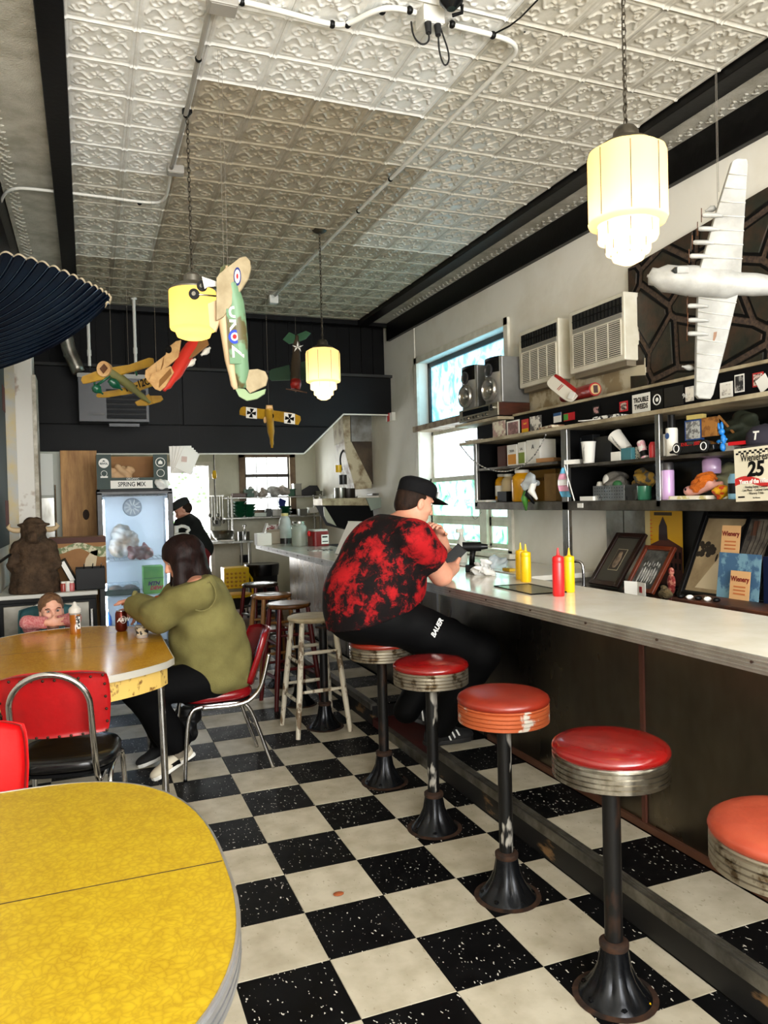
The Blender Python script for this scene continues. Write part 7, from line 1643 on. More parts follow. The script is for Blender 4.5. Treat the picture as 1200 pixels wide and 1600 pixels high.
crumple('foil_wad', 'small white crumpled bag at the carton corner on the fridge', 'bag', (x1-.06, 6.93, zb+.04), (.07, .05, .035), PAPER, 56)
pb = thing('paper_bag_stack', 'stack of white paper bags hung beside the fridge top', 'bags', at(283, 718, y=7.2), .2)
for k in range(5):
    a_ = (k-2)*.12; MB().box((.01*k, -.012*k, -.004*k), (.21-.012*k, .006, .25-.01*k), None, rot(y=a_+.2)).build('bag', PAPER, pb, bev=.002)
MB().box((.01, -.06, .0), (.05, .002, .05), None, rot(y=.1)).build('red_mark', mat('pale red print', (206, 180, 170), .7), pb)
MB().cyl((0, .02, .1), (0, .02, H-at(283, 718, y=7.2).z), .0013, n=6).build('hanger_wire', BLACK, pb)
# freezer
fz = thing('chest_freezer', 'low steel-fronted freezer with pale top behind the boy', 'freezer', (-.27, 6.3, 0)); 
MB().bb(-.33, .31, -.40, .40, .05, .82).build('cabinet', BLACKP, fz, bev=.006); MB().bb(-.34, .32, -.42, .42, .845, .875).build('top', mat('pale worktop', (200, 198, 190), .35), fz, bev=.006)
MB().bb(-.30, .26, -.425, -.40, .10, .80).build('door', mat('brushed door steel', (156, 152, 142), .35, .8, c2=(120, 116, 106), sc=4), fz, bev=.005); MB().bb(.265, .285, -.45, -.40, .45, .75).build('handle', CHROME, fz, bev=.004); MB().bb(-.33, .31, -.41, .0, .82, .845).build('gasket', RUBBER, fz)
# horned bull figure
bf = thing('bull_statue', 'brown carved bull figure with pale horns seated on the freezer', 'statue', (-.37, 6.05, .875)); s = SD((-.24, -.2, -.01), (.24, .2, .60), .0075)
s.cap((0, 0, .03), (0, 0, .08), .178, .16, .05); s.cap((0, 0, .10), (0, 0, .28), .135, .098, .06); s.ell((0, 0, .33), (.118, .1, .075), .05); s.cap((0, -.01, .34), (0, -.01, .42), .085, .075, .04); s.ell((0, -.02, .45), (.085, .085, .055), .03)
for sg_ in (-1, 1): s.cap((sg_*.11, 0, .33), (sg_*.145, -.04, .20), .045, .035, .03); s.cap((sg_*.145, -.04, .20), (sg_*.10, -.09, .17), .032, .03, .02)
s.cap((0, -.06, .43), (0, -.11, .40), .05, .042, .03); s.ell((0, 0, .49), (.11, .08, .018), .02); s.ell((0, 0, .515), (.065, .06, .03), .02); s.folds(.002, 90); s.plane((0, 0, 0), (0, 0, -1))
sd_put(s, 'figure', mat('dark carved wood', (82, 64, 48), .8, c2=(52, 40, 30), sc=14, bump=.7, bsc=70, spec=.15), bf)
for sg_ in (-1, 1): MB().tube([(sg_*.07, -.01, .455), (sg_*.12, -.02, .45), (sg_*.165, -.03, .47), (sg_*.15, -.03, .50)], [.02, .02, .016, .006], 10, smooth=1).build('horn', mat('pale horn', (176, 152, 116), .6), bf, 'all')
q0, q1 = at(76, 888, y=6.35), at(165, 838, y=6.35)
gb = thing('grocery_box', 'brown cardboard box printed with a white swirl on the freezer', 'carton', ((q0.x+q1.x)/2, 6.5, .876)); w_ = (q1.x-q0.x)/2
MB().bb(-w_, w_, -.15, .15, 0, q1.z-.876).build('box', CARD, gb, bev=.004); hh = q1.z-.876
MB().bb(-w_, w_, -.152, -.15, hh*.88, hh).build('dark_band', mat('dark brown band', (70, 34, 22), .7), gb)
MB().sheet(lambda u, v: (-w_+2*w_*u, -.1525, hh*(.84-.12*v-.05*math.sin(u*9)-.28*v*max(0, u-.55))), 20, 3, .0006).build('leaf_print', blotch('leaf print', (196, 190, 160), (110, 124, 84), 20), gb); MB().prism([(.03, hh*.2), (.06, hh*.55), (.10, hh*.7), (.15, hh*.72), (.13, hh*.4), (.10, hh*.12)][::-1], .0006, NY((0, -.1525, 0))).build('swirl_print', mat('cream print', (196, 180, 150), .7), gb)
q0, q1 = at(119, 928, y=6.0), at(164, 886, y=6.0); bk = thing('black_crate', 'black plastic bin on the freezer in front of the box', 'bin', ((q0.x+q1.x)/2, 6.05, .876)); w_ = (q1.x-q0.x)/2; hh = q1.z-.876
for a_ in ((-w_, w_, -.10, -.095), (-w_, w_, .095, .10), (-w_, -w_+.005, -.1, .1), (w_-.005, w_, -.1, .1)): MB().bb(*a_, 0, hh).build('side', BLACKP, bk, bev=.002)
MB().bb(-w_, w_, -.1, .1, 0, .006).build('bottom', BLACKP, bk)
for k in range(3): MB().tube([(-w_*.5+k*.05, 0, .05), (-w_*.4+k*.06, -.02, hh+.03)], .004, 6).build('handle_wire', CHROME, bk)
q = at(119, 880, y=6.12); t = thing('binder', 'tilted black binder with white label leaning on the black bin', 'binder', M=T(q.x, 6.14, .885) @ rot(y=-.45)); MB().bb(-.02, .025, -.10, .10, 0, .23).build('cover', BLACKP, t, bev=.003); MB().bb(-.014, .018, -.1015, -.1, .06, .22).build('label_panel', PAPER, t)
for k, (px, c) in enumerate(((99, (150, 60, 50)), (106, (200, 196, 190)), (112, (180, 90, 90)))):
    q = at(px, 912, y=5.98); t = thing('small_jar', ('red spice jar', 'clear spice jar', 'pink spice jar')[k]+' beside the bull figure', 'jar', (q.x, 5.96, .876), 0, 'spice jars on the freezer'); MB().lathe([(0, 0), (.02, 0), (.022, .05), (.016, .06), (0, .06)], 14).build('jar', mat('spice %d' % k, c, .3), t, 1); MB().cyl((0, 0, .058), (0, 0, .072), .017, n=12).build('lid', WHITE, t, 1)
# left wall bits
PLY = mat('brown plywood', (190, 142, 80), .6, c2=(146, 100, 50), sc=3, stretch=(6, 6, 1))
q0, q1 = at(98, 842, y=7.7), at(151, 712, y=7.7); o = thing('plywood_panel', 'tall brown plywood panel standing behind the freezer', 'panel', ((q0.x+q1.x)/2, 7.72, 0)); w_ = (q1.x-q0.x)/2; MB().bb(-w_, w_, -.012, .012, 0, q1.z+.05).build('sheet', PLY, o, bev=.002); MB().ell((.05, -.012, q0.z+.22), (.03, .002, .05), 12, 6).build('stain', mat('burn mark', (50, 30, 16), .8), o)
q0, q1 = at(67, 900, y=7.9), at(97, 712, y=7.9); o = thing('metal_cabinet', 'pale grey upright cabinet between the pillar and plywood', 'cabinet', ((q0.x+q1.x)/2, 8.1, 0)); w_ = (q1.x-q0.x)/2
MB().bb(-w_, w_, -.2, .2, 0, 2.02).build('body', mat('pale green grey enamel', (150, 154, 140), .4), o, bev=.004); MB().bb(-w_, w_*.2, -.215, -.2, 1.6, 2.0).build('upper_door', mat('white enamel', (196, 198, 190), .4), o, bev=.003); MB().bb(-w_, w_*.2, -.215, -.2, .9, 1.58).build('lower_door', STEEL, o, bev=.003); MB().cyl((w_*.3, -.23, .8), (w_*.3, -.23, 1.7), .008, n=8).build('rail', CHROME, o)
tb = thing('teal_board', 'narrow dark teal board on the wall behind the pillar edge', 'board', (XL+.01, 6.3, 1.2)); MB().bb(0, .02, -.3, .45, 0, 1.5).build('board', mat('dark teal paint', (24, 48, 50), .6), tb, bev=.003); MB().bb(.02, .022, .25, .45, 1.05, 1.25).build('red_patch', mat('rust red print', (96, 40, 30), .7), tb); MB().bb(.02, .022, .2, .45, .15, .35).build('red_patch', mat('rust red print', (96, 40, 30), .7), tb)
pf = thing('wall_frame', 'narrow antique frame hanging on the booth wall', 'frame', (XL+.03, 5.75, 1.55)); GLD = mat('tarnished gilt', (104, 92, 62), .4, .5, c2=(50, 42, 28), sc=12)
MB().tube([(0, .14, .0), (0, .14, .52)], .022, 8).build('frame_bar', GLD, pf, 1); MB().tube([(0, -.16, .0), (0, -.16, .52)], .022, 8).build('frame_bar', GLD, pf, 1); MB().bb(-.02, .0, -.2, .18, -.03, .56).build('backing', BLACK, pf); MB().ell((.01, .14, .54), (.02, .05, .04), 10, 6).build('finial', BLACK, pf, 'all')
t = tag(MB().tube([(XL+.02, 5.55, 1.10), (XL+.10, 5.95, 1.16)], .01, 8).build('wall_rail', BLACK), 'short black rail on the booth wall near the bull figure', 'rail')
# things on the amber table
q = at(118, 990, z=.755); t = thing('baby_bottle', 'amber filled baby bottle with white teat beside the boy', 'bottle', q)
MB().lathe([(0, 0), (.029, 0), (.031, .006), (.031, .035), (.027, .05), (.027, .065), (.031, .08), (.031, .112), (0, .112)], 24).build('bottle', mat('apple juice', (150, 86, 24), .15, coat=.4), t, 1); MB().lathe([(.031, .112), (.031, .125), (.0295, .125)], 24).build('clear_neck', glass('bottle neck', (236, 236, 230), .05, .3), t, 1)
MB().lathe([(.034, .122), (.034, .142), (.028, .152), (.016, .16), (.012, .172), (.008, .182), (0, .186)], 24).build('teat_collar', mat('grey white collar', (200, 196, 188), .45), t, 1)
MB().sheet(lambda u, v: (.0318*math.cos(-1.4+u*.9), .0318*math.sin(-1.4+u*.9), .03+.075*v), 6, 4, .0006).build('label_print', blotch('bottle print', (230, 228, 224), (20, 20, 22), 50), t)
q = at(190, 986, z=.755); t = thing('soda_can', 'brown root beer can on the amber table by the woman\'s hands', 'can', q)
MB().lathe([(0, .004), (.024, 0), (.027, .004), (.033, .014), (.033, .104), (.027, .117), (.027, .12), (.024, .12), (.0235, .117), (0, .117)], 28).build('can', mat('brown metallic can', (96, 30, 16), .28, .6), t, 1); MB().lathe([(.0276, .117), (.0276, .121), (.0245, .121)], 28).build('rim', ALU, t, 1)
text('lettering', 'A&W', .030, PAPER, t, frame((.010, -.0345, .07), (1, .25, 0), (.2, -1, 0)), bold=.001, shear=.2); MB().tube([(.010+.017*math.cos(a), -.0335+.004*math.cos(a), .070+.020*math.sin(a)) for a in np.linspace(0, 2*PI, 21)[:-1]], .0012, 5, closed=True).build('oval_logo', PAPER, t)
q = at(222, 996, z=.755); t = thing('food_jar', 'small clear cup with printed label and orange bottom beside the can', 'jar', q)
MB().lathe([(0, 0), (.030, 0), (.033, .01), (.036, .07), (.034, .07), (.031, .012), (0, .008)], 24).build('cup', glass('cup plastic', (226, 226, 220), .06, .4), t, 1); MB().lathe([(0, .003), (.031, .004), (.032, .012), (0, .012)], 24).build('contents', mat('orange puree', (206, 130, 30), .4), t, 1); MB().lathe([(.0336, .018), (.0362, .062)], 24).build('label_band', blotch('cup print', (30, 30, 34), (206, 190, 160), 40), t, 1)
q = Vector((.385, 4.46, .97)); t = thing('spoon', 'wooden spoon with orange bowl held by the woman', 'spoon', q); MB().ell((-.035, -.02, -.012), (.022, .016, .018), 12, 8).build('bowl', mat('spoon orange', (150, 78, 20), .4), t, 'all'); MB().tube([(-.015, -.02, -.004), (.07, .03, .045)], .005, 8).build('handle', PAPER, t)

# ================================================================== KITCHEN
def K3(px, py, y=11.3): return at(px, py, y=y)
KY = 11.25
tz = at(345, 846, y=KY-.25).z; x0, x1 = at(298, 846, y=KY-.3).x, at(396, 846, y=KY-.3).x
pt = thing('prep_table', 'stainless prep table with two overshelves under the kitchen window', 'table', ((x0+x1)/2, KY, 0)); cx = (x0+x1)/2
MB().bb(x0-cx, x1-cx, -.3, .42, tz-.035, tz-.001).build('top', STEEL, pt, bev=.004)
for x in (x0-cx+.05, x1-cx-.05):
    for y in (-.26, .38): MB().cyl((x, y, 0), (x, y, tz-.03), .02, n=12).build('leg', STEEL, pt, 1)
z1, z2 = at(420, 776, y=KY+.1).z, at(420, 807, y=KY+.1).z; xa, xb = at(352, 776, y=KY+.1).x-cx, at(503, 776, y=KY+.1).x-cx
for z, a in ((z1, 0), (z2, -.03)): MB().bb(xa+a, xb, -.02, .36, z-.021, z-.001).build('overshelf', STEEL, pt, bev=.003)
for x in (xa+.08, xb-.06):
    for y in (.0, .34): MB().cyl((x, y, tz if x < .8 else tz-.6), (x, y, z1+.02), .017, n=10).build('post', STEEL, pt, 1)
def onshelf(px, z, y=KY+.1): return Vector((at(px, 780, y=y).x, y, z))
def pot(name, label, cat, loc, r, h, m, prof=None, grp=None, lid=None):
    t = thing(name, label, cat, loc, 0, grp); MB().lathe(prof or [(0, 0), (r*.95, 0), (r, .01), (r, h), (r*.94, h), (r*.9, .015), (0, .015)], 24).build('body', m, t, 1)
    if lid: MB().lathe([(r*1.02, h), (r*1.02, h+.02), (r*.5, h+.05), (0, h+.055)], 20).build('lid', lid, t, 1)
    return t
pot('mixing_bowl', 'wide steel mixing bowl on the prep table', 'bowl', onshelf(346, tz+.001, KY-.1), .17, .15, STEEL, [(0, 0), (.08, 0), (.14, .06), (.17, .15), (.165, .15), (.13, .06), (0, .01)])
pot('mixer_pot', 'round steel pot with a tall dispenser on the prep table', 'pot', onshelf(379, tz, KY), .09, .12, STEEL); pot('dispenser', 'slim chrome dispenser beside the round pot', 'dispenser', onshelf(381, tz, KY-.12), .03, .24, CHROME, [(0, 0), (.03, 0), (.03, .12), (.015, .14), (.015, .19), (.03, .2), (.03, .22), (0, .23)])
loose_o = MB().bb(-.12, .12, -.08, .08, 0, .02).build('dish_towel', PAPER); loose_o.location = onshelf(350, tz, KY-.22); tag(loose_o, 'white dish towel on the front of the prep table', 'towel')
GB = mat('green enamel bowl', (14, 72, 44), .35)
for k, (px, n_) in enumerate(((374, 5), (389, 4), (445, 3))):
    for j in range(n_):
        t = tag(MB().lathe([(0, 0), (.05, 0), (.10, .05), (.105, .06), (.10, .06), (.05, .008), (0, .006)], 20).build('green_bowl', GB, None, 1), ('bottom', 'second', 'third', 'fourth', 'top')[j if j < n_-1 else 4]+' green bowl of the stack '+('by the shelf post', 'in the middle of the shelf', 'right of the blue cloth')[k], 'bowl', 'stacked green bowls'); t.location = onshelf(px, z2+.045*j+.001)
for k, (px, z, w_, h_, m, l) in enumerate(((374, z1, .22, .06, WOODD, 'flat brown wooden box on the upper kitchen shelf'), (389, z1, .13, .12, GB, 'green tub at the end of the bag row'), (455, z1, .12, .11, GB, 'second green tub beside the steel canister'), (464, z1, .12, .19, mat('grey canister', (130, 128, 116), .4, .4), 'grey steel canister on the upper shelf'), (497, z1, .10, .07, mat('olive tin', (96, 96, 80), .5), 'olive tin at the end of the upper shelf'),
        (418, z2, .08, .12, mat('dark tub', (30, 36, 34), .4), 'dark tub on the lower kitchen shelf'), (431, z2, .15, .11, STEEL, 'steel food pan on the lower kitchen shelf'), (472, z2, .12, .10, mat('grey tub', (96, 96, 90), .5), 'grey tub on the lower kitchen shelf'), (488, z2+.03, .14, .09, PAPER, 'white labelled box near the shelf end'), (405, z2, .18, .06, mat('white green carton', (196, 206, 196), .6), 'flat white and green carton'))):
    t = thing('shelf_tub', l, 'container', onshelf(px, z), 0, 'containers on the kitchen shelves'); MB().bb(-w_/2, w_/2, -.07, .07, 0, h_).build('body', m, t, bev=.008); MB().bb(-w_/2-.004, w_/2+.004, -.074, .074, h_-.012, h_).build('rim', m, t, bev=.003)
for k, px in enumerate((396, 412, 428, 443)):
    q = onshelf(px, z1+.07); crumple('bread_bag', ('plastic bag of buns beside the green tub', 'second plastic bag of buns under the window', 'third plastic bag under the window', 'plastic bag of buns beside the canister')[k], 'bag', q, (.09, .09, .08), mat('bag %d' % (k % 2), ((206, 210, 210), (190, 176, 164))[k % 2], .35, c2=(140, 136, 128), sc=8), 60+k)['group'] = 'bags of buns on the upper kitchen shelf'
for k in range(7):
    q = onshelf(478+k*2.2, z1+.01); t = tag(MB().box((0, 0, .06), (.20, .012, .10), None, rot(y=-.5)).build('baking_tray', mat('dark tray', (44, 44, 46), .4, .6)), ('rearmost', 'second rearmost', 'third', 'middle', 'fifth', 'second foremost', 'foremost')[6-k]+' dark baking tray leaning on the upper kitchen shelf', 'tray', 'leaning baking trays'); t.location = q+Vector((0, -.02+.012*k, 0))
o = MB().sheet(lambda u, v: (.10*u-.02*math.sin(v*4), .01*math.sin(6*u), -.18*v-.05*u), 6, 6, .004).build('blue_cloth', mat('royal blue cloth', (20, 36, 110), .8)); o.location = onshelf(437, z1-.02, KY+.05); tag(o, 'royal blue cloth hanging between the kitchen shelves', 'cloth')
hr = thing('utensil_rack', 'rack of hanging steel ladles and tongs beside the back door', 'rack', at(337, 776, y=KY+.35)); MB().bb(-.12, .12, -.02, .02, 0, .02).build('rail', STEEL, hr)
for k in range(6):
    x = -.10+k*.04; L_ = .26+.05*(k % 3); MB().cyl((x, -.03, .0), (x, -.03, -L_), .006, n=8).build('handle', STEEL, hr); MB().ell((x, -.03, -L_-.02), (.022, .015, .03), 10, 6).build('utensil_head', DARKSTEEL, hr, 'all')
wo = thing('wall_outlet', 'grey electrical box on the kitchen back wall', 'outlet', at(338, 816, y=YK-.02)); MB().bb(-.06, .06, -.02, .02, -.06, .06).build('box', mat('grey box', (120, 118, 110), .5), wo, bev=.005); MB().bb(-.02, .02, -.024, -.02, -.03, .03).build('socket', BLACKP, wo)
wo = thing('wall_outlet', 'black electrical box low under the prep table', 'outlet', at(381, 873, y=YK-.02)); MB().bb(-.06, .06, -.02, .02, -.06, .06).build('box', BLACKP, wo, bev=.005); MB().bb(-.02, .02, -.024, -.02, -.03, .03).build('socket', MATTE, wo)
q = at(335, 742, y=KY-.3); cp = thing('cord_connector', 'yellow cord connector hanging on a drop cord in the kitchen', 'connector', q); MB().lathe([(0, -.06), (.03, -.05), (.035, .0), (.022, .06), (0, .065)], 14).build('connector', YELLOWP, cp, 'all'); MB().cyl((0, 0, .05), (0, 0, 2.8-q.z), .009, n=8).build('drop_cord', DARKSTEEL, cp); MB().cyl((0, 0, -.4), (0, 0, -.05), .009, n=8).build('tail_cord', DARKSTEEL, cp)
# mop bucket and bin
q = at(372, 968, z=0); q = Vector((at(367, 900, y=9.9).x, 9.9, 0)); mbk = thing('mop_bucket', 'yellow mop bucket with wringer on black wheels', 'bucket', q); zt_, zm2, zb_ = at(367, 886, y=9.9).z, at(367, 918, y=9.9).z, at(367, 930, y=9.9).z
MB().bb(-.16, .16, -.14, .14, zm2, zt_).build('wringer', YELLOWP, mbk, bev=.01)
for k in range(5):
    for r_ in range(4): MB().ell((-.12+.055*k, -.145, zm2+.04+r_*.052), (.018, .008, .016), 8, 6).build('wringer_boss', mat('amber plastic', (190, 130, 10), .4), mbk, 'all')
MB().lathe([(.15, .12), (.19, .2), (.20, zb_-.02), (.215, zb_), (.2, zb_+.01), (.19, zb_-.03), (0, zb_-.05)], 24).build('tub', mat('dirty black tub', (26, 24, 20), .5), mbk, 1); MB().lathe([(.205, zb_-.02), (.222, zb_-.01), (.222, zb_+.015), (.2, zb_+.02)], 24).build('rim', YELLOWP, mbk, 1)
for x in (-.13, .13):
    for y in (-.12, .12): MB().cyl((x-.012, y, .04), (x+.012, y, .04), .04, n=14).build('wheel', RUBBER, mbk, 1); MB().cyl((x, y, .05), (x, y, .16), .012, n=8).build('caster_stem', STEEL, mbk)
MB().tube([(.16, 0, zm2+.2), (.22, 0, zm2+.1), (.23, 0, zm2-.1)], .016, 8).build('lever', YELLOWP, mbk, 1)
q = Vector((at(410, 900, y=10.1).x, 10.1, 0)); bn = thing('trash_bin', 'black trash bin with bag at the end of the counter', 'bin', q); zt_ = at(410, 882, y=10.1).z
MB().lathe([(0, 0), (.17, 0), (.21, zt_-.02), (.225, zt_), (.21, zt_), (.19, zt_-.1), (0, .05)], 28).build('body', RUBBER, bn, 1); MB().lathe([(.215, zt_-.14), (.23, zt_-.02), (.228, zt_+.012), (.21, zt_+.008)], 28, mod=lambda a, z: 1+.02*math.sin(9*a)).build('bag', mat('shiny black bag', (10, 10, 10), .25), bn, 1)
# far end of the counter
def onc(px, py): return at(px, py, z=CZ)
q = onc(410, 852); t = thing('napkin_box', 'white napkin dispenser at the far end of the counter', 'dispenser', q); MB().bb(-.07, .09, -.06, .08, 0, .13).build('box', WHITE, t, bev=.006); MB().box((.03, 0, .17), (.01, .10, .14), None, rot(y=.35)).build('napkin', PAPER, t)
q = onc(425, 850); t = thing('food_pan', 'tan plastic food pan with printed lid on the counter', 'container', q+Vector((.02, .05, 0))); MB().prism([(-.08, -.08), (.08, -.08), (.08, .08), (-.08, .08)], .145).build('pan', mat('tan plastic', (140, 124, 104), .45), t, bev=.01); MB().bb(-.088, .088, -.088, .088, .145, .16).build('rim', mat('tan plastic', (140, 124, 104), .45), t, bev=.004); MB().box((0, .02, .185), (.15, .006, .05), None, rot(x=-.3)).build('label_card', blotch('menu strip', (200, 196, 190), (120, 40, 40), 20), t)
q = onc(446, 849); t = thing('milk_jug', 'translucent plastic jug with yellow cap and dark base on the counter', 'jug', q)
MB().lathe([(0, 0), (.075, 0), (.075, .06)], 24).build('base', mat('dark liquid', (30, 26, 24), .3), t, 1); MB().lathe([(.075, .06), (.077, .15), (.078, .19), (.065, .21), (.062, .25), (.05, .285), (.035, .30), (.034, .31), (0, .31)], 28).build('body', mat('cloudy plastic', (190, 196, 192), .35, c2=(160, 164, 156), sc=4), t, 1); MB().cyl((0, 0, .305), (0, 0, .335), .04, n=18).build('cap', mat('pale yellow cap', (206, 190, 120), .5), t, 1)
q = onc(468, 853); t = thing('pickle_jar', 'large clear glass jar with lemon pieces on the counter', 'jar', q)
MB().lathe([(0, 0), (.075, 0), (.08, .01), (.08, .19), (.065, .215), (.058, .22), (.058, .24), (.055, .24), (.055, .215), (.074, .19), (.074, .012), (0, .012)], 28).build('glass', glass('jar glass', (222, 228, 220), .05, .35), t, 1); MB().cyl((0, 0, .235), (0, 0, .255), .063, n=24).build('lid', STEEL, t, 1)
for k in range(5): MB().ell((.03*math.cos(k*2.4), .03*math.sin(k*2.4), .04+.022*k), (.034, .034, .022), 12, 8).build('lemon_piece', mat('pale lemon', (206, 200, 150), .5), t, 'all')
q = onc(496, 853); t = thing('sauce_tub', 'dark red plastic tub with white label on the counter', 'tub', q+Vector((.02, .03, 0)), .2); MB().prism(superell(0, 0, .095, .085, 5, 40), .15).build('tub', mat('dark red plastic', (120, 10, 14), .3), t, bev=.006); MB().prism(superell(0, 0, .085, .075, 5, 40), .02, z0=.15).build('lid', mat('white enamel', (196, 198, 190), .4), t, bev=.004)
lb = MB().bb(-.01, .075, -.0885, -.086, .02, .115).build('label_panel', PAPER, t); MB().bb(.0, .06, -.0892, -.0885, .085, .1).build('text_bar', BLACK, lb); MB().bb(.0, .065, -.0892, -.0885, .04, .05).build('text_bar', BLACK, lb); MB().ell((-.105, 0, .13), (.02, .02, .03), 10, 8).build('tap_knob', REDP, t, 'all')
q = onc(535, 868); t = thing('menu_stand', 'large white folded menu board standing on the counter behind the man', 'menu', M=T(q.x+.06, q.y+.0, CZ) @ rot(z=.25)); MB().box((.06, 0, .142), (.006, .40, .31), None, rot(y=.5)).build('front_sheet', PAPER, t); MB().box((.20, 0, .142), (.006, .40, .31), None, rot(y=-.5)).build('back_sheet', PAPER, t)
t = tag(MB().bb(-.1, .1, -.08, .08, 0, .006).build('order_slips', blotch('order slips', (220, 216, 206), (60, 60, 60), 14)), 'loose order slips on the counter near the red tub', 'paper'); t.location = onc(500, 860)
# hood, ledge and grill beyond the counter
yh = 9.15
def hh_(px, py, y=yh): return at(px, py, y=y)
hd = thing('range_hood', 'greasy white sloping range hood and duct above the grill', 'hood', hh_(575, 700)); o = Vector(hd.location); HW2 = mat('greasy white enamel', (196, 186, 156), .5, c2=(120, 96, 62), sc=6, mix=(.45, .65)); HG = mat('grey duct steel', (150, 152, 150), .5, .3, c2=(110, 104, 94), sc=6); HB = mat('grease brown steel', (48, 36, 24), .5, .3, c2=(84, 70, 52), sc=4)
def hp(name, pts, m, th, y=yh):
    q = [hh_(px, py, y)-o for px, py in pts]; n = len(q); MB().add(q+[v+Vector((0, th, 0)) for v in q], [tuple(range(n-1, -1, -1)), tuple(range(n, 2*n))]+[(i, (i+1) % n, n+(i+1) % n, n+i) for i in range(n)]).build(name, m, hd, bev=.004)
hp('duct', [(548, 645), (584, 645), (586, 690), (549, 690)], HG, .4); hp('duct_edge', [(535, 645), (547, 645), (548, 690), (538, 692)], HW2, .42, yh-.02)
hp('slope_edge', [(538, 691), (549, 690), (581, 754), (553, 756), (541, 714)], HW2, .42, yh-.03); hp('slope_panel', [(549, 690), (586, 690), (596, 755), (581, 756)], HB, .4)
hp('lower_lip', [(553, 755), (581, 753), (581, 763), (554, 765)], HW2, .45, yh-.05); hp('dark_duct', [(586, 645), (600, 650), (604, 700), (613, 752), (597, 757), (588, 700)], mat('sooty steel', (30, 28, 24), .5), .35)
hp('wall_flashing', [(600, 665), (603, 665), (616, 745), (612, 748)], HW2, .05, yh+.1)
lg = thing('grill_shelf', 'greasy steel ledge over the grill loaded with pots', 'shelf', hh_(556, 784, 8.9)); o = Vector(lg.location)
def lp(name, pts, m, th, y=8.9):
    q = [hh_(px, py, y)-o for px, py in pts]; n = len(q); MB().add(q+[v+Vector((0, th, 0)) for v in q], [tuple(range(n-1, -1, -1)), tuple(range(n, 2*n))]+[(i, (i+1) % n, n+(i+1) % n, n+i) for i in range(n)]).build(name, m, lg, bev=.004)
lp('ledge', [(503, 779), (608, 777), (607, 786), (580, 790), (504, 790)], mat('greasy ledge', (176, 164, 132), .45, .3, c2=(120, 104, 76), sc=8), .4); lp('corner_plate', [(572, 778), (607, 777), (604, 790), (580, 798)], mat('green grey steel', (140, 150, 138), .4, .5), .02, 8.88)
lp('canopy', [(507, 790), (582, 790), (585, 812), (560, 830), (524, 822)], MATTE, .4, 8.95)
lp('side_glass', [(506, 792), (508, 792), (526, 822), (512, 816), (507, 806)], mat('pale side plate', (160, 158, 136), .4), .03, 8.92)
for k, (px, py, r, h, m, l) in enumerate(((544, 776, .09, .13, mat('dark pot', (40, 34, 28), .4, .5), 'dark glass coffee pot on the grill ledge'), (532, 776, .075, .14, STEEL, 'steel pitcher on the grill ledge'), (518, 776, .03, .06, WHITE, 'white mug on the grill ledge'), (536, 757, .05, .12, mat('black pump', (24, 24, 24), .4), 'black pump dispenser on the ledge'), (529, 738, .04, .09, YELLOWP, 'yellow labelled bottle stacked on the ledge'))):
    q = hh_(px, py, 9.05); q.z = hh_(556, 779, 8.9).z if k < 3 else q.z; pot('ledge_pot', l, 'pot', q, r, h, m, grp='pots on the grill ledge')
    if k >= 3: pass
for k, (px, py, w_, h_) in enumerate(((572, 773, .30, .03), (590, 768, .22, .03))):
    t = tag(MB().bb(-w_/2, w_/2, -.1, .1, 0, h_).build('sheet_pan', WHITE if k == 0 else DARKSTEEL, None, bev=.004), ('white sheet pan', 'dark sheet pan')[k]+' lying on the grill ledge', 'pan'); q = hh_(px, py, 9.05); q.z = hh_(556, 779, 8.9).z+k*.032; t.location = q
o_ = tag(MB().tube([hh_(543, 700, 9.2), hh_(534, 705, 9.2), hh_(531, 718, 9.2), hh_(534, 735, 9.2)], .012, 8, smooth=2).build('hose', RUBBER), 'black curved hose beside the range hood', 'hose')
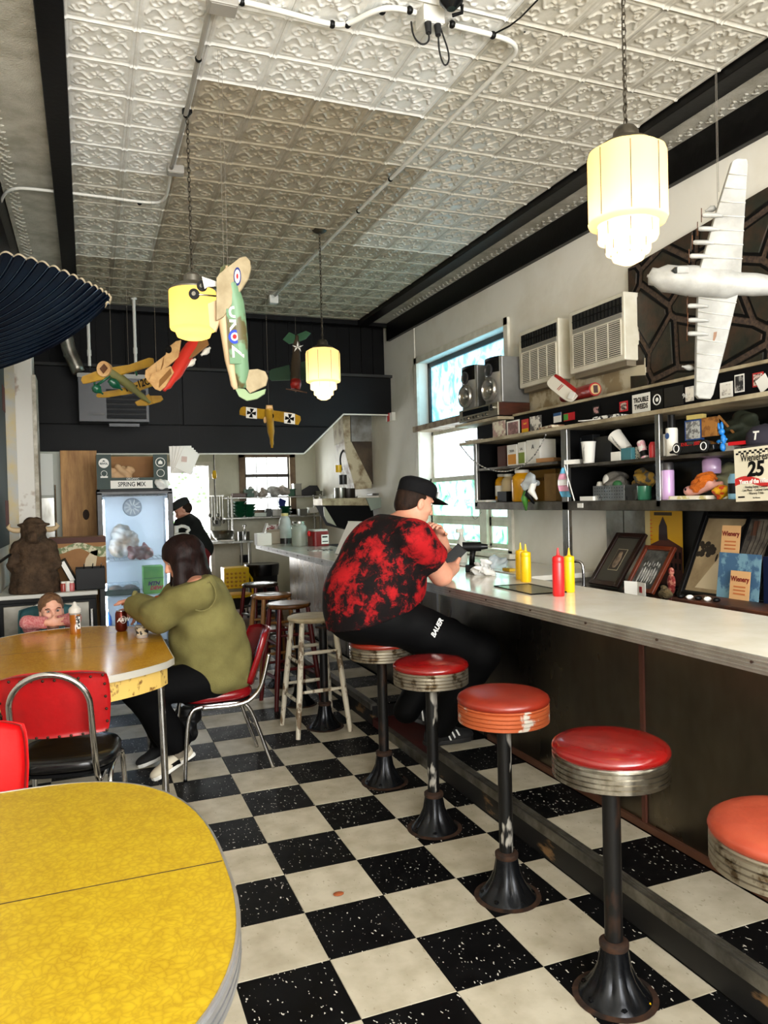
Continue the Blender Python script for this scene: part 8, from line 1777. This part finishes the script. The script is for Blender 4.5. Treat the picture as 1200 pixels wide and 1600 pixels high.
gr = thing('flat_grill', 'black flat-top grill behind the counter end', 'grill', (2.95, 8.75, 0)); MB().bb(-.3, .42, -.4, .5, 0, .86).build('cabinet', DARKSTEEL, gr, bev=.005); MB().bb(-.32, .42, -.42, .5, .86, .93).build('griddle', MATTE, gr, bev=.004); MB().bb(-.33, -.30, -.3, .4, .6, .7).build('control_panel', STEEL, gr)
for k in range(4): MB().cyl((-.33, -.2+k*.17, .65), (-.36, -.2+k*.17, .65), .022, n=12).build('knob', BLACKP, gr, 1)
es = thing('alarm_pull', 'small red and white alarm box on the counter wall', 'alarm', (XR-.025, at(613, 652, x=XR).y, at(613, 652, x=XR).z)); MB().bb(-.02, .025, -.10, .10, -.05, .05).build('box', WHITE, es, bev=.004); MB().bb(-.022, -.02, -.02, .05, -.05, .05).build('red_field', REDP, es)
kj = thing('detergent_jug', 'white detergent jug beside the cook', 'jug', at(283, 838, y=8.72)); MB().prism(superell(0, 0, .09, .06, 4, 28), .16, z0=-.12).build('body', WHITE, kj, bev=.02); MB().tube([(.06, 0, .04), (.10, 0, .08), (.02, 0, .12), (-.04, 0, .10)], .018, 10, smooth=1).build('handle', WHITE, kj, 'all'); MB().cyl((-.05, 0, .04), (-.05, 0, .12), .025, n=12).build('neck', WHITE, kj, 1)
sk = thing('prep_sink', 'steel sink stand that holds the jug by the cook', 'sink', (at(283, 850, y=8.72).x-.10, 8.70, 0)); jz = at(283, 838, y=8.72).z-.122; MB().bb(-.25, .18, -.2, .25, jz-.2, jz).build('basin', STEEL, sk, bev=.01)
for x in (-.22, .15):
    for y in (-.17, .22): MB().cyl((x, y, 0), (x, y, jz-.19), .018, n=10).build('leg', STEEL, sk)
# small debris on the floor
t = tag(MB().ell((0, 0, .004), (.022, .016, .004), 10, 5).build('food_scrap', mat('brown scrap', (140, 70, 30), .8), None, 'all'), 'small brown scrap on a white floor tile', 'scrap'); t.location = at(529, 1398, z=0)
t = tag(MB().bb(-.018, .018, -.004, .004, 0, .006).build('yellow_wrapper', YELLOWP), 'tiny yellow wrapper by the stool base', 'wrapper'); t.location = at(1008, 1572, z=.008)
bgw = crumple('hand_bag', 'black bag on the floor behind the woman\'s legs', 'bag', at(292, 1135, y=4.75), (.10, .09, .14), mat('black nylon', (12, 12, 13), .6), 71); bgw.location.z = .15
